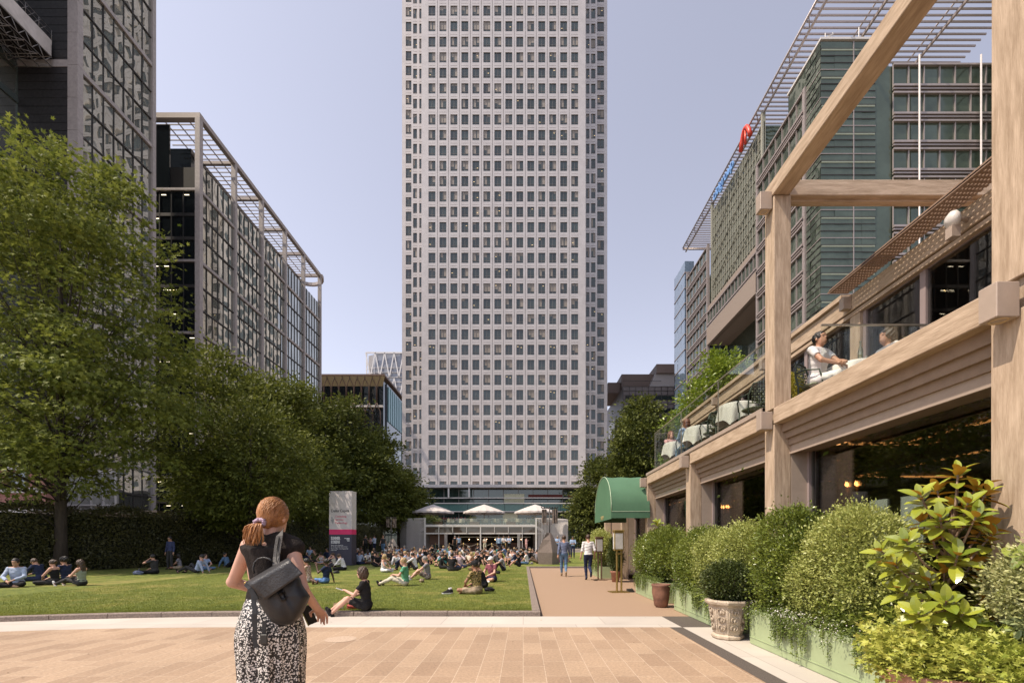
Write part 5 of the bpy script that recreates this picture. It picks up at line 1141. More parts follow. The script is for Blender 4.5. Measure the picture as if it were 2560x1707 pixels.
# ================================================================ PAVILION
m_slat = mat('white_slat', (.70, .65, .62), .5, var=.06)
PX = 21.54
def pavilion():
    L = (-5, 52, .49); t = thing('park_pavilion', 'white-framed glass pavilion with curved slatted ends and a roof terrace beyond the lawn', 'pavilion', L)
    def o(b, n, m, par=None, **k): return shift(b, L).obj(n, m, par or t, **k)
    x0, x1, Y = -11.4, 1.5, 52.
    b = MB(); b.box(x0, x1, Y - .1, Y + .25, 3.36, 3.62); b.box(x0, x1, Y - .05, Y + .12, 2.52, 2.66); b.box(x0, x1, Y + .4, Y + 9, 3.3, 3.5); o(b, 'roof_beam', m_wht)
    for k in range(9):
        x = x0 + (x1 - x0) * k / 8; w = .2 if k in (0, 8) else (.13 if k == 4 else .06); b = MB(); b.box(x - w / 2, x + w / 2, Y - .12, Y + .1, .49 if k in (0, 4, 8, 1, 7) else 2.66, 3.355 if 0 < k < 8 else 4.4); o(b, 'post', m_wht)
    for xx in (-9.1, 1.5 - 1.9 - .25): b = MB(); b.box(xx, xx + .05, Y - .1, Y, .5, 2.5); b.box(xx + .12, xx + .17, Y - .1, Y, .5, 2.5); b.box(xx + .24, xx + .28, Y - .1, Y, .5, 2.5); o(b, 'door_frame', m_wht)
    b = MB()
    for k, s in ((0, 1), (3, -1), (4, 1), (7, -1)):
        xa = x0 + 1.6125 * k + .05; b.beam((xa, Y + .06, 3.3 if s > 0 else 2.7), (xa + 1.5, Y + .06, 2.7 if s > 0 else 3.3), .02, .03)
    o(b, 'brace', m_wht)
    for k in range(8):
        xa = x0 + 1.6125 * k; b = MB(); b.quad((xa + .05, Y + .03, 2.67), (xa + 1.56, Y + .03, 2.67), (xa + 1.56, Y + .03, 3.34), (xa + .05, Y + .03, 3.34)); o(b, 'fanlight', mirror('brown_tinted_glass', (.10, .065, .045), .08, .4, .01))
    b = MB(); b.box(x0 + .2, x1 - .2, 58, 58.2, .5, 3.3, 0); b.box(x0 + .3, x0 + 2.2, 53.2, 53.4, 1.3, 2.5, 1); b.box(-8, -5.5, 57, 57.8, .5, 1.5, 1); b.box(-4, .2, 57, 57.8, .5, 1.5, 1); b.box(-8.6, 1, 57.8, 57.95, 2.2, 2.3, 2); o(b, 'bar', [m_drk, mat('brown_counter', (.16, .08, .055), .6), mat('chrome_shelf', (.5, .48, .45), .3, .8)])
    b = MB(); 
    for k in range(8): b.box(-8 + 1.1 * k, -7.9 + 1.1 * k, 56.8, 56.9, 1.9, 2.0)
    o(b, 'bar_lamp', glow('bar_glow', (1, .6, .3), 5))
    for s in (-1, 1):
        cx = x0 if s < 0 else x1; a0 = 3.35 if s < 0 else 4.05; b = MB(); nsl = 46
        for k in range(nsl):
            q = (k + .5) / nsl * math.pi * .62; x = cx + s * a0 * math.sin(min(q, math.pi / 2)) - s * a0 * (0 if q < math.pi / 2 else .16 * (q - math.pi / 2) ** 2); y = Y + 4.2 * (1 - math.cos(q)); z = q - 0
            tx = Vector((s * a0 * math.cos(q), 4.2 * math.sin(q), 0)).normalized(); n = Vector((tx.y, -tx.x, 0)) * .02; w = tx * .022
            p = [Vector((x, y, 0)) + i * w + j * n * 2.4 for i, j in ((-1, -1), (1, -1), (1, 1), (-1, 1))]
            b.add([Vector((v.x, v.y, .5)) for v in p] + [Vector((v.x, v.y, 4.38)) for v in p], [(0, 3, 2, 1), (4, 5, 6, 7), (0, 1, 5, 4), (1, 2, 6, 5), (2, 3, 7, 6), (3, 0, 4, 7)])
        o(b, 'slatted_screen', m_slat)
        b = MB(); pts = [(cx + s * a0 * math.sin(R(9 * k)), Y + .1 + 4.2 * (1 - math.cos(R(9 * k)))) for k in range(11)]
        for z in (.55, 2.58, 4.33): b.tube([(p[0], p[1], z) for p in pts], .05, 4)
        o(b, 'curved_rail', m_wht)
        b = MB(); b.beam((cx + s * .1, Y + .9, 3.3), (cx + s * 2.6, Y + 2.4, 2.1), .1, .3); b.beam((cx + s * .1, Y + .9, 4.2), (cx + s * 2.6, Y + 2.4, 3.0), .05, .06); o(b, 'stair_stringer', m_wht)
        b = MB(); b.lathe([(2.0, .5), (2.0, 4.1)], (cx + s * 1.7, Y + 3.2, 0), 24); o(b, 'stair_drum', mat('drum_grey', (.34, .31, .29), .7))
    b = MB(); b.box(x0 + .1, x1 - .1, Y - .06, Y - .045, 3.63, 4.35); o(b, 'terrace_glass', clear('terrace_balustrade', (.8, .84, .8), .06))
    b = MB()
    for k in range(4):
        x = -10.6 + 4.3 * k; b.box(x, x + 1.1, 52.5, 52.9, 3.62, 4.0)
    o(b, 'deck_planter', mat('rust_planter', (.18, .10, .06), .7))
    p, d, c = clumps([(-10.9, 53, 4.3, .8, .5, .5), (-6, 54, 4.2, .8, .5, .55), (1.4, 53.5, 4.1, .7, .4, .4), (-10.2, 52.7, 4.1, .5, .3, .3)], 50, 30, .35, .8, .4); n = len(p)
    link('deck_plants', leaves(p - np.array(L), unit(d + rdir(n)), rdir(n), np.full(n, .13), LEAF4, lm_small), t)
pavilion()
# terrace furniture
def terrace_set(first=[None]):
    if first[0] is None:
        t = thing('terrace_table', '', 'table'); b = MB(); b.box(-.45, .45, -.4, .4, .72, .76); b.box(-.04, .04, -.04, .04, 0, .72); b.obj('table_top', mat('brown_counter', (.16, .08, .055), .6), t); first[0] = t; return t
    return copytree(first[0], (0, 0, 0))
def terrace_chair(first=[None]):
    if first[0] is None:
        t = thing('terrace_chair', '', 'chair'); b = MB(); b.box(-.24, .24, -.24, .24, .42, .47); b.obj('seat', mat('pale_rattan', (.42, .37, .28), .7), t); b = MB(); b.bbox(-.26, .26, .2, .26, .45, .86, .03); b.obj('backrest', mat('pale_rattan', (.42, .37, .28), .7), t)
        b = MB(); [b.box(x, x + .04, y, y + .04, 0, .42) for x in (-.24, .2) for y in (-.24, .2)]; b.obj('legs', m_rat, t); first[0] = t; return t
    return copytree(first[0], (0, 0, 0))
for k in range(8):
    t = terrace_set(); t.location = (-9.3 + 1.35 * k, 53.4 + .4 * (k % 2), 3.5); t['label'] = 'brown pavilion roof table, %s from the left under the white parasols' % ('first second third fourth fifth sixth seventh eighth'.split()[k]); t['group'] = 'tables on the pavilion roof'
    for s in (-1, 1):
        c = terrace_chair(); c.location = (-9.3 + 1.35 * k + .62 * s, 53.1 + .4 * (k % 2), 3.5); c.rotation_euler = (0, 0, R(180 - 40 * s)); c['group'] = 'chairs on the pavilion roof'
        c['label'] = 'pale rattan chair %s of the %s table on the pavilion roof' % ('left' if s < 0 else 'right', 'first second third fourth fifth sixth seventh eighth'.split()[k])
def parasol():
    t = thing('parasol', 'round white parasol over the roof terrace, left one of three', 'parasol', (-11.05, 55, 3.5), 0, 'white parasols on the pavilion roof'); m = mat('parasol_canvas', (.56, .50, .47), .85, var=.05); n = 16
    vs = [(0, 0, 2.72)]; fs = []
    for k, (r, z) in enumerate(((.9, 2.42), (1.75, 2.1), (2.55, 1.78), (2.57, 1.58))):
        for i in range(n * 2):
            a = math.pi * i / n; q = 1 if i % 2 == 0 else .985; vs.append((r * q * math.cos(a), r * q * math.sin(a), z - (0 if i % 2 == 0 else .03 * k) + (.05 if k == 3 and i % 2 else 0)))
    N = 2 * n; fs = [(0, 1 + i, 1 + (i + 1) % N) for i in range(N)] + [(1 + k * N + i, 1 + (k + 1) * N + i, 1 + (k + 1) * N + (i + 1) % N, 1 + k * N + (i + 1) % N) for k in range(3) for i in range(N)]
    b = MB(); b.add(vs, fs); b.obj('canopy', m, t); b = MB(); b.tube([(0, 0, 0), (0, 0, 2.7)], .045, 8); b.obj('pole', m_tau, t); b = MB()
    for i in range(8): a = math.pi * i / 4; b.tube([(0, 0, 1.5), (1.2 * math.cos(a), 1.2 * math.sin(a), 2.22)], .02, 4); b.tube([(0, 0, 2.62), (2.5 * math.cos(a), 2.5 * math.sin(a), 1.72)], .018, 4)
    b.obj('ribs', m_tau, t); return t
pr = parasol(); copytree(pr, (-4.79, 55, 3.5), R(11), 'round white parasol over the roof terrace, middle one of three'); copytree(pr, (1.47, 55, 3.5), R(5), 'round white parasol over the roof terrace, right one behind the dark lamp mast')
# stone spires with masts
m_conc = mat('dark_cast_stone', (.20, .155, .13), .85, var=.15, scale=9, bump=.2)
def spire(x, y, z, h, w, label, m):
    t = thing('stone_spire', label, 'sculpture', (x, y, z)); b = MB()
    # faceted spire: narrow foot, widest at about half height, blunt top
    def ring(s, zz, sh=0): return [(-w * .62 * s, -.15 * w, zz), (w * .16 * s, -w * .42 * s, zz - .02), (w * .60 * s, -.02 * w, zz), (w * .2 * s, w * .45 * s, zz)]
    rs = [ring(.88, 0), ring(1.0, h * .38), ring(.52, h * .78), ring(.2, h)]; vs = sum(rs, []); fs = [(3, 2, 1, 0), (12, 13, 14, 15)]
    for k in range(3):
        for i in range(4): j = (i + 1) % 4; fs.append((k * 4 + i, k * 4 + j, k * 4 + 4 + j, k * 4 + 4 + i))
    b.add(vs, fs); b.obj('stone_body', m, t); return t
sp1 = P(1372, 1409, 29.2); spire(sp1.x, 29.2, .09, 2.05, 1.25, 'tall faceted dark stone spire on the lawn beside the path', m_conc)
sp2 = P(982, 1380, 44); spire(sp2.x, 44, .45, 1.45, .9, 'pale faceted stone spire at the left end of the pavilion', mat('pale_cast_stone', (.36, .30, .26), .85, var=.12, scale=9))
def mast(x, y, z, h, label, cross=.5):
    t = thing('lamp_mast', label, 'mast', (x, y, z)); m = mat('black_paint', (.035, .028, .025), .5); b = MB(); b.tube([(0, 0, 0), (0, 0, h)], .045, 8); b.obj('pole', m, t); b = MB(); b.tube([(-cross, 0, h - .05), (cross, 0, h - .05)], .03, 6)
    for k in range(7): xx = -cross + cross * k / 3; b.box(xx - .04, xx + .04, -.04, .04, h - .02, h + .05)
    b.obj('crossbar', m, t)
    mc = mat('folded_grey_brown_cloth', (.20, .155, .13), .9, var=.5, scale=6, bump=.6)
    for s, w_, hh in ((-1, .32, .88), (1, .36, .92)):
        b = MB(); xc = s * cross * .66; vs = []; n = 9
        for i in range(n):
            u = i / (n - 1); xx = xc - w_ / 2 + w_ * u; yy = -.05 + .03 * math.sin(i * 2.1) ; vs += [(xx, yy, h - .12), (xx * .98 + .01 * s, yy - .05 * math.sin(i * 1.3), h - .12 - hh - .04 * math.sin(i * 1.7)), (xx, yy + .14, h - .12), (xx, yy + .15, h - .12 - hh)]
        fs = []
        for i in range(n - 1): a = i * 4; c = a + 4; fs += [(a, a + 1, c + 1, c), (a + 2, c + 2, c + 3, a + 3), (a, c, c + 2, a + 2), (a + 1, a + 3, c + 3, c + 1)]
        fs += [(0, 2, 3, 1), (4 * n - 4, 4 * n - 3, 4 * n - 1, 4 * n - 2)]; b.add(vs, fs); b.obj('hanging_cloth', mc, t)
    return t
mm = P(1374, 1409, 29.6); mast(mm.x, 29.6, .09, 1.38 + (VY - 1268) / F * 29.6, 'black mast with crossbar and hanging grey cloth bundles rising behind the dark stone spire', .53)
mm = P(978, 1400, 45); mast(mm.x, 45, .45, 3.6, 'second black mast with hanging bundles at the left end of the pavilion', .5)
# advertising column
def totem():
    Y = 28.; pa = P(823, 1375, Y); w_ = 1.475; h = 4.62; t = thing('advertising_column', 'tall white, pink and navy advertising column reading Delta Capita and SUMMER SCREENS', 'sign', (pa.x, Y, .09), R(-6))
    nv = mat('navy_panel', (.035, .03, .055), .5, var=.08); b = MB(); b.box(0, w_, 0, .6, 0, 1.92, 0); b.box(0, w_, 0.001, .6, 1.92, 2.24, 1); b.box(0, w_, 0, .6, 2.24, h - .1, 2); b.box(-.004, w_ + .004, -.004, .6, h - .1, h, 2); b.box(-.012, -.002, .004, .6, 0, h - .12, 0)
    b.obj('panel', [nv, mat('magenta_panel', (.72, .02, .14), .5, var=.03), mat('white_panel', (.62, .56, .55), .5, var=.04)], t)
    K = mat('dark_lettering', (.03, .025, .03), .5); Rd = mat('rose_lettering', (.62, .12, .17), .5); Wt = mat('white_lettering', (.7, .68, .68), .5)
    def tx(s, size, x, z, m, sx=1, bold=0): text(s, size, (x, -.006, z), (R(90), 0, 0), m, 'lettering', t, .002, bold=bold, sx=sx)
    tx('Delta Capita', .235, .12, 3.32, K, 1.0, .003)
    for k, s in enumerate(('Consulting', 'Services', 'Technology')): tx(s, .17, .38, 2.99 - .2 * k, Rd, 1.02, .002)
    b = MB(); b.add([(.1, -.006, 2.85), (.38, -.006, 2.95), (.24, -.006, 2.55)], [(0, 2, 1)]); b.add([(.12, -.006, 3.0), (.3, -.006, 2.98), (.16, -.006, 2.9)], [(0, 2, 1)]); b.obj('logo', mat('logo_grey', (.3, .3, .3), .5), t)
    tx('SUMMER', .25, .12, 1.60, Wt, .62, .012); tx('SCREENS', .25, .12, 1.37, Wt, .58, .012)
    for k, s in enumerate(('Sports, films & gaming', 'on the big screens this summer', 'Thurs 23 May - Sun 8 September', 'Open daily')): tx(s, .085, .12, 1.23 - .095 * k - (.03 if k > 1 else 0), Wt, 1.0 if k else 1.05, .001)
    b = MB(); b.box(1.14, 1.34, -.008, -.002, 1.58, 1.62); b.box(1.14, 1.34, -.008, -.002, 1.64, 1.70); b.box(1.18, 1.34, -.008, -.002, 1.5, 1.55); b.box(1.0, 1.12, -.008, -.002, 1.66, 1.70); b.obj('small_logo', Wt, t)
totem()
# lamp post on the left lawn edge
lp = P(201, 1400, 25.5); t = thing('lamp_post', 'slim pale lamp post with a flat round top in front of the dark hedge', 'lamp post', (lp.x, 25.5, .1)); h = 1.37 + (VY - 1296) / F * 25.5
b = MB(); b.tube([(0, 0, 0), (0, 0, h - .25)], [.045, .032], 8); b.obj('pole', mat('pale_pole', (.45, .38, .30), .5), t); b = MB(); b.lathe([(.02, h - .28), (.10, h - .22), (.16, h - .05), (.30, h - .02), (.31, h + .01), (.0, h + .03)], n=20); b.obj('lamp_head', mat('dull_lamp_head', (.16, .12, .09), .5), t)
# rope barrier in front of the pavilion
t = thing('rope_barrier', 'pale rope slung between brass posts in front of the pavilion', 'rope barrier', (-6, 51, .49)); b = MB()
for k in range(6): b.tube([(-4 + 1.6 * k, 0, 0), (-4 + 1.6 * k, 0, 1)], .025, 6)
b.obj('posts', mat('brass', (.42, .29, .10), .35, .7), t); b = MB()
for k in range(5): b.tube([(-4 + 1.6 * k + 1.6 * q / 6, 0, .95 - .3 * math.sin(math.pi * q / 6)) for q in range(7)], .02, 4)
b.obj('rope', mat('rope', (.45, .38, .28), .8), t)

# ================================================================ TREES
lt1 = leafmat('maple_leaf', (.066, .095, .015), (.28, .30, .06), .32, .62, spec=.25); lt2 = leafmat('tree_leaf', (.048, .066, .012), (.20, .215, .04), .3, .6, spec=.25); lt3 = leafmat('far_tree_leaf', (.035, .052, .011), (.165, .18, .035), .28, .6, spec=.25); lt4 = leafmat('bright_tree_leaf', (.09, .15, .012), (.30, .36, .04), .3, .35)
def hole(c):
    px = VX + c[:, 0] / c[:, 1] * F; py = VY - (c[:, 2] - H) / c[:, 1] * F
    return ~((px > 270) & (px < 405) & (py > 1170) & (py < 1300)) & ~((px > -60) & (px < 110) & (py > 1215) & (py < 1300) & (rng.random(len(c)) < .7))
tree('maple_tree', 'big sunlit yellow-green maple filling the left side in front of the glass towers', -22.7, 22, .1, 22, .23,
     [(-22.3, 22, 13.2, 4.6, 4.2, 6.6), (-19.6, 21.6, 12, 3.0, 3.2, 6.4), (-26.3, 22.5, 11.5, 4, 4, 7.4), (-18.4, 22, 9.6, 2.1, 2.8, 3.8), (-21.5, 22, 7, 4.6, 4, 3.2), (-26, 21.5, 6.4, 4.5, 4, 3), (-23.4, 21.8, 19.6, 1.5, 1.6, 1.7), (-20.1, 21.8, 18.8, 1.3, 1.5, 1.8), (-25.4, 22, 18.2, 1.6, 1.5, 1.7), (-23.5, 21, 4.8, 4.6, 3, 1.5)],
     2000, 30, .95, .2, lt1, tmpl=PALM, flat=.42, limbs=34, keep=hole, shell=.35, tops=18.5, updir=.9)
TL = 'leafy trees along the left side of the lawn'
for args in (('dark green tree directly right of the big maple', -21.0, 30, .1, 14.5, .2, [(-20.6, 30, 8.6, 3.9, 3.5, 5.6), (-18.6, 30, 6.2, 2.4, 3, 3.4), (-20.6, 30, 13, 1.4, 1.4, 1.6)], 1000, 30, 1., .26, lt2),
             ('broad tree with low branches over the advertising column', -16.8, 27.6, .1, 10.8, .17, [(-16, 27.3, 6.6, 3.6, 2.8, 3.6), (-13.8, 26.6, 5.2, 2.0, 1.2, 1.6), (-17.8, 27.8, 5, 3, 2.5, 2.6)], 900, 30, .8, .2, lt2),
             ('tree with rounded top below the sloping pergola of the office block', -21.8, 38, .2, 15.6, .2, [(-21.4, 38, 9, 4.3, 4, 6), (-21.8, 38, 14, 1.8, 1.8, 1.9), (-18.4, 38, 6.6, 2.6, 3, 3.6)], 1000, 30, 1.1, .3, lt2),
             ('tall tree below the far end of the office block', -22.6, 46, .45, 17, .22, [(-22.4, 46, 10, 4.2, 4, 6.6), (-19.2, 46, 7, 3, 3.2, 4), (-23, 46, 16, 1.6, 1.6, 1.6)], 1000, 30, 1.2, .34, lt3),
             ('rounded tree in front of the arched brown building', -20.4, 50, .49, 18, .22, [(-20.6, 50, 12, 3.8, 3.5, 6.2), (-17.6, 50, 8, 3, 3.2, 4.8)], 1000, 30, 1.2, .34, lt3),
             ('tree just left of the pavilion, below the blue-finned wall', -17.4, 55, .49, 14.6, .2, [(-18., 55, 10.3, 3., 3, 5.4), (-15.6, 55, 7, 2.6, 3, 4.2)], 850, 30, 1.2, .36, lt2),
             ('last tree of the left row, its edge against the tall tower', -17.0, 61, .49, 12, .2, [(-17.2, 61, 7.8, 3., 3, 4.2), (-14.8, 61, 5.6, 2., 3, 3.4)], 700, 30, 1.2, .38, lt3)):
    tree('leafy_tree', *args, group=TL)
TR = 'trees right of the tall tower'
for args in (('dark plane tree peaking left of the balcony, before the office blocks', 16.0, 60, .2, 21.5, .3, [(16.0, 60, 12.5, 4.2, 4, 7.6), (16.2, 60, 19, 1.8, 2, 2.2), (13.8, 60, 8.5, 3, 3.5, 5), (18.6, 60, 9.5, 3, 3.5, 5.5)], 1500, 30, 1.3, .4, lt3),
             ('lower dark tree between the tower foot and the green awning', 11.2, 64, .3, 14.5, .25, [(11.4, 64, 7.8, 3.6, 3.5, 5.6), (9.4, 64, 5.2, 2.8, 3, 4.2), (14, 62, 6, 3, 3, 4.5)], 1300, 30, 1.2, .4, lt3)):
    tree('leafy_tree', *args, group=TR)
tree('bright_tree', 'bright sunlit green tree rising behind the glass balustrade of the balcony', 12.6, 29, .05, 14.3, .2, [(12.1, 28.5, 9.2, 1.9, 2, 4.3), (10.8, 28.5, 7.6, 1.5, 1.8, 3.2), (12.8, 28.5, 12.2, 1.3, 1.4, 1.7), (10.2, 28, 5.6, 1.4, 1.6, 2.2)], 900, 30, .7, .2, lt4)
# hedge along the left edge of the lawn
def hedge():
    line = [(-27.5, 16.5), (-24.2, 20.5), (-22.6, 23.6), (-21.2, 27), (-19.6, 32), (-17.8, 38), (-16.8, 46), (-16.6, 52)]; t = thing('hedge', 'long tall dark hedge behind the people at the left edge of the lawn', 'hedge', (-22, 25, .1)); base = np.array([-22, 25, .1]); Ps = []; b = MB()
    for (p, q) in zip(line[:-1], line[1:]):
        d = np.array(q) - np.array(p); Ln = np.linalg.norm(d); d /= Ln; nr = np.array([d[1], -d[0]]); n = int(Ln * 2600 * (1 if p[1] < 32 else .55)); s = rng.random(n) * Ln; f = rng.random(n); top = rng.random(n) < .3
        z = np.where(top, 3.0 + .25 * np.sin(s * 1.3) + rng.normal(size=n) * .12, 3.1 * f); off = np.where(top, rng.uniform(-.9, .5, n), .45 + rng.normal(size=n) * .10 + .12 * np.sin(s * 2.1 + z * 3))
        Ps.append(np.stack([p[0] + d[0] * s + nr[0] * off, p[1] + d[1] * s + nr[1] * off, z + .1], 1))
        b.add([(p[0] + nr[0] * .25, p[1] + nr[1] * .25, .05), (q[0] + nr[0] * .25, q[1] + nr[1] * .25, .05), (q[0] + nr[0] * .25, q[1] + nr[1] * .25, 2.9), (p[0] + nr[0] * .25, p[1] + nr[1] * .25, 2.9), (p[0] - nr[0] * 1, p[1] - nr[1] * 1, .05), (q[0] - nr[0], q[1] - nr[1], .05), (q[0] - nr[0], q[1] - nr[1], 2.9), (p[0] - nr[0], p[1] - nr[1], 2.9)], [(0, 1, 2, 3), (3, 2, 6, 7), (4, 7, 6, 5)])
    p = np.concatenate(Ps) - base; n = len(p); D = rdir(n) + np.array([.4, -.3, 0]); link('foliage', leaves(p, D, rdir(n) + np.array([.7, -.5, .4]), .11 * (.6 + .8 * rng.random(n)), LEAF4, leafmat('hedge_leaf', (.034, .038, .012), (.12, .11, .03), .15, .5)), t)
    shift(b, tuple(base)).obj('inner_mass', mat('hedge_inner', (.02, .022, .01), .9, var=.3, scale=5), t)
hedge()
L = (-24, 34, 0); t = thing('canopy', 'flat dark roof canopy above the hedge under the bright shopfront', 'canopy', L); b = MB(); b.box(-37, -27.3, 33.4, 38, 3.62, 3.9); shift(b, L).obj('roof_slab', mat('dark_bronze_panel', (.09, .065, .05), .6), t); b = MB(); b.box(-36, -35.8, 36, 36.2, 0, 3.6); b.box(-29, -28.8, 36, 36.2, 0, 3.6); shift(b, L).obj('columns', mat('dark_bronze_panel', (.09, .065, .05), .6), t)
# ================================================================ PEOPLE
def V3(*a): return np.array(a, float)
def ik(a, b, l1, l2, pole):
    d = b - a; L = np.linalg.norm(d); L2 = min(L, (l1 + l2) * .995); u = d / max(L, 1e-6); b2 = a + u * L2
    x = (l1 * l1 - l2 * l2 + L2 * L2) / (2 * L2); hgt = math.sqrt(max(l1 * l1 - x * x, 0)); p = np.array(pole, float); p = p - u * (p @ u); p /= max(np.linalg.norm(p), 1e-6)
    return a + u * x + p * hgt, b2
def nrm(v): return v / max(np.linalg.norm(v), 1e-9)
POSES = dict(
    cross=dict(pel=(0, 0, .12), nk=(.06, 0, .61), hd=(.10, 0, .775), wr=((.34, .08, .24), (.34, -.08, .22)), ep=((-.3, 1, -.2), (-.3, -1, -.2)), an=((.30, -.10, .07), (.38, .10, .06)), kp=((.3, 1, .12), (.3, -1, .12))),
    eat=dict(pel=(0, 0, .12), nk=(.07, 0, .61), hd=(.12, 0, .77), wr=((.24, .07, .66), (.34, -.08, .22)), ep=((.2, 1, -1), (-.3, -1, -.2)), an=((.30, -.10, .07), (.38, .10, .06)), kp=((.3, 1, .12), (.3, -1, .12))),
    read=dict(pel=(0, 0, .12), nk=(.17, 0, .58), hd=(.26, 0, .70), wr=((.44, .08, .26), (.44, -.08, .26)), ep=((-.3, 1, -.2), (-.3, -1, -.2)), an=((.30, -.10, .07), (.38, .10, .06)), kp=((.3, 1, .12), (.3, -1, .12)), pitch=35),
    out=dict(pel=(0, 0, .12), nk=(.02, 0, .61), hd=(.07, 0, .78), wr=((.34, .07, .37), (.36, -.07, .35)), ep=((-.3, 1, -.8), (-.3, -1, -.8)), an=((.80, .09, .08), (.74, -.14, .08)), kp=((0, 0, 1), (0, -.1, 1))),
    hug=dict(pel=(0, 0, .12), nk=(.10, 0, .60), hd=(.16, 0, .765), wr=((.44, .05, .36), (.44, -.05, .33)), ep=((0, 1, -.2), (0, -1, -.2)), an=((.42, .10, .08), (.42, -.10, .08)), kp=((.2, 0, 1), (.2, 0, 1))),
    lean=dict(pel=(0, 0, .12), nk=(-.19, 0, .57), hd=(-.20, 0, .74), wr=((-.40, .24, .05), (-.40, -.24, .05)), ep=((-1, .3, 0), (-1, -.3, 0)), an=((.78, .10, .08), (.60, -.12, .08)), kp=((0, 0, 1), (0, -.1, 1))),
    side=dict(pel=(0, 0, .12), nk=(-.03, -.04, .61), hd=(.01, -.04, .78), wr=((.28, .10, .62), (-.16, -.30, .05)), ep=((.2, .4, -1), (-.8, -.6, 0)), an=((.10, .40, .07), (.22, .46, .06)), kp=((1, .1, .1), (1, .1, .15))),
    sleg=dict(pel=(0, 0, .12), nk=(.05, .0, .60), hd=(.12, 0, .76), wr=((.46, .12, .28), (.40, -.04, .22)), ep=((-.2, 1, -.2), (-.3, -1, -.2)), an=((.62, .22, .07), (.62, .05, .06)), kp=((.1, -.3, 1), (.1, -.6, .5))),
    stand=dict(pel=(0, 0, .95), nk=(0, 0, 1.45), hd=(.03, 0, 1.615), wr=((.06, .25, .86), (.06, -.25, .86)), ep=((-1, .2, 0), (-1, -.2, 0)), an=((.0, .10, .08), (.02, -.12, .08)), kp=((1, 0, 0), (1, 0, 0))),
    fold=dict(pel=(0, 0, .95), nk=(0, 0, 1.45), hd=(.04, 0, 1.61), wr=((.24, .0, 1.16), (.24, .02, 1.12)), ep=((-.2, 1, -.6), (-.2, -1, -.6)), an=((.0, .10, .08), (.02, -.12, .08)), kp=((1, 0, 0), (1, 0, 0)), pitch=12),
    drink=dict(pel=(0, 0, .95), nk=(0, 0, 1.45), hd=(.03, 0, 1.615), wr=((.26, .12, 1.32), (.06, -.25, .86)), ep=((.2, .6, -1), (-1, -.2, 0)), an=((.05, .12, .08), (-.03, -.12, .08)), kp=((1, 0, 0), (1, 0, 0))),
    walk=dict(pel=(0, 0, .93), nk=(.03, 0, 1.43), hd=(.07, 0, 1.60), wr=((-.14, .26, .86), (.20, -.25, .90)), ep=((-1, .2, 0), (-1, -.2, 0)), an=((.24, .09, .09), (-.26, -.07, .17)), kp=((1, 0, 0), (1, 0, .1)), toe=((.25, 0, -.3), (.6, 0, -1))),
    walk2=dict(pel=(0, 0, .93), nk=(.03, 0, 1.43), hd=(.07, 0, 1.60), wr=((.10, .27, .88), (.10, -.25, .92)), ep=((-1, .2, 0), (-1, -.2, 0)), an=((.10, .06, .09), (-.34, -.04, .30)), kp=((1, 0, 0), (1, 0, .1)), toe=((.5, 0, -.3), (.4, 0, -1))),
    kerb=dict(pel=(0, 0, .12), nk=(.05, 0, .62), hd=(.10, 0, .79), wr=((.40, .06, .43), (.30, -.12, .30)), ep=((-.2, .7, -1), (-.3, -1, -.6)), an=((.74, .05, -.0), (.66, .16, -.01)), kp=((0, 0, 1), (0, .2, 1))),
    chair=dict(pel=(0, 0, .56), nk=(.03, 0, 1.06), hd=(.05, 0, 1.225), wr=((.40, .03, .74), (.38, -.03, .70)), ep=((-.2, 1, -.5), (-.2, -1, -.5)), an=((.44, .14, .09), (.40, -.14, .09)), kp=((.5, 0, 1), (.5, 0, 1)), pitch=-10),
)
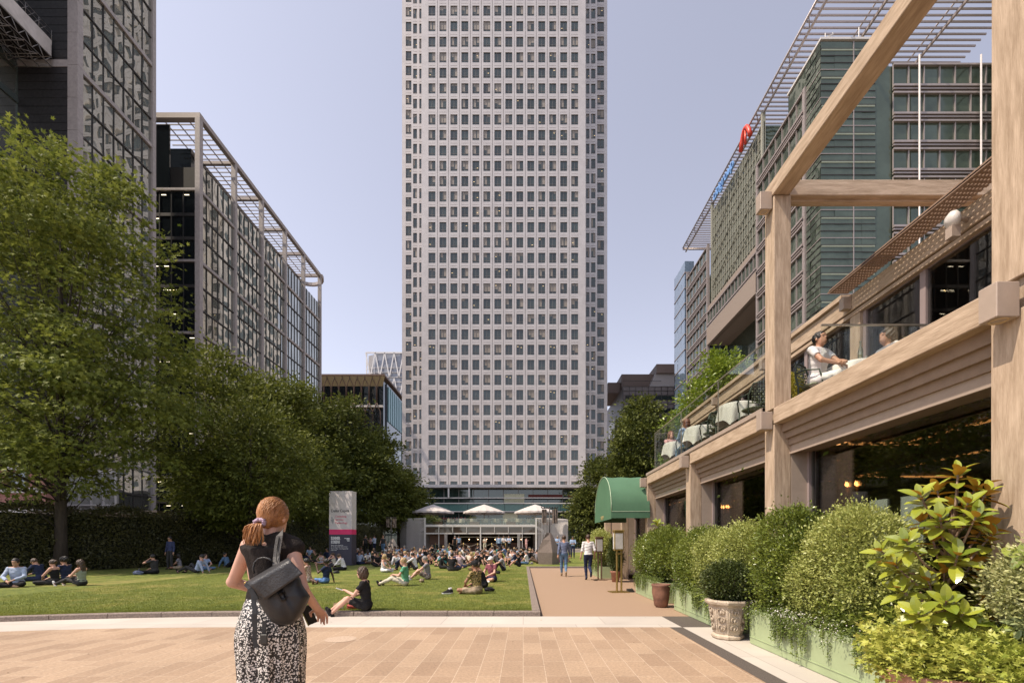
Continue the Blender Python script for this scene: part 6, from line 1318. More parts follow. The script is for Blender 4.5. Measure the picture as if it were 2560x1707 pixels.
def body(ps, fem=False, h=.02, fine=False):
    """one closed skin grown round the skeleton; returns verts, quads, per-vertex tag and along-bone parameter, head matrix"""
    g = {k: (np.array(v, float)) for k, v in ps.items() if k not in ('pitch', 'yaw', 'sw')}
    pel, nk, hd = g['pel'], g['nk'], g['hd']; up = nrm(nk - pel)
    left = nrm(np.cross(up, np.array([1., 0, 0]))) if abs(up[0]) < .95 else V3(0, 1, 0); left = left if left[1] > 0 else -left; fwd = np.cross(left, up)
    sw = ps.get('sw', .150 if fem else .172); hw = .092; fs = .92 if fem else 1.
    prim = []
    def cn(tag, a, b, r1, r2, k=.025, t0=0., t1=1.): prim.append((tag, 'c', a, b, r1 * fs, r2 * fs, k, t0, t1))
    def el(tag, c, r, M, k=.03): prim.append((tag, 'e', c, np.array(r) * fs, M, None, k, 0, 0))
    M = np.stack([fwd, left, up], 1); tl = np.linalg.norm(nk - pel)
    el('pelvis', pel + up * .02, (.112, .158 if not fem else .168, .125), M); el('torso', pel + up * tl * .38, (.098, .128 if fem else .138, .17), M, .05)
    el('torso', pel + up * tl * .68 + fwd * .005, (.108, .150 if fem else .165, .17), M, .05)
    if fem:
        for s in (-1, 1): el('torso', pel + up * tl * .64 + fwd * .085 + left * s * .065, (.05, .055, .055), M, .03)
    cn('torso', nk + left * sw * .8 - up * .03, nk - left * sw * .8 - up * .03, .058, .058, .05)
    yaw = R(ps.get('yaw', 0)); pit = R(ps.get('pitch', 6)); Hm = Matrix.Translation(Vector(hd)) @ Matrix.Rotation(yaw, 4, 'Z') @ Matrix.Rotation(pit, 4, 'Y')
    HR = np.array(Hm.to_3x3()); hp = lambda x, y, z: hd + HR @ V3(x, y, z)
    cn('neck', nk - up * .02 - fwd * .01, hp(-.02, 0, -.07), .056, .050, .03)
    el('head', hp(-.01, 0, .022), (.098, .074, .098), HR, .02); el('head', hp(.025, 0, -.052), (.062, .054, .062), HR, .04); el('head', hp(.035, 0, -.09), (.04, .035, .03), HR, .03)
    el('head', hp(.088, 0, -.022), (.022, .012, .024), HR, .012); el('head', hp(.07, 0, .03), (.03, .05, .018), HR, .03)
    for s in (-1, 1): el('head', hp(-.012, s * (.073 if fem else .078), -.01), (.02, .010, .032), HR, .01)
    el('head', hp(.082, 0, -.066), (.016, .024, .010), HR, .012)
    out = {}
    for i, s in ((0, 1), (1, -1)):
        sh = nk + left * s * sw - up * .035; e, w = ik(sh, g['wr'][i], .285, .25, g['ep'][i]); hd_ = nrm(w - e)
        cn('uarm', sh, e, .050, .038, .03, 0, 1); cn('farm', e, w, .039, .026, .015, 0, 1)
        sd = nrm(np.cross(hd_, V3(0, 0, 1)) + V3(1e-4, 0, 0)); pn = np.cross(sd, hd_)
        if fine:
            el('hand', w + hd_ * .045, (.052, .038, .016), np.stack([hd_, sd, pn], 1), .012)
            for q, (ln, off) in enumerate(((.072, .030), (.08, .010), (.074, -.010), (.058, -.029))):
                b0 = w + hd_ * .082 + sd * off; c1 = b0 + nrm(hd_ - pn * .35) * ln * .5; c2 = c1 + nrm(hd_ * .6 - pn) * ln * .55; cn('hand', b0 - hd_ * .02, c1, .0095, .009, .004); cn('hand', c1, c2, .009, .0075, .003)
            b0 = w + hd_ * .03 + sd * .028 * s; c1 = b0 + nrm(hd_ * .6 + sd * s * .9 - pn * .3) * .04; cn('hand', b0, c1, .012, .010, .008); cn('hand', c1, c1 + nrm(hd_ - pn * .5) * .028, .010, .008, .003)
        else:
            el('hand', w + hd_ * .05, (.055, .036, .019), np.stack([hd_, sd, pn], 1), .015); cn('hand', w + hd_ * .09, w + hd_ * .15 - pn * .03, .022, .014, .015); cn('hand', w + hd_ * .04, w + hd_ * .08 + sd * .045, .014, .011, .01)
        hip = pel + left * s * hw - up * .02 + fwd * .01; kn, an = ik(hip, g['an'][i], .43, .42, g['kp'][i])
        cn('thigh', hip, kn, .082 if not fem else .084, .054, .035); cn('shin', kn, an, .053, .034, .02); el('shin', kn * .68 + an * .32 - nrm(np.array(g['kp'][i])) * .015, (.045, .045, .10), np.stack([nrm(np.cross(V3(0, 1, .1), kn - an)), nrm(np.cross(kn - an, nrm(np.cross(V3(0, 1, .1), kn - an)))), nrm(kn - an)], 1), .03)
        if 'toe' in g: td = nrm(g['toe'][i])
        else:
            sd_ = nrm(an - kn); kd = np.array(g['kp'][i]); td = V3(1, 0, -.12) if sd_[2] < -.75 else nrm(V3(0, 0, 1) * .9 + nrm(V3(sd_[0], sd_[1], 0)) * .45)
            if abs(kd[1]) > .8: td = nrm(V3(sd_[0], sd_[1], 0) + V3(.35, 0, .0))
        cn('foot', an - td * .045 - V3(0, 0, .02), an + td * .12 - V3(0, 0, .03), .036, .030, .02)
        out['w%d' % i] = w; out['e%d' % i] = e
    pts = []
    for p in prim:
        if p[1] == 'c': pts += [p[2] - p[4], p[2] + p[4], p[3] - p[5], p[3] + p[5]]
        else: pts += [p[2] - p[3].max(), p[2] + p[3].max()]
    lo = np.min(pts, 0); hi = np.max(pts, 0); Gd, ax = grid(lo, hi, h); Fv = np.full(Gd.shape[:3], 1.0)
    def ev(p, q):
        if p[1] == 'c': return cone(q, p[2], p[3], p[4], p[5])
        return ell(q, p[2], p[3], p[4])
    for p in prim:
        m = .07 + p[6]
        if p[1] == 'c': l = np.minimum(p[2], p[3]) - max(p[4], p[5]) - m; u = np.maximum(p[2], p[3]) + max(p[4], p[5]) + m
        else: l = p[2] - p[3].max() - m; u = p[2] + p[3].max() + m
        sl = tuple(slice(max(0, int(np.searchsorted(ax[i], l[i]))), int(np.searchsorted(ax[i], u[i]))) for i in range(3))
        Fv[sl] = smin(Fv[sl], ev(p, Gd[sl]), p[6])
    V, Q = surfnets(Fv, (ax[0][0], ax[1][0], ax[2][0]), h)
    D = np.stack([ev(p, V) for p in prim], 1); am = D.argmin(1); tags = np.array([p[0] for p in prim])[am]
    tt = np.zeros(len(V))
    for k, p in enumerate(prim):
        if p[1] == 'c': s = am == k; a, b = p[2], p[3]; tt[s] = np.clip(((V[s] - a) @ (b - a)) / ((b - a) @ (b - a)), 0, 1)
    # torso height parameter, measured along the spine
    th = ((V - pel) @ up) / tl
    n = np.zeros_like(V); fn = np.cross(V[Q[:, 2]] - V[Q[:, 0]], V[Q[:, 3]] - V[Q[:, 1]])
    for k in range(4): np.add.at(n, Q[:, k], fn)
    return dict(V=V, Q=Q, tag=tags, t=tt, th=th, N=unit(n), Hm=Hm, out=out, up=up, fwd=fwd, left=left, nk=nk, pel=pel)
def cover(B, sel, off, name='cloth', wr=.0, lift=0.):
    """garment: the selected part of the skin pushed outward, with its hem turned in"""
    V, Q = B['V'], B['Q']; fm = sel[Q].all(1); q = Q[fm]; used = np.unique(q); mp = -np.ones(len(V), int); mp[used] = np.arange(len(used))
    cnt = np.zeros(len(V)); tot = np.zeros(len(V)); np.add.at(cnt, q.ravel(), 1); np.add.at(tot, Q.ravel(), 1); edge = (cnt < tot) & (cnt > 0)
    w_ = off + wr * (np.sin(V[:, 0] * 41 + V[:, 2] * 23) * np.sin(V[:, 1] * 37 - V[:, 2] * 31) + .6 * np.sin(V[:, 2] * 60 + V[:, 1] * 17))
    W = V + B['N'] * np.where(edge, off * .75, w_)[:, None]; base = W[used]; nn = len(base)
    eb = used[edge[used]]; ri = V[eb] + B['N'][eb] * .0005; mp2 = -np.ones(len(V), int); mp2[eb] = nn + np.arange(len(eb)); faces = [mp[q]]
    # turned-in rim
    from collections import Counter
    ed = np.concatenate([q[:, [0, 1]], q[:, [1, 2]], q[:, [2, 3]], q[:, [3, 0]]]); key = np.sort(ed, 1); kk = key[:, 0] * len(V) + key[:, 1]; u_, inv, ct = np.unique(kk, return_inverse=True, return_counts=True); bd = ed[ct[inv] == 1]
    ok = (mp2[bd] >= 0).all(1); bd = bd[ok]
    if len(bd): faces.append(np.stack([mp[bd[:, 1]], mp[bd[:, 0]], mp2[bd[:, 0]], mp2[bd[:, 1]]], 1))
    return qmesh(name, np.concatenate([base, ri]), np.concatenate(faces), [mat('blank_cloth')])
def garment(B, kind):
    tg, t, th = B['tag'], B['t'], B['th']; tor = (tg == 'torso')
    if kind == 'tee': s = (tor & (th < 1.02)) | ((tg == 'uarm') & (t < .58)) | ((tg == 'pelvis') & (th > .02)); return cover(B, s, .013, 'shirt', .004)
    if kind == 'long': s = (tor & (th < 1.03)) | (tg == 'uarm') | ((tg == 'farm') & (t < .93)) | ((tg == 'pelvis') & (th > .02)); return cover(B, s, .013, 'shirt', .004)
    if kind == 'rolled': s = (tor & (th < 1.03)) | (tg == 'uarm') | ((tg == 'farm') & (t < .2)) | ((tg == 'pelvis') & (th > .02)); return cover(B, s, .014, 'shirt', .005)
    if kind == 'tank': s = (tor & (th < .86)) | ((tg == 'pelvis') & (th > .02)); return cover(B, s, .010, 'shirt', .003)
    if kind == 'trousers': s = (tg == 'pelvis') | (tg == 'thigh') | ((tg == 'shin') & ((t < .97) )) | (tor & (th < .12)); return cover(B, s, .010, 'trousers', .004)
    if kind == 'shorts': s = (tg == 'pelvis') | ((tg == 'thigh') & (t < .78)) | (tor & (th < .12)); return cover(B, s, .015, 'shorts', .006)
    if kind == 'shoes': return cover(B, (tg == 'foot'), .008, 'shoes')
# hair, caps and glasses in head space (x forward, z up)
def headshape(kind):
    lo, hi, h = (-.26, -.15, -.42), (.17, .15, .20), .010; Gd, ax = grid(lo, hi, h); q = Gd
    cap = ell(q, (-.016, 0, .026), (.106, .086, .106)); face = ell(q, (.105, 0, -.045), (.085, .074, .105)); low = q[..., 2] + .055 + .25 * np.minimum(q[..., 0], 0) * 0
    nz = .004 * np.sin(q[..., 1] * 140 + 12 * np.sin(q[..., 0] * 20)) + .003 * np.sin(q[..., 0] * 90 + q[..., 2] * 60)
    short = np.maximum(np.maximum(cap + nz, -face), -(q[..., 2] + .045 + .35 * np.clip(q[..., 0] + .02, 0, .1) * -1)); short = np.maximum(short, (-(q[..., 2] + .05)))
    if kind == 'short': Fv = short
    elif kind == 'curly': Fv = np.maximum(np.maximum(ell(q, (-.02, 0, .035), (.118, .10, .112)) + nz * 3, -face), -(q[..., 2] + .06))
    elif kind in ('long', 'bob', 'tail', 'bun'):
        bob = np.maximum(np.maximum(ell(q, (-.02, 0, -.005), (.115, .104, .150)) + nz * 1.6, -ell(q, (.12, 0, -.06), (.10, .066, .15))), -(q[..., 2] + .135))
        if kind == 'bob': Fv = bob
        elif kind == 'long': Fv = smin(np.maximum(ell(q, (-.02, 0, 0), (.112, .097, .14)) + nz * 1.5, -ell(q, (.12, 0, -.06), (.10, .064, .15))), np.maximum(ell(q, (-.085, 0, -.16), (.045, .095, .22)) + nz * 2, -(q[..., 2] + .36)), .03)
        elif kind == 'tail': Fv = smin(short, cone(q, (-.10, 0, .03), (-.15, 0, -.17), .034, .012) + nz, .03)
        else: Fv = smin(short, ell(q, (-.115, 0, .045), (.045, .045, .045)) + nz, .02)
    elif kind == 'cap': Fv = smin(np.maximum(ell(q, (-.012, 0, .035), (.112, .090, .100)), -(q[..., 2] - .012)), np.maximum(ell(q, (.105, 0, .028), (.085, .072, .016)), -.5), .012)
    V, Q = surfnets(Fv, (ax[0][0], ax[1][0], ax[2][0]), h); return qmesh('hair' if kind != 'cap' else 'cap', V, Q, [mat('blank_cloth')])
def glasses(dark):
    b = MB()
    for s in (-1, 1): b.lathe([(0, 0), (.024, .0), (.026, .003), (0, .006)], n=10); o = len(b.v) - 40; b.v[o:] = [(.101 + v[2] * .8 - abs(v[0]) * .0, s * .032 + v[0], .004 + v[1] * .8) for v in b.v[o:]]; b.tube([(.10, s * .056, .01), (-.005, s * .082, .008)], .003, 4)
    b.tube([(.105, -.01, .008), (.105, .01, .008)], .003, 4); me = b.obj('sunglasses' if dark else 'eyes', mat('black_plastic', (.03, .028, .026), .4)); d = me.data; bpy.data.objects.remove(me); return d
def eyes():
    b = MB()
    for s in (-1, 1): b.lathe([(0, -.009), (.007, -.006), (.010, 0), (.007, .006), (0, .009)], (.079, s * .031, .004), 8); b.tube([(.086, s * .018, .024), (.087, s * .034, .027), (.079, s * .05, .022)], .003, 4)
    me = b.obj('eyes', mat('eye_dark', (.03, .02, .015), .3)); d = me.data; bpy.data.objects.remove(me); return d
HS = {}; BD = {}; GM = {}
EY = eyes(); SG = glasses(True)
def hs_(k):
    if k not in HS: HS[k] = headshape(k)
    return HS[k]
def bd_(pose, fem, h):
    k = (pose, fem, h)
    if k not in BD: B = body(POSES[pose], fem, h, h < .014); B['me'] = qmesh('body', B['V'], B['Q'], [mat('blank_cloth')]); BD[k] = B
    return BD[k]
def gm_(pose, fem, h, kind):
    k = (pose, fem, h, kind)
    if k not in GM: GM[k] = garment(bd_(pose, fem, h), kind)
    return GM[k]
def setm(o, m): o.material_slots[0].link = 'OBJECT'; o.material_slots[0].material = m; return o
PAL = dict(white=(.72, .69, .68), pink_white=(.62, .48, .50), pale_blue=(.42, .48, .62), light_blue=(.34, .44, .62), blue=(.13, .24, .46), denim=(.12, .20, .32), navy=(.025, .032, .07), black=(.018, .017, .018), charcoal=(.05, .047, .047), green=(.13, .36, .22), olive=(.11, .11, .05), sage=(.30, .33, .25), maroon=(.22, .07, .09), pink=(.62, .05, .16), pale_pink=(.60, .34, .34), grey=(.25, .23, .25), greyblue=(.14, .16, .24), darkblue=(.05, .06, .13), cream=(.62, .55, .44), orange=(.55, .28, .16), brown=(.14, .09, .06), tan=(.38, .29, .2), plum=(.14, .09, .14), red=(.5, .05, .05), teal=(.05, .22, .2))
HC = dict(dark=(.018, .013, .010), brown=(.075, .04, .022), blonde=(.50, .34, .16), grey=(.32, .29, .26), ginger=(.34, .15, .06), auburn=(.22, .08, .035))
SK = dict(fair=(.60, .34, .25), tan=(.46, .25, .165), mid=(.33, .165, .10), dark=(.10, .05, .032))
def cl(name):
    if name in ('camo', 'plaid', 'dots', 'print'):
        a, b2, s = dict(camo=((.05, .045, .02), (.42, .30, .13), 26), plaid=((.03, .035, .06), (.5, .5, .52), 24), dots=((.30, .15, .09), (.62, .50, .40), 30), print=((.12, .08, .07), (.36, .30, .27), 18))[name]
        return mat('cloth_' + name, b2, .85, col2=a, scale=s, detail=2, spec=.2, sharp=.05)
    return mat('cloth_' + name, PAL[name], .85, var=.12, scale=5, bump=.3, bscale=30, spec=.2)
def person(x, y, z, pose, rz, top, tk, leg, lk_, hair, hc, skin='fair', shoes='black', fem=False, h=.02, scale=None, label='', group=None, shades=False, cap=None):
    B = bd_(pose, fem, h); s = scale or (.95 if fem else 1.02); t = thing('person', label, 'person', (x, y, z), R(rz), group); t.scale = (s, s, s)
    setm(link('body', B['me'], t), mat('skin_' + skin, SK[skin], .55, var=.06, scale=7, spec=.4))
    setm(link('top', gm_(pose, fem, h, tk), t), cl(top))
    setm(link('trousers' if lk_ == 'trousers' else 'shorts', gm_(pose, fem, h, lk_), t), cl(leg))
    if shoes: setm(link('shoes', gm_(pose, fem, h, 'shoes'), t), cl(shoes))
    def hd(me, m=None):
        o = link(me.name.split('.')[0], me, t); o.matrix_local = B['Hm']
        if m: setm(o, m)
    if hair: hd(hs_(hair), mat('hair_' + hc, HC[hc], .45, var=.45, scale=30, bump=.3))
    if cap: hd(hs_('cap'), cl(cap))
    hd(SG if shades else EY)
    return t
def pp(px, py, z=.1):
    Y = F * (H - z) / (py - VY); return ((px - VX) / F * Y, Y, z)
def Z3(x, y): return (740 + x / 3.564, 1200 + y / 3.564)
def Z1(x, y): return (x / 4.2, 1240 + y / 4.2)
def at(c, pose, rz, *a, **k):
    q = pp(*c); z = lawnz(q[0], q[1]) + .008; q = pp(c[0], c[1], z); return person(q[0], q[1], z - .02, pose, rz, *a, **k)
f = dict(fem=True)
# --- near groups on the lawn
at(Z3(975, 935), 'out', 186, 'green', 'tee', 'cream', 'trousers', 'short', 'blonde', h=.012, label='seated fair-haired man in green polo and cream trousers with legs stretched left')
at(Z3(1175, 880), 'sleg', 190, 'grey', 'tee', 'print', 'shorts', 'short', 'grey', 'fair', 'white', label='grey-haired man in grey tee and patterned shorts, bare legs folded to the left')
at(Z3(775, 815), 'cross', -10, 'white', 'tank', 'white', 'trousers', 'long', 'blonde', 'fair', 'white', fem=True, label='long-haired blonde woman in white strap top sitting behind the green-shirted man')
at(Z3(965, 800), 'hug', 178, 'navy', 'long', 'navy', 'trousers', 'short', 'brown', label='brown-haired man in navy shirt sitting right behind the green-shirted man')
at(Z3(1065, 795), 'hug', 172, 'white', 'long', 'charcoal', 'trousers', 'short', 'dark', label='dark-haired man in white long-sleeved shirt hugging his knees')
at(Z3(1125, 762), 'hug', 170, 'charcoal', 'tee', 'charcoal', 'trousers', 'short', 'brown', 'tan', label='bearded man in charcoal tee leaning over his knees behind the white-shirted knee-hugger')
at(Z3(1160, 705), 'hug', 176, 'black', 'tee', 'denim', 'trousers', 'short', 'dark', 'tan', label='dark-haired man in black tee and jeans right of the pale pyramid group')
at(Z3(115, 905), 'cross', 185, 'dots', 'tee', 'cream', 'trousers', 'tail', 'dark', 'tan', 'tan', fem=True, shades=True, h=.014, label='woman in sunglasses and tan polka-dot shirt beside the woman in blue shorts')
at(Z3(265, 915), 'side', 176, 'navy', 'tee', 'blue', 'shorts', 'bun', 'dark', 'dark', None, fem=True, h=.012, label='woman in navy tee and bright blue shorts propped on one arm, eating')
at(Z3(430, 800), 'read', 182, 'white', 'long', 'black', 'trousers', 'short', 'brown', 'fair', label='brown-haired man in crisp white shirt and black trousers sitting cross-legged')
at(Z3(345, 770), 'eat', 184, 'cream', 'tank', 'charcoal', 'trousers', 'tail', 'brown', 'fair', fem=True, shades=True, label='woman in sunglasses and cream top behind the crisp white-shirted man')
at(Z3(235, 745), 'read', -95, 'white', 'tank', 'pale_blue', 'shorts', 'bun', 'brown', 'fair', fem=True, label='woman in white vest bending over her lunch, facing the camera')
at(Z3(170, 725), 'eat', -100, 'olive', 'tee', 'charcoal', 'trousers', 'short', 'brown', 'tan', label='man in olive tee eating, left of the woman in white vest')
at(Z3(130, 695), 'cross', -80, 'light_blue', 'tee', 'navy', 'trousers', 'short', 'dark', 'tan', label='man in light blue shirt farthest left of the centre crowd')
at(Z3(285, 715), 'cross', -110, 'navy', 'long', 'navy', 'trousers', 'short', 'dark', 'mid', label='man in navy jacket beside the foot of the advertising column')
at(Z3(475, 705), 'hug', 180, 'navy', 'tee', 'black', 'shorts', 'short', 'dark', 'tan', label='man in navy tee hugging his knees right of the advertising column')
at(Z3(650, 745), 'cross', -120, 'white', 'tee', 'brown', 'shorts', 'short', 'dark', 'dark', label='dark-skinned man in pale tee and brown shorts sitting cross-legged')
at(Z3(600, 715), 'hug', 165, 'brown', 'tee', 'navy', 'shorts', 'bun', 'brown', 'tan', fem=True, label='person in brown top leaning in beside the man in pale tee')
at(Z3(1615, 1008), 'cross', 150, 'camo', 'tee', 'tan', 'shorts', 'short', 'dark', 'mid', None, cap='black', h=.012, label='man in black cap and brown leaf-patterned shirt, his back half turned')
at(Z3(1685, 955), 'read', 178, 'black', 'tank', 'black', 'trousers', 'bun', 'brown', 'tan', fem=True, h=.014, label='woman in black vest with bare shoulders next to the man in black cap')
at(Z3(1752, 898), 'cross', -128, 'maroon', 'tee', 'navy', 'shorts', None, 'brown', 'fair', 'white', cap='white', h=.012, label='man in white cap and maroon shirt sitting cross-legged')
at(Z3(1850, 806), 'hug', 188, 'plaid', 'tee', 'black', 'trousers', 'short', 'ginger', 'fair', label='ginger-haired man in checked shirt resting his arms on his knees')
at(Z3(1385, 806), 'cross', 80, 'black', 'tee', 'charcoal', 'trousers', 'short', 'dark', 'tan', 'red', label='man in black tee seen from behind with red-soled shoes')
at(Z3(1290, 785), 'eat', 10, 'black', 'long', 'black', 'trousers', 'tail', 'brown', 'fair', 'white', fem=True, label='woman in black eating, facing right toward the man in black tee')
at(Z3(1462, 778), 'eat', -80, 'pink_white', 'long', 'navy', 'trousers', 'short', 'blonde', 'fair', label='blond man in pinkish white shirt drinking from a cup')
at(Z3(1575, 762), 'cross', 175, 'orange', 'tank', 'sage', 'shorts', 'long', 'blonde', 'tan', fem=True, label='blonde woman in orange strap top turned left')
at(Z3(1525, 745), 'cross', -60, 'white', 'tee', 'tan', 'shorts', 'long', 'brown', 'fair', fem=True, label='brown-haired woman in white blouse beside the orange-topped woman')
at(Z3(1990, 768), 'sleg', 186, 'black', 'tee', 'black', 'shorts', 'tail', 'dark', 'tan', None, fem=True, shades=True, label='barefoot woman in black shorts with crossed arms, left of the dark stone spire')
at(Z3(2150, 738), 'lean', 180, 'charcoal', 'tee', 'brown', 'trousers', None, 'dark', 'tan', 'black', cap='grey', label='man leaning on the dark stone spire with cloth over his head')
at(Z3(2045, 712), 'hug', 170, 'black', 'tee', 'black', 'trousers', 'curly', 'dark', 'mid', label='curly-haired person in black behind the barefoot woman')
at(Z3(2325, 742), 'sleg', -15, 'pink', 'tee', 'pink', 'shorts', 'bun', 'auburn', 'fair', None, fem=True, shades=True, label='barefoot woman in bright pink dress right of the dark stone spire')
at(Z3(2385, 725), 'hug', -30, 'black', 'tee', 'black', 'shorts', 'long', 'dark', 'tan', fem=True, label='dark-clothed woman sitting behind the walking man in jeans')
at(Z3(1700, 725), 'read', 185, 'black', 'tank', 'black', 'shorts', 'long', 'auburn', 'fair', fem=True, label='long-haired woman in black bent over a book behind the white cap')
at(Z3(1765, 700), 'hug', 178, 'pale_blue', 'long', 'navy', 'trousers', 'short', 'brown', 'fair', label='man in pale blue shirt bowed forward behind the white cap')
# --- left groups
at(Z1(185, 945), 'cross', -68, 'pale_blue', 'long', 'black', 'trousers', 'short', 'dark', 'tan', 'brown', h=.014, label='man in glasses and pale blue shirt sitting cross-legged at the left edge')
at(Z1(440, 885), 'read', 184, 'navy', 'long', 'navy', 'trousers', 'short', 'brown', 'tan', h=.014, label='man in dark suit bending over, second from the left edge')
at(Z1(585, 925), 'cross', 186, 'black', 'tank', 'charcoal', 'trousers', 'bun', 'brown', 'fair', fem=True, h=.014, label='woman in black sleeveless top with tied-up hair in the left group')
at(Z1(700, 905), 'cross', 182, 'navy', 'tee', 'black', 'trousers', 'curly', 'dark', 'tan', h=.014, label='dark-haired person in navy tee between two women of the left group')
at(Z1(860, 935), 'out', 182, 'sage', 'tank', 'charcoal', 'trousers', 'long', 'brown', 'fair', 'white', fem=True, shades=True, h=.014, label='long-haired woman in sage green top with legs stretched to white trainers')
at(Z1(1630, 812), 'eat', 180, 'charcoal', 'tee', 'black', 'trousers', 'short', 'dark', 'tan', label='man in charcoal tee with hand at his mouth, beside a small bag')
at(Z1(1790, 765), 'stand', -100, 'darkblue', 'long', 'charcoal', 'trousers', 'short', 'dark', 'tan', shades=True, label='man in dark blue pullover standing before the hedge')
at(Z1(1890, 762), 'cross', -150, 'grey', 'tee', 'tan', 'shorts', 'long', 'dark', 'mid', fem=True, label='dark-haired woman in grey top by the hedge, left of the man in tie')
TM = at(Z1(2070, 800), 'lean', 184, 'pale_blue', 'long', 'charcoal', 'trousers', 'short', 'dark', 'fair', shades=True, label='man in pale shirt and dark tie leaning back on his hands')
b = MB(); b.add([(-.06, -.03, .56), (-.06, .03, .56), (.09, .028, .22), (.09, -.028, .22), (-.075, -.012, .60), (-.075, .012, .60)], [(0, 3, 2, 1), (4, 0, 1, 5)]); o = b.obj('necktie', cl('black'), TM); o.location = (.035, 0, .01)
at(Z1(2150, 770), 'cross', -30, 'light_blue', 'tee', 'denim', 'trousers', 'tail', 'brown', 'fair', fem=True, label='woman in light blue behind the man leaning back in tie')
q = (500 + 215 / 3.015, 1180 + 715 / 3.015); at(q, 'lean', 0, 'denim', 'long', 'black', 'trousers', 'short', 'dark', 'mid', label='man in denim shirt leaning back, just left of the standing woman')
# --- walkers on the path
q = G(1410, 1440, .004); person(q.x, q.y, .006, 'walk', 88, 'greyblue', 'long', 'denim', 'trousers', 'short', 'brown', 'tan', 'tan', h=.014, scale=1.05, label='man in grey-blue shirt and jeans walking away on the path')
q = G(1471, 1449, .004); person(q.x, q.y, .006, 'walk2', 92, 'white', 'rolled', 'navy', 'trousers', 'short', 'brown', 'fair', 'navy', h=.014, scale=1.05, label='man in white shirt and dark trousers walking away by the menu stands')
# --- standing at the back
for px, Y, pose, rz, top, tk, leg, hc, sk, fm, lb in (
    (620, 44, 'drink', -60, 'charcoal', 'tee', 'black', 'grey', 'tan', 0, 'standing man in dark tee holding a drink, left of the pale stone spire'), (666, 44.5, 'fold', -120, 'pale_pink', 'tank', 'black', 'brown', 'fair', 1, 'standing woman in pale pink top and black trousers near the left trees'),
    (700, 44, 'fold', 160, 'pale_blue', 'rolled', 'navy', 'brown', 'fair', 0, 'standing man with folded arms in very pale blue shirt at the left back'), (776, 43, 'walk', -80, 'charcoal', 'tee', 'denim', 'ginger', 'fair', 0, 'man in dark polo and jeans walking toward the camera before the left trees'),
    (1416, 49, 'stand', 90, 'black', 'tee', 'black', 'grey', 'fair', 0, 'bald-looking man in black standing at the pavilion door'), (1452, 48, 'stand', 120, 'light_blue', 'tee', 'navy', 'dark', 'tan', 0, 'person in light blue standing next to the man in black at the pavilion'),
    (1682, 49, 'fold', -90, 'cream', 'tee', 'cream', 'dark', 'fair', 1, 'woman in cream dress standing at the middle pavilion column'), (1808, 45, 'stand', 95, 'light_blue', 'long', 'navy', 'dark', 'tan', 0, 'man in light blue shirt seen from behind, left of three standing friends'),
    (1850, 46, 'fold', -90, 'white', 'rolled', 'black', 'dark', 'tan', 0, 'man in white shirt standing in the middle of three friends'), (1898, 45, 'fold', -110, 'pale_blue', 'rolled', 'black', 'dark', 'fair', 0, 'man in pale blue shirt and black trousers, right of three standing friends'),
    (2050, 46, 'drink', 20, 'pale_pink', 'long', 'pale_pink', 'dark', 'tan', 1, 'woman in pale pink dress standing by the right pavilion door'), (2345 - 15, 41, 'fold', -95, 'light_blue', 'rolled', 'navy', 'grey', 'tan', 0, 'man in light blue shirt standing between the two walking men')):
    X = (740 + px / 3.564 - VX) / F * Y; fm = bool(fm)
    person(X, Y, lawnz(X, min(Y, 48)) + .01, pose, rz, top, tk, leg, 'trousers', 'tail' if fm else 'short', hc, sk, fem=fm, h=.025, label=lb)
X = (1432 - VX) / F * 36; person(X, 36, .25, 'fold', -95, 'light_blue', 'rolled', 'navy', 'trousers', 'short', 'dark', 'mid', h=.025, label='man in light blue holding a cup, standing right of the grey-blue walker')
# --- far crowd
crowd = []
r = random.Random(21)
tops = ['white', 'white', 'pale_blue', 'light_blue', 'blue', 'navy', 'black', 'charcoal', 'grey', 'pale_pink', 'cream', 'white', 'black', 'navy', 'teal', 'light_blue']
slots = [(560, 34), (585, 38), (745, 31), (790, 40), (830, 33), (875, 33.5), (905, 39), (935, 30), (985, 27), (1000, 32), (1030, 34), (1085, 37), (1120, 32), (1170, 36), (1215, 35), (1225, 41), (1275, 35), (1310, 40), (1340, 30), (1375, 36), (1395, 32), (1430, 30), (1440, 35), (1480, 33), (1500, 38), (1520, 42), (1560, 34), (1590, 31), (1615, 36), (1640, 29), (1650, 33), (1675, 31), (1700, 37), (1730, 34), (1755, 41), (1790, 33), (1830, 36), (1880, 33), (1900, 38), (1940, 34), (1960, 30), (1985, 36), (2010, 32), (2040, 35), (2075, 33), (2090, 38), (2120, 34), (2150, 31), (690, 36), (655, 33), (1060, 40), (1145, 40), (1820, 30), (1555, 39), (1465, 41), (1355, 42), (820, 42), (950, 36)]
slots += [(700, 28), (725, 26.5), (560, 29), (905, 27), (1010, 25.5), (840, 29.5), (1190, 29), (1250, 31), (1300, 27), (1330, 26.5), (1410, 27), (1490, 26.5), (1545, 28.5), (1625, 27), (1660, 30.5), (1715, 28.5), (1790, 29), (1900, 28), (1925, 31), (1945, 37), (2060, 29), (1995, 33), (1865, 40), (1785, 39), (1605, 41), (1525, 36), (1385, 39), (1265, 38), (1100, 34), (1045, 36), (970, 40), (890, 41)]
names_ = 0
cp = {}
for px, Y in slots:
    top = r.choice(tops); pose = r.choice(['cross', 'hug', 'hug', 'lean', 'read', 'eat', 'cross', 'out']); fm = r.random() < .42; hc = r.choice(['dark', 'dark', 'brown', 'brown', 'blonde', 'grey' if not fm else 'auburn']); cp.setdefault((top, hc), []).append((px, Y, pose, fm))
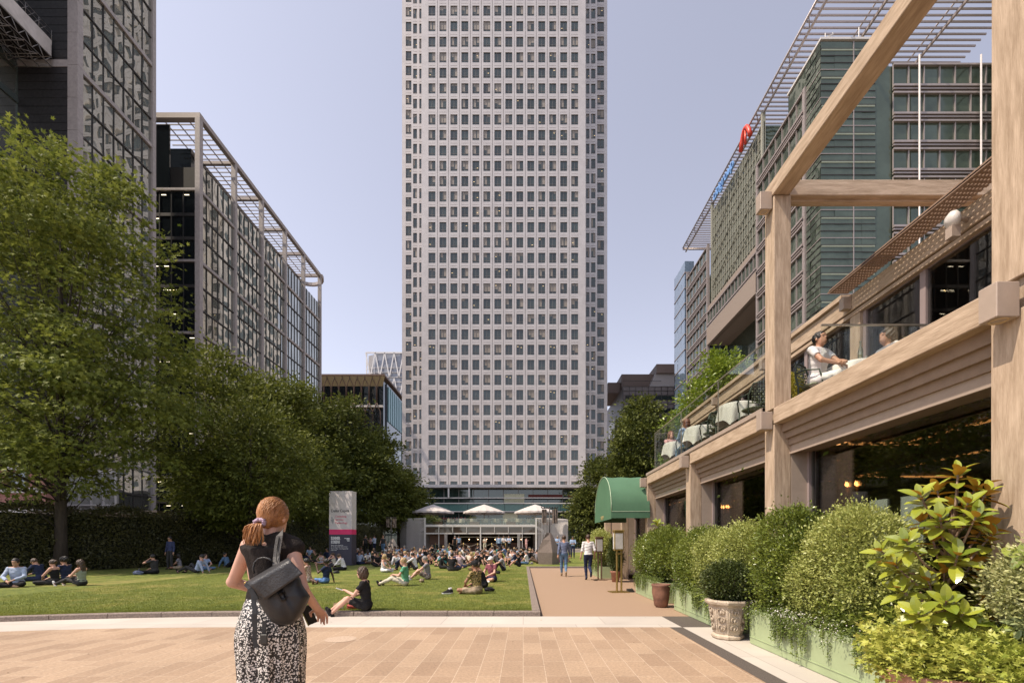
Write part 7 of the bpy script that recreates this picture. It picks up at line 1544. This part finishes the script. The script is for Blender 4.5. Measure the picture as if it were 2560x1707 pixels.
for (top, hc), lst in cp.items():
    lst.sort(); names = 'first second third fourth fifth sixth seventh eighth ninth tenth eleventh twelfth'.split()
    for k, (px, Y, pose, fm) in enumerate(lst):
        X = (740 + px / 3.564 - VX) / F * Y; rz = r.choice([180, 170, 190, -90, -120, 0, 20, 90, -60]); who = 'woman' if fm else 'man'
        tk = r.choice(['tee', 'long'] if not fm else ['tank', 'tee']); lbl = '%s-haired %s in %s top sitting in the far crowd%s' % (hc if hc != 'dark' else 'dark', who, top.replace('_', ' '), '' if len(lst) == 1 else ', %s from left' % names[k])
        person(X, Y, lawnz(X, Y) - .01, pose, rz, top, tk, r.choice(['black', 'navy', 'charcoal', 'tan', 'denim']), r.choice(['trousers', 'trousers', 'shorts']), ('long' if r.random() < .6 else 'bun') if fm else 'short', hc, r.choice(['fair', 'fair', 'tan', 'mid']), fem=fm, h=.025, label=lbl, group='people sitting in the far crowd', shades=r.random() < .3)
# --- balcony diners
person(4.87, 7.42, ZF - .03, 'chair', -70, 'white', 'tee', 'white', 'trousers', 'short', 'dark', 'tan', 'white', h=.011, scale=1.0, label='man in white short-sleeved shirt sitting sideways at the balcony table')
person(5.97, 7.3, ZF - .03, 'chair', 178, 'white', 'tee', 'navy', 'trousers', 'curly', 'dark', 'tan', h=.014, scale=1.0, label='diner with dark hair whose head shows above the balcony beam')
person(4.5, 12.3, ZF - .03, 'chair', 90, 'light_blue', 'long', 'denim', 'trousers', 'long', 'auburn', 'fair', fem=True, h=.016, label='auburn-haired woman in denim dining at the far end of the balcony')
person(4.5, 13.7, ZF - .03, 'chair', -90, 'pale_pink', 'tee', 'tan', 'trousers', 'long', 'auburn', 'fair', fem=True, h=.016, label='red-haired diner at the glass corner of the balcony')
# --- woman on the kerb with phone
q = pp(*Z3(560, 1178), .095); KW = person(q[0] + .06, 9.16, .085, 'kerb', 186, 'black', 'tee', 'black', 'shorts', 'bob', 'brown', 'fair', 'black', fem=True, h=.010, scale=.98, label='brown-bobbed woman in black dress sitting on the kerb holding a white phone')
Bk = bd_('kerb', True, .010); w0 = Bk['out']['w0']; wp = KW.matrix_basis @ Vector(w0 * 1.0); kx, ky, kz = wp.x - .13, wp.y, wp.z + .035
t = thing('phone', 'white phone held out by the woman sitting on the kerb', 'phone', (kx, ky, kz), R(10)); b = MB(); b.bbox(-.075, .075, -.036, .036, -.005, .005, .004); o = b.obj('phone_body', mat('white_plastic', (.75, .73, .72), .3), t); o.rotation_euler = (0, R(20), 0)
b = MB(); b.bbox(-.065, .065, -.032, .032, .0052, .0062, .0004); o = b.obj('phone_screen', mat('phone_screen', (.3, .32, .35), .1), t); o.rotation_euler = (0, R(20), 0)
def blob(name, label, cat, loc, s, m, rz=0, seed=1):
    g = np.random.default_rng(seed); Gd, ax = grid((-1.2,) * 3, (1.2, 1.2, 1.2), .12); q = Gd
    Fv = ell(q, (0, 0, 0), (1, .8, .8)) + .10 * np.sin(q[..., 0] * 5 + seed) * np.sin(q[..., 1] * 6 + 1) + .08 * np.sin(q[..., 2] * 9 + q[..., 0] * 4); Fv = np.maximum(Fv, -(q[..., 2] + .55))
    V, Q = surfnets(Fv, (ax[0][0],) * 3, .12); V = V * np.array(s) + np.array([0, 0, .55 * s[2]]); o = link(name, qmesh(name, V, Q, [m]), None, label, cat, loc=loc); o.rotation_euler = (0, 0, R(rz)); return o
blob('bag', 'red patterned bag lying beside the woman on the kerb', 'bag', (KW.location.x - .34, 9.42, .09), (.17, .09, .10), mat('red_print', (.45, .07, .05), .8, col2=(.10, .02, .02), scale=25), 15, 2)
b = MB(); b.lathe([(0, 0), (.032, 0), (.036, .12), (.033, .13)], n=14); b.obj('drink_cup', clear('cup_glass', (.9, .85, .78), .15), label='clear cup standing behind the kerb left of the red bag', cat='cup', loc=(KW.location.x - .62, 9.42, .09))
b = MB(); b.add([(-.05, -.03, 0), (.05, -.03, 0), (.05, .03, 0), (-.05, .03, 0), (-.035, -.02, .12), (.05, -.025, .13), (.045, .02, .12), (-.04, .02, .13)], [(0, 3, 2, 1), (0, 1, 5, 4), (1, 2, 6, 5), (2, 3, 7, 6), (3, 0, 4, 7)]); b.obj('paper_bag', mat('kraft_paper', (.42, .30, .17), .9, bump=.4), label='small brown paper bag beside the clear cup', cat='paper bag', loc=(KW.location.x - .74, 9.4, .09))
# small things on the grass
def shoe(loc, rz, label):
    t = thing('trainer', label, 'shoe', loc, R(rz)); b = MB(); out = [(-.13, 0), (-.11, -.035), (0, -.036), (.09, -.045), (.14, -.02), (.145, .01), (.1, .042), (0, .034), (-.11, .034)]
    b.add([(x, y, 0) for x, y in out] + [(x * 1.02, y * 1.02, .03) for x, y in out], [tuple(range(8, -1, -1)), tuple(range(9, 18))] + [(i, (i + 1) % 9, 9 + (i + 1) % 9, 9 + i) for i in range(9)]); b.obj('sole', cl('white'), t)
    b = MB(); rings = [(-.125, .03, .03, .09), (-.09, .033, .03, .12), (-.03, .034, .03, .13), (.03, .035, .03, .085), (.09, .036, .03, .06), (.13, .02, .03, .04)]; vs = []
    for x, w_, z0, z1 in rings: vs += [(x, -w_, z0), (x, -w_ * .7, z1), (x, w_ * .7, z1), (x, w_, z0)]
    b.add(vs, [(i * 4 + j, i * 4 + j + 1, i * 4 + 5 + j, i * 4 + 4 + j) for i in range(5) for j in range(3)] + [(3, 2, 1, 0), (20, 21, 22, 23)], smooth=True); b.obj('upper', cl('black'), t)
    b = MB(); b.lathe([(.026, .11), (.03, .16), (.024, .16), (.02, .12)], (-.07, 0, 0), 12); b.obj('sock', cl('white'), t)
q = pp(*Z3(1345, 1008)); shoe((q[0], q[1], .092), 195, 'black and white trainer with a white sock in it, lying alone on the grass'); shoe((q[0] + .02, q[1] + .11, .092), 178, 'other black trainer just behind the one with the white sock')
q = pp(*Z3(1725, 985)); blob('bag', 'black bag on the grass at the back of the woman in black vest', 'bag', (q[0], q[1], .09), (.15, .1, .09), cl('black'), 0, 3)
q = pp(*Z1(1450, 818)); blob('bag', 'small pale blue lunch bag beside the man in charcoal tee', 'bag', (q[0], q[1], .09), (.22, .12, .13), cl('greyblue'), 0, 5)
b = MB(); b.lathe([(0, 0), (.035, 0), (.035, .2), (.018, .23), (.02, .26), (0, .26)], n=12); b.obj('bottle', mat('dark_bottle', (.05, .05, .045), .3), label='dark drinks bottle behind the pale blue lunch bag', cat='bottle', loc=(q[0] - .12, q[1] + .2, .09))
for k, (zx, zy, c, s) in enumerate(((500, 730, 'black', .2), (1250, 690, 'navy', .2), (1120, 905, 'tan', .14), (1800, 830, 'black', .16), (1560, 800, 'brown', .16), (920, 850, 'red', .1), (360, 830, 'charcoal', .16), (2100, 745, 'grey', .15))):
    q = pp(*Z3(zx, zy), .1); blob('bag', '%s bag lying on the grass among the seated people' % c.replace('charcoal', 'dark grey'), 'bag', (q[0], q[1], .09), (s, s * .7, s * .7), cl(c), 40 * k, 11 + k)['group'] = 'bags on the lawn'
q = pp(*Z3(690, 690), .1); blob('bag', 'white carrier bag beside the dark-skinned man in pale tee', 'bag', (q[0], q[1], .1), (.22, .15, .2), cl('white'), 0, 7)
# ================================================================ WOMAN WITH BACKPACK (foreground)
WX, WY = -1.575, 2.8
def hero():
    ps = dict(pel=(0, 0, .95), nk=(-.01, 0, 1.485), hd=(.025, -.005, 1.635), wr=((.24, .13, 1.12), (.14, -.222, 1.045)), ep=((-.3, 1, -.4), (-1, -.3, -.2)), an=((.03, .10, .09), (-.02, -.10, .09)), kp=((1, 0, 0), (1, 0, 0)), pitch=2, yaw=-8, sw=.134)
    t = thing('person', 'woman in black sleeveless top and flowered skirt standing with her back to us', 'person', (WX, WY, 0), R(90))
    B = body(ps, True, .0075, True); skin = mat('skin_hero', (.60, .35, .265), .5, var=.08, scale=9, spec=.4); link('body', qmesh('body', B['V'], B['Q'], [skin]), t)
    # top: its own implicit garment with cap sleeves and a loose hem
    h = .009; Gd, ax = grid((-.17, -.26, 1.07), (.17, .26, 1.56), h); q = Gd
    fold = .004 * np.sin(q[..., 1] * 46 + q[..., 2] * 9) * np.clip((1.42 - q[..., 2]) * 5, 0, 1) + .003 * np.sin(q[..., 1] * 90 - q[..., 2] * 22)
    zc = np.clip((q[..., 2] - 1.10) / .36, 0, 1); wv = .152 - .034 * np.sin(np.pi * np.clip(zc * 1.15, 0, 1)) + .016 * zc ** 3; dv = .108 + .012 * zc
    tube_ = (np.sqrt((q[..., 0] / dv) ** 2 + (q[..., 1] / wv) ** 2) - 1) * .11 + fold
    slab = np.maximum(tube_, np.maximum(q[..., 2] - 1.44, 1.095 - q[..., 2] + .004 * np.sin(q[..., 1] * 30)))
    sh_ = cone(q, (0, .112, 1.452), (0, -.138, 1.452), .060, .058); yoke = cone(q, (-.012, .07, 1.482), (-.012, -.07, 1.482), .060, .060)
    cs_ = cone(q, (0, -.12, 1.45), (0, -.152, 1.43), .058, .046)
    Fv = smin(smin(smin(slab, sh_, .05), yoke, .03), cs_, .03); neck = cone(q, (.012, 0, 1.515), (.035, 0, 1.66), .054, .056); Fv = np.maximum(Fv, -neck)
    V, Q = surfnets(Fv, (ax[0][0], ax[1][0], ax[2][0]), h)
    link('top', qmesh('top', V, Q, [mat('black_linen', (.030, .024, .022), .85, var=.25, scale=60, bump=.4, bscale=160, stretch=(1, 1, .5), spec=.15)]), t)
    # skirt
    rings = [(1.13, .150, .115), (1.10, .166, .13), (1.04, .186, .145), (.97, .207, .155), (.91, .220, .158), (.84, .221, .155), (.75, .214, .15), (.66, .206, .148), (.56, .204, .15), (.45, .212, .16), (.3, .235, .185), (.14, .27, .215)]
    n = 180; vs = []; R2 = []
    for a, b_ in zip(rings[:-1], rings[1:]):
        for k in range(6): f = k / 6; R2.append([(a[i] + (b_[i] - a[i]) * f) * (.92 if i == 1 else 1) for i in range(3)])
    R2.append(list(rings[-1]))
    for z, w_, d_ in R2:
        f = min(max((1.08 - z) / .5, 0), 1)
        for i in range(n):
            a = 2 * math.pi * i / n; fo = f * (.009 * math.sin(a * 13 + z * 2) + .007 * math.sin(a * 21 + 1.3 + z * 3.1) + .008 * math.sin(a * 7 - z * 5)); vs.append(((d_ + fo) * math.cos(a), (w_ + fo) * math.sin(a), z))
    fs = [(k * n + i, (k + 1) * n + i, (k + 1) * n + (i + 1) % n, k * n + (i + 1) % n) for k in range(len(R2) - 1) for i in range(n)]
    b = MB(); b.add(vs, fs, smooth=True)
    m = bpy.data.materials.new('flowered_fabric'); m.use_nodes = True; nt = m.node_tree; bs = nt.nodes['Principled BSDF']; bs.inputs['Roughness'].default_value = .45; tc = nt.nodes.new('ShaderNodeTexCoord')
    v = nt.nodes.new('ShaderNodeTexVoronoi'); v.inputs['Scale'].default_value = 88; nz = nt.nodes.new('ShaderNodeTexNoise'); nz.inputs['Scale'].default_value = 80; nz.inputs['Detail'].default_value = 3
    ad = nt.nodes.new('ShaderNodeMix'); ad.data_type = 'VECTOR'; ad.inputs[0].default_value = .02; lk(nt, tc.outputs['Object'], ad.inputs[4]); lk(nt, nz.outputs['Color'], ad.inputs[5]); lk(nt, tc.outputs['Object'], nz.inputs['Vector']); lk(nt, ad.outputs[1], v.inputs['Vector'])
    rp = nt.nodes.new('ShaderNodeValToRGB'); rp.color_ramp.interpolation = 'CONSTANT'; e = rp.color_ramp.elements; e[0].color = (.50, .42, .36, 1); e[1].position = .44; e[1].color = (.014, .012, .013, 1); x = e.new(.10); x.color = (.78, .74, .70, 1)
    lk(nt, v.outputs['Distance'], rp.inputs[0]); mr = nt.nodes.new('ShaderNodeMath'); lk(nt, rp.outputs[0], bs.inputs['Base Color']); nt.nodes.remove(mr); MATS['flowered'] = m
    b.obj('skirt', m, t)
    # hair: cap plus combed locks running to the tie
    hg = mat('hero_hair', (.50, .235, .085), .38, col2=(.24, .095, .035), scale=24, bump=.5, bscale=60, stretch=(1, 1, .35), detail=6)
    hc = Vector((.025, -.005, 1.635)); kn = Vector((-.088, .015, 1.588)); h = .006; Gd, ax = grid((-.14, -.12, 1.53), (.14, .12, 1.78), h); q = Gd - np.array(tuple(hc))
    cap = ell(q, (-.012, 0, .020), (.102, .079, .103)); cap = smin(cap, ell(q, (-.085, .018, -.045), (.035, .04, .035)), .03); face = ell(q, (.11, 0, -.04), (.095, .078, .11)); Fv = np.maximum(np.maximum(cap, -face), -(q[..., 2] + .078 - .4 * np.abs(q[..., 1])))
    ears = np.minimum(ell(q, (-.01, .082, -.012), (.028, .02, .03)), ell(q, (-.01, -.082, -.012), (.028, .02, .03))); Fv = np.maximum(Fv, -ears); V, Q = surfnets(Fv, (ax[0][0], ax[1][0], ax[2][0]), h); hr = link('hair', qmesh('hair', V, Q, [hg]), t)
    b = MB(); rr = random.Random(5)
    for k in range(420):
        a = rr.uniform(-2.6, 2.6); el_ = rr.uniform(-.35, 1.45); d0 = Vector((math.cos(el_) * math.cos(a) * -.104 - .012, math.cos(el_) * math.sin(a) * .081, math.sin(el_) * .105 + .020))
        if d0.x > .055: continue
        if d0.z < -.035 and abs(d0.y) > .06: continue
        pts = []
        for s in range(7):
            f = s / 6; p = d0.lerp(kn - hc, f); pl = Vector(((p.x + .012) / .104, p.y / .081, (p.z - .020) / .105)); L_ = pl.length
            if f < .9 and L_ < 1.0: pl /= L_; p = Vector((pl.x * .1045 - .012, pl.y * .0815, pl.z * .1055 + .020))
            pts.append(hc + p + Vector((rr.gauss(0, .0012), rr.gauss(0, .0012), rr.gauss(0, .0012))))
        b.tube(pts, [.0022, .0028, .003, .003, .003, .003, .002], 4)
    for k in range(0):
        a = rr.uniform(-2.2, 2.2); p0 = hc + Vector((-.10 * math.cos(a), .080 * math.sin(a), rr.uniform(-.03, .12))); p1 = p0 + Vector((rr.gauss(-.01, .008), .012 * math.sin(a) + rr.gauss(0, .01), rr.gauss(0, .02))); b.tube([p0, (p0 + p1) / 2 + Vector((0, 0, .004)), p1], [.001, .0008, .0004], 3)
    for k in range(190):  # ponytail falls to the left and spreads
        f0 = rr.random(); side = rr.gauss(0, 1); e = kn + Vector((-.035 + rr.gauss(0, .012), .012 + .038 * f0 + side * .016, -.05 - .085 * rr.random())); m1 = kn.lerp(e, .5) + Vector((-.02, .01 + side * .012, .012)); b.tube([kn + Vector((0, rr.gauss(0, .006), rr.gauss(0, .006))), kn.lerp(m1, .6) + Vector((-.012, side * .004, .004)), m1, m1.lerp(e, .6) + Vector((0, side * .003, 0)), e], [.003, .004, .0042, .0034, .001], 4)
    for k in range(26):
        e = kn + Vector((-.01, .05 + rr.random() * .05, -.02 - .05 * rr.random())); b.tube([kn, kn.lerp(e, .5) + Vector((-.01, 0, .016)), e + Vector((0, .01, -.03 * rr.random()))], [.0016, .0014, .0005], 3)
    b.obj('hair_locks', hg, t)
    b = MB(); ang = [2 * math.pi * k / 26 for k in range(27)]; b.tube([kn + Vector((-.008 - .006 * math.sin(a * 7), .027 * math.cos(a) * (1 + .1 * math.sin(a * 9)), .017 * math.sin(a) + .006)) for a in ang], [.0125 + .003 * math.sin(a * 11) for a in ang], 8); b.obj('hair_scrunchie', mat('lilac_satin', (.56, .40, .52), .35, var=.25, scale=60, bump=.5), t)
    # shoes
    b = MB()
    for s in (.10, -.10): b.bbox(-.07, .17, s - .045, s + .045, .0, .035, .012)
    b.obj('sandals', mat('black_leather', (.02, .02, .02), .4), t)
    return B
HB = hero()
def Wp(zx, zy, Y): return P(540 + zx / 4.611, 1230 + zy / 4.611, Y)
def backpack():
    L = Vector((-1.48, 2.6, 1.25)); t = thing('backpack', 'black leather flap backpack slung on one shoulder of the standing woman', 'backpack', L)
    lea = mat('black_leather_grain', (.034, .032, .034), .42, var=.3, scale=14, bump=.25, bscale=90, spec=.5); fab = mat('black_nylon', (.014, .014, .017), .55, var=.3, scale=10, bump=.25, bscale=20)
    out = [(345, 1040), (395, 1070), (425, 1130), (470, 1240), (520, 1320), (570, 1400), (610, 1460), (650, 1505), (720, 1525), (800, 1528), (870, 1520), (930, 1480), (975, 1425), (1020, 1365), (1050, 1290), (1075, 1230), (1085, 1195), (1040, 1130), (1000, 1080), (980, 1010), (950, 950), (900, 850), (820, 765), (700, 820), (580, 890), (460, 960)]
    n = len(out); cx = sum(p[0] for p in out) / n; cy = sum(p[1] for p in out) / n; vs = []; fs = []
    lv = [(1.0, .0), (1.0, .05), (.94, .105), (.80, .135), (.6, .148), (.35, .152), (.12, .153)]
    for k, (s, d) in enumerate(lv):
        for i, (x, y) in enumerate(out):
            xs_ = cx + (x - cx) * s; ys_ = cy + (y - cy) * s; wrk = .011 * math.sin(xs_ * .034 - ys_ * .012) * math.sin(ys_ * .011 + 1) + .005 * math.sin(xs_ * .06 - ys_ * .03); p = Wp(cx + (x - cx) * s, cy + (y - cy) * s, 2.70 - d * .98 + (wrk if k > 1 else 0)); vs.append(p - L)
    for k in range(len(lv) - 1):
        for i in range(n): j = (i + 1) % n; fs.append((k * n + i, (k + 1) * n + i, (k + 1) * n + j, k * n + j))
    fs.append(tuple((len(lv) - 1) * n + i for i in range(n))); fs.append(tuple(range(n - 1, -1, -1)))
    b = MB(); b.add(vs, fs, smooth=True); o = b.obj('bag_body', fab, t); md = o.modifiers.new('smooth', 'SUBSURF'); md.levels = 1; md.render_levels = 1
    # flap
    A, Bq, Cq, D = (345, 1030), (830, 752), (1002, 938), (562, 1242); vs = []; nu, nv = 14, 10
    for lay in (0, 1):
        for j in range(nv + 1):
            for i in range(nu + 1):
                u, v = i / nu, j / nv; x = (A[0] * (1 - u) + Bq[0] * u) * (1 - v) + (D[0] * (1 - u) + Cq[0] * u) * v; y = (A[1] * (1 - u) + Bq[1] * u) * (1 - v) + (D[1] * (1 - u) + Cq[1] * u) * v
                dd = .152 * math.sin(math.pi * min(.5, .10 + v * 2.2)) + .008 * math.sin(math.pi * u) + .006 * v + .004 * math.sin(u * 9 + v * 4) ; vs.append(Wp(x, y, 2.685 - dd + (.007 if lay else 0)) - L)
    M_ = (nu + 1) * (nv + 1); fs = []
    for j in range(nv):
        for i in range(nu): a = j * (nu + 1) + i; fs += [(a, a + nu + 1, a + nu + 2, a + 1), (M_ + a, M_ + a + 1, M_ + a + nu + 2, M_ + a + nu + 1)]
    bd = [i for i in range(nu + 1)] + [j * (nu + 1) + nu for j in range(1, nv + 1)] + [nv * (nu + 1) + i for i in range(nu - 1, -1, -1)] + [j * (nu + 1) for j in range(nv - 1, 0, -1)]
    for k in range(len(bd)): a, c = bd[k], bd[(k + 1) % len(bd)]; fs.append((a, c, M_ + c, M_ + a))
    b = MB(); b.add(vs, fs, smooth=True); b.obj('flap', lea, t)
    def strap(pts, wd, m, name, th=.004, Y=None):
        P_ = [Wp(*p) - L for p in pts]; vs = []; fs = []
        for i, p in enumerate(P_):
            d = (P_[min(i + 1, len(P_) - 1)] - P_[max(i - 1, 0)]).normalized(); sd = d.cross(Vector((0, -1, 0))).normalized() * wd / 2; nn = Vector((0, -th, 0)); vs += [p - sd, p + sd, p + sd + nn, p - sd + nn]
        for i in range(len(P_) - 1):
            for j in range(4): fs.append((i * 4 + j, i * 4 + (j + 1) % 4, i * 4 + 4 + (j + 1) % 4, i * 4 + 4 + j))
        fs += [(3, 2, 1, 0), tuple(len(vs) - 4 + i for i in range(4))]; b = MB(); b.add(vs, fs); return b.obj(name, m, t)
    wb = mat('grey_webbing', (.10, .093, .088), .7, var=.15, scale=40, bump=.4, bscale=200)
    strap([(770, 440, 2.80), (752, 452, 2.735), (735, 500, 2.69), (715, 620, 2.68), (700, 740, 2.67), (694, 830, 2.64)], .040, wb, 'shoulder_strap'); strap([(758, 456, 2.728), (729, 520, 2.684), (709, 640, 2.674), (697, 800, 2.640)], .002, mat('dark_stitch', (.03, .03, .03), .7), 'stitching', .006)
    strap([(430, 1150, 2.62), (440, 1260, 2.61), (450, 1400, 2.60), (452, 1560, 2.60), (445, 1700, 2.60), (470, 1790, 2.60)], .026, fab, 'loose_strap'); strap([(560, 1480, 2.60), (556, 1580, 2.60), (552, 1760, 2.60)], .024, fab, 'buckle_strap')
    b = MB(); b.bbox(-.022, .022, -.006, .004, -.028, .028, .004); o = b.obj('buckle', mat('black_plastic', (.03, .028, .026), .4), t); o.location = Wp(553, 1690, 2.592) - L
    strap([(345, 1048, 2.60), (400, 1100, 2.585), (470, 1240, 2.58)], .03, fab, 'side_strap', .006)
    b = MB(); b.tube([Wp(*p) - L for p in ((440, 935, 2.64), (428, 880, 2.64), (445, 810, 2.64), (490, 765, 2.64), (550, 752, 2.64), (610, 765, 2.64), (650, 795, 2.64))], .006, 7); b.obj('grab_handle', lea, t)
    b = MB(); b.tube([Wp(328, 1040, 2.6) - L, Wp(352, 1052, 2.6) - L], .006, 6); b.obj('metal_tip', mat('brass', (.42, .29, .10), .35, .7), t)
backpack()
pc = Wp(1072, 1412, 3.03); t = thing('phone', 'dark smartphone in the right hand of the standing woman', 'phone', pc); t.scale = (.86,) * 3; b = MB(); b.bbox(-.038, .038, -.005, .005, -.076, .076, .004); o = b.obj('phone_body', mat('phone_dark', (.03, .03, .028), .2), t); o.rotation_euler = (R(5), R(-22), R(8))
b = MB(); b.bbox(-.041, -.030, -.0065, .0065, -.079, .079, .003); o = b.obj('phone_case', mat('olive_case', (.20, .19, .05), .4), t); o.rotation_euler = (R(5), R(-22), R(8))
n = 130; xs_ = rng.uniform(-6, 2.5, n); ys_ = rng.uniform(3.5, 8.9, n); ys_[:30] = rng.uniform(9.3, 24, 30); xs_[:30] = rng.uniform(.6, 3.1, 30)
link('fallen_leaves', leaves(np.stack([xs_, ys_, np.full(n, .008)], 1), rdir(n) * [1, 1, .1], rdir(n) * .3 + [0, 0, 1], rng.uniform(.012, .04, n), LEAF4, leafmat('dry_leaf', (.10, .06, .03), (.30, .22, .08), .1, .7)), label='tiny dry leaves scattered over the paving and path', cat='leaves', kind='stuff')
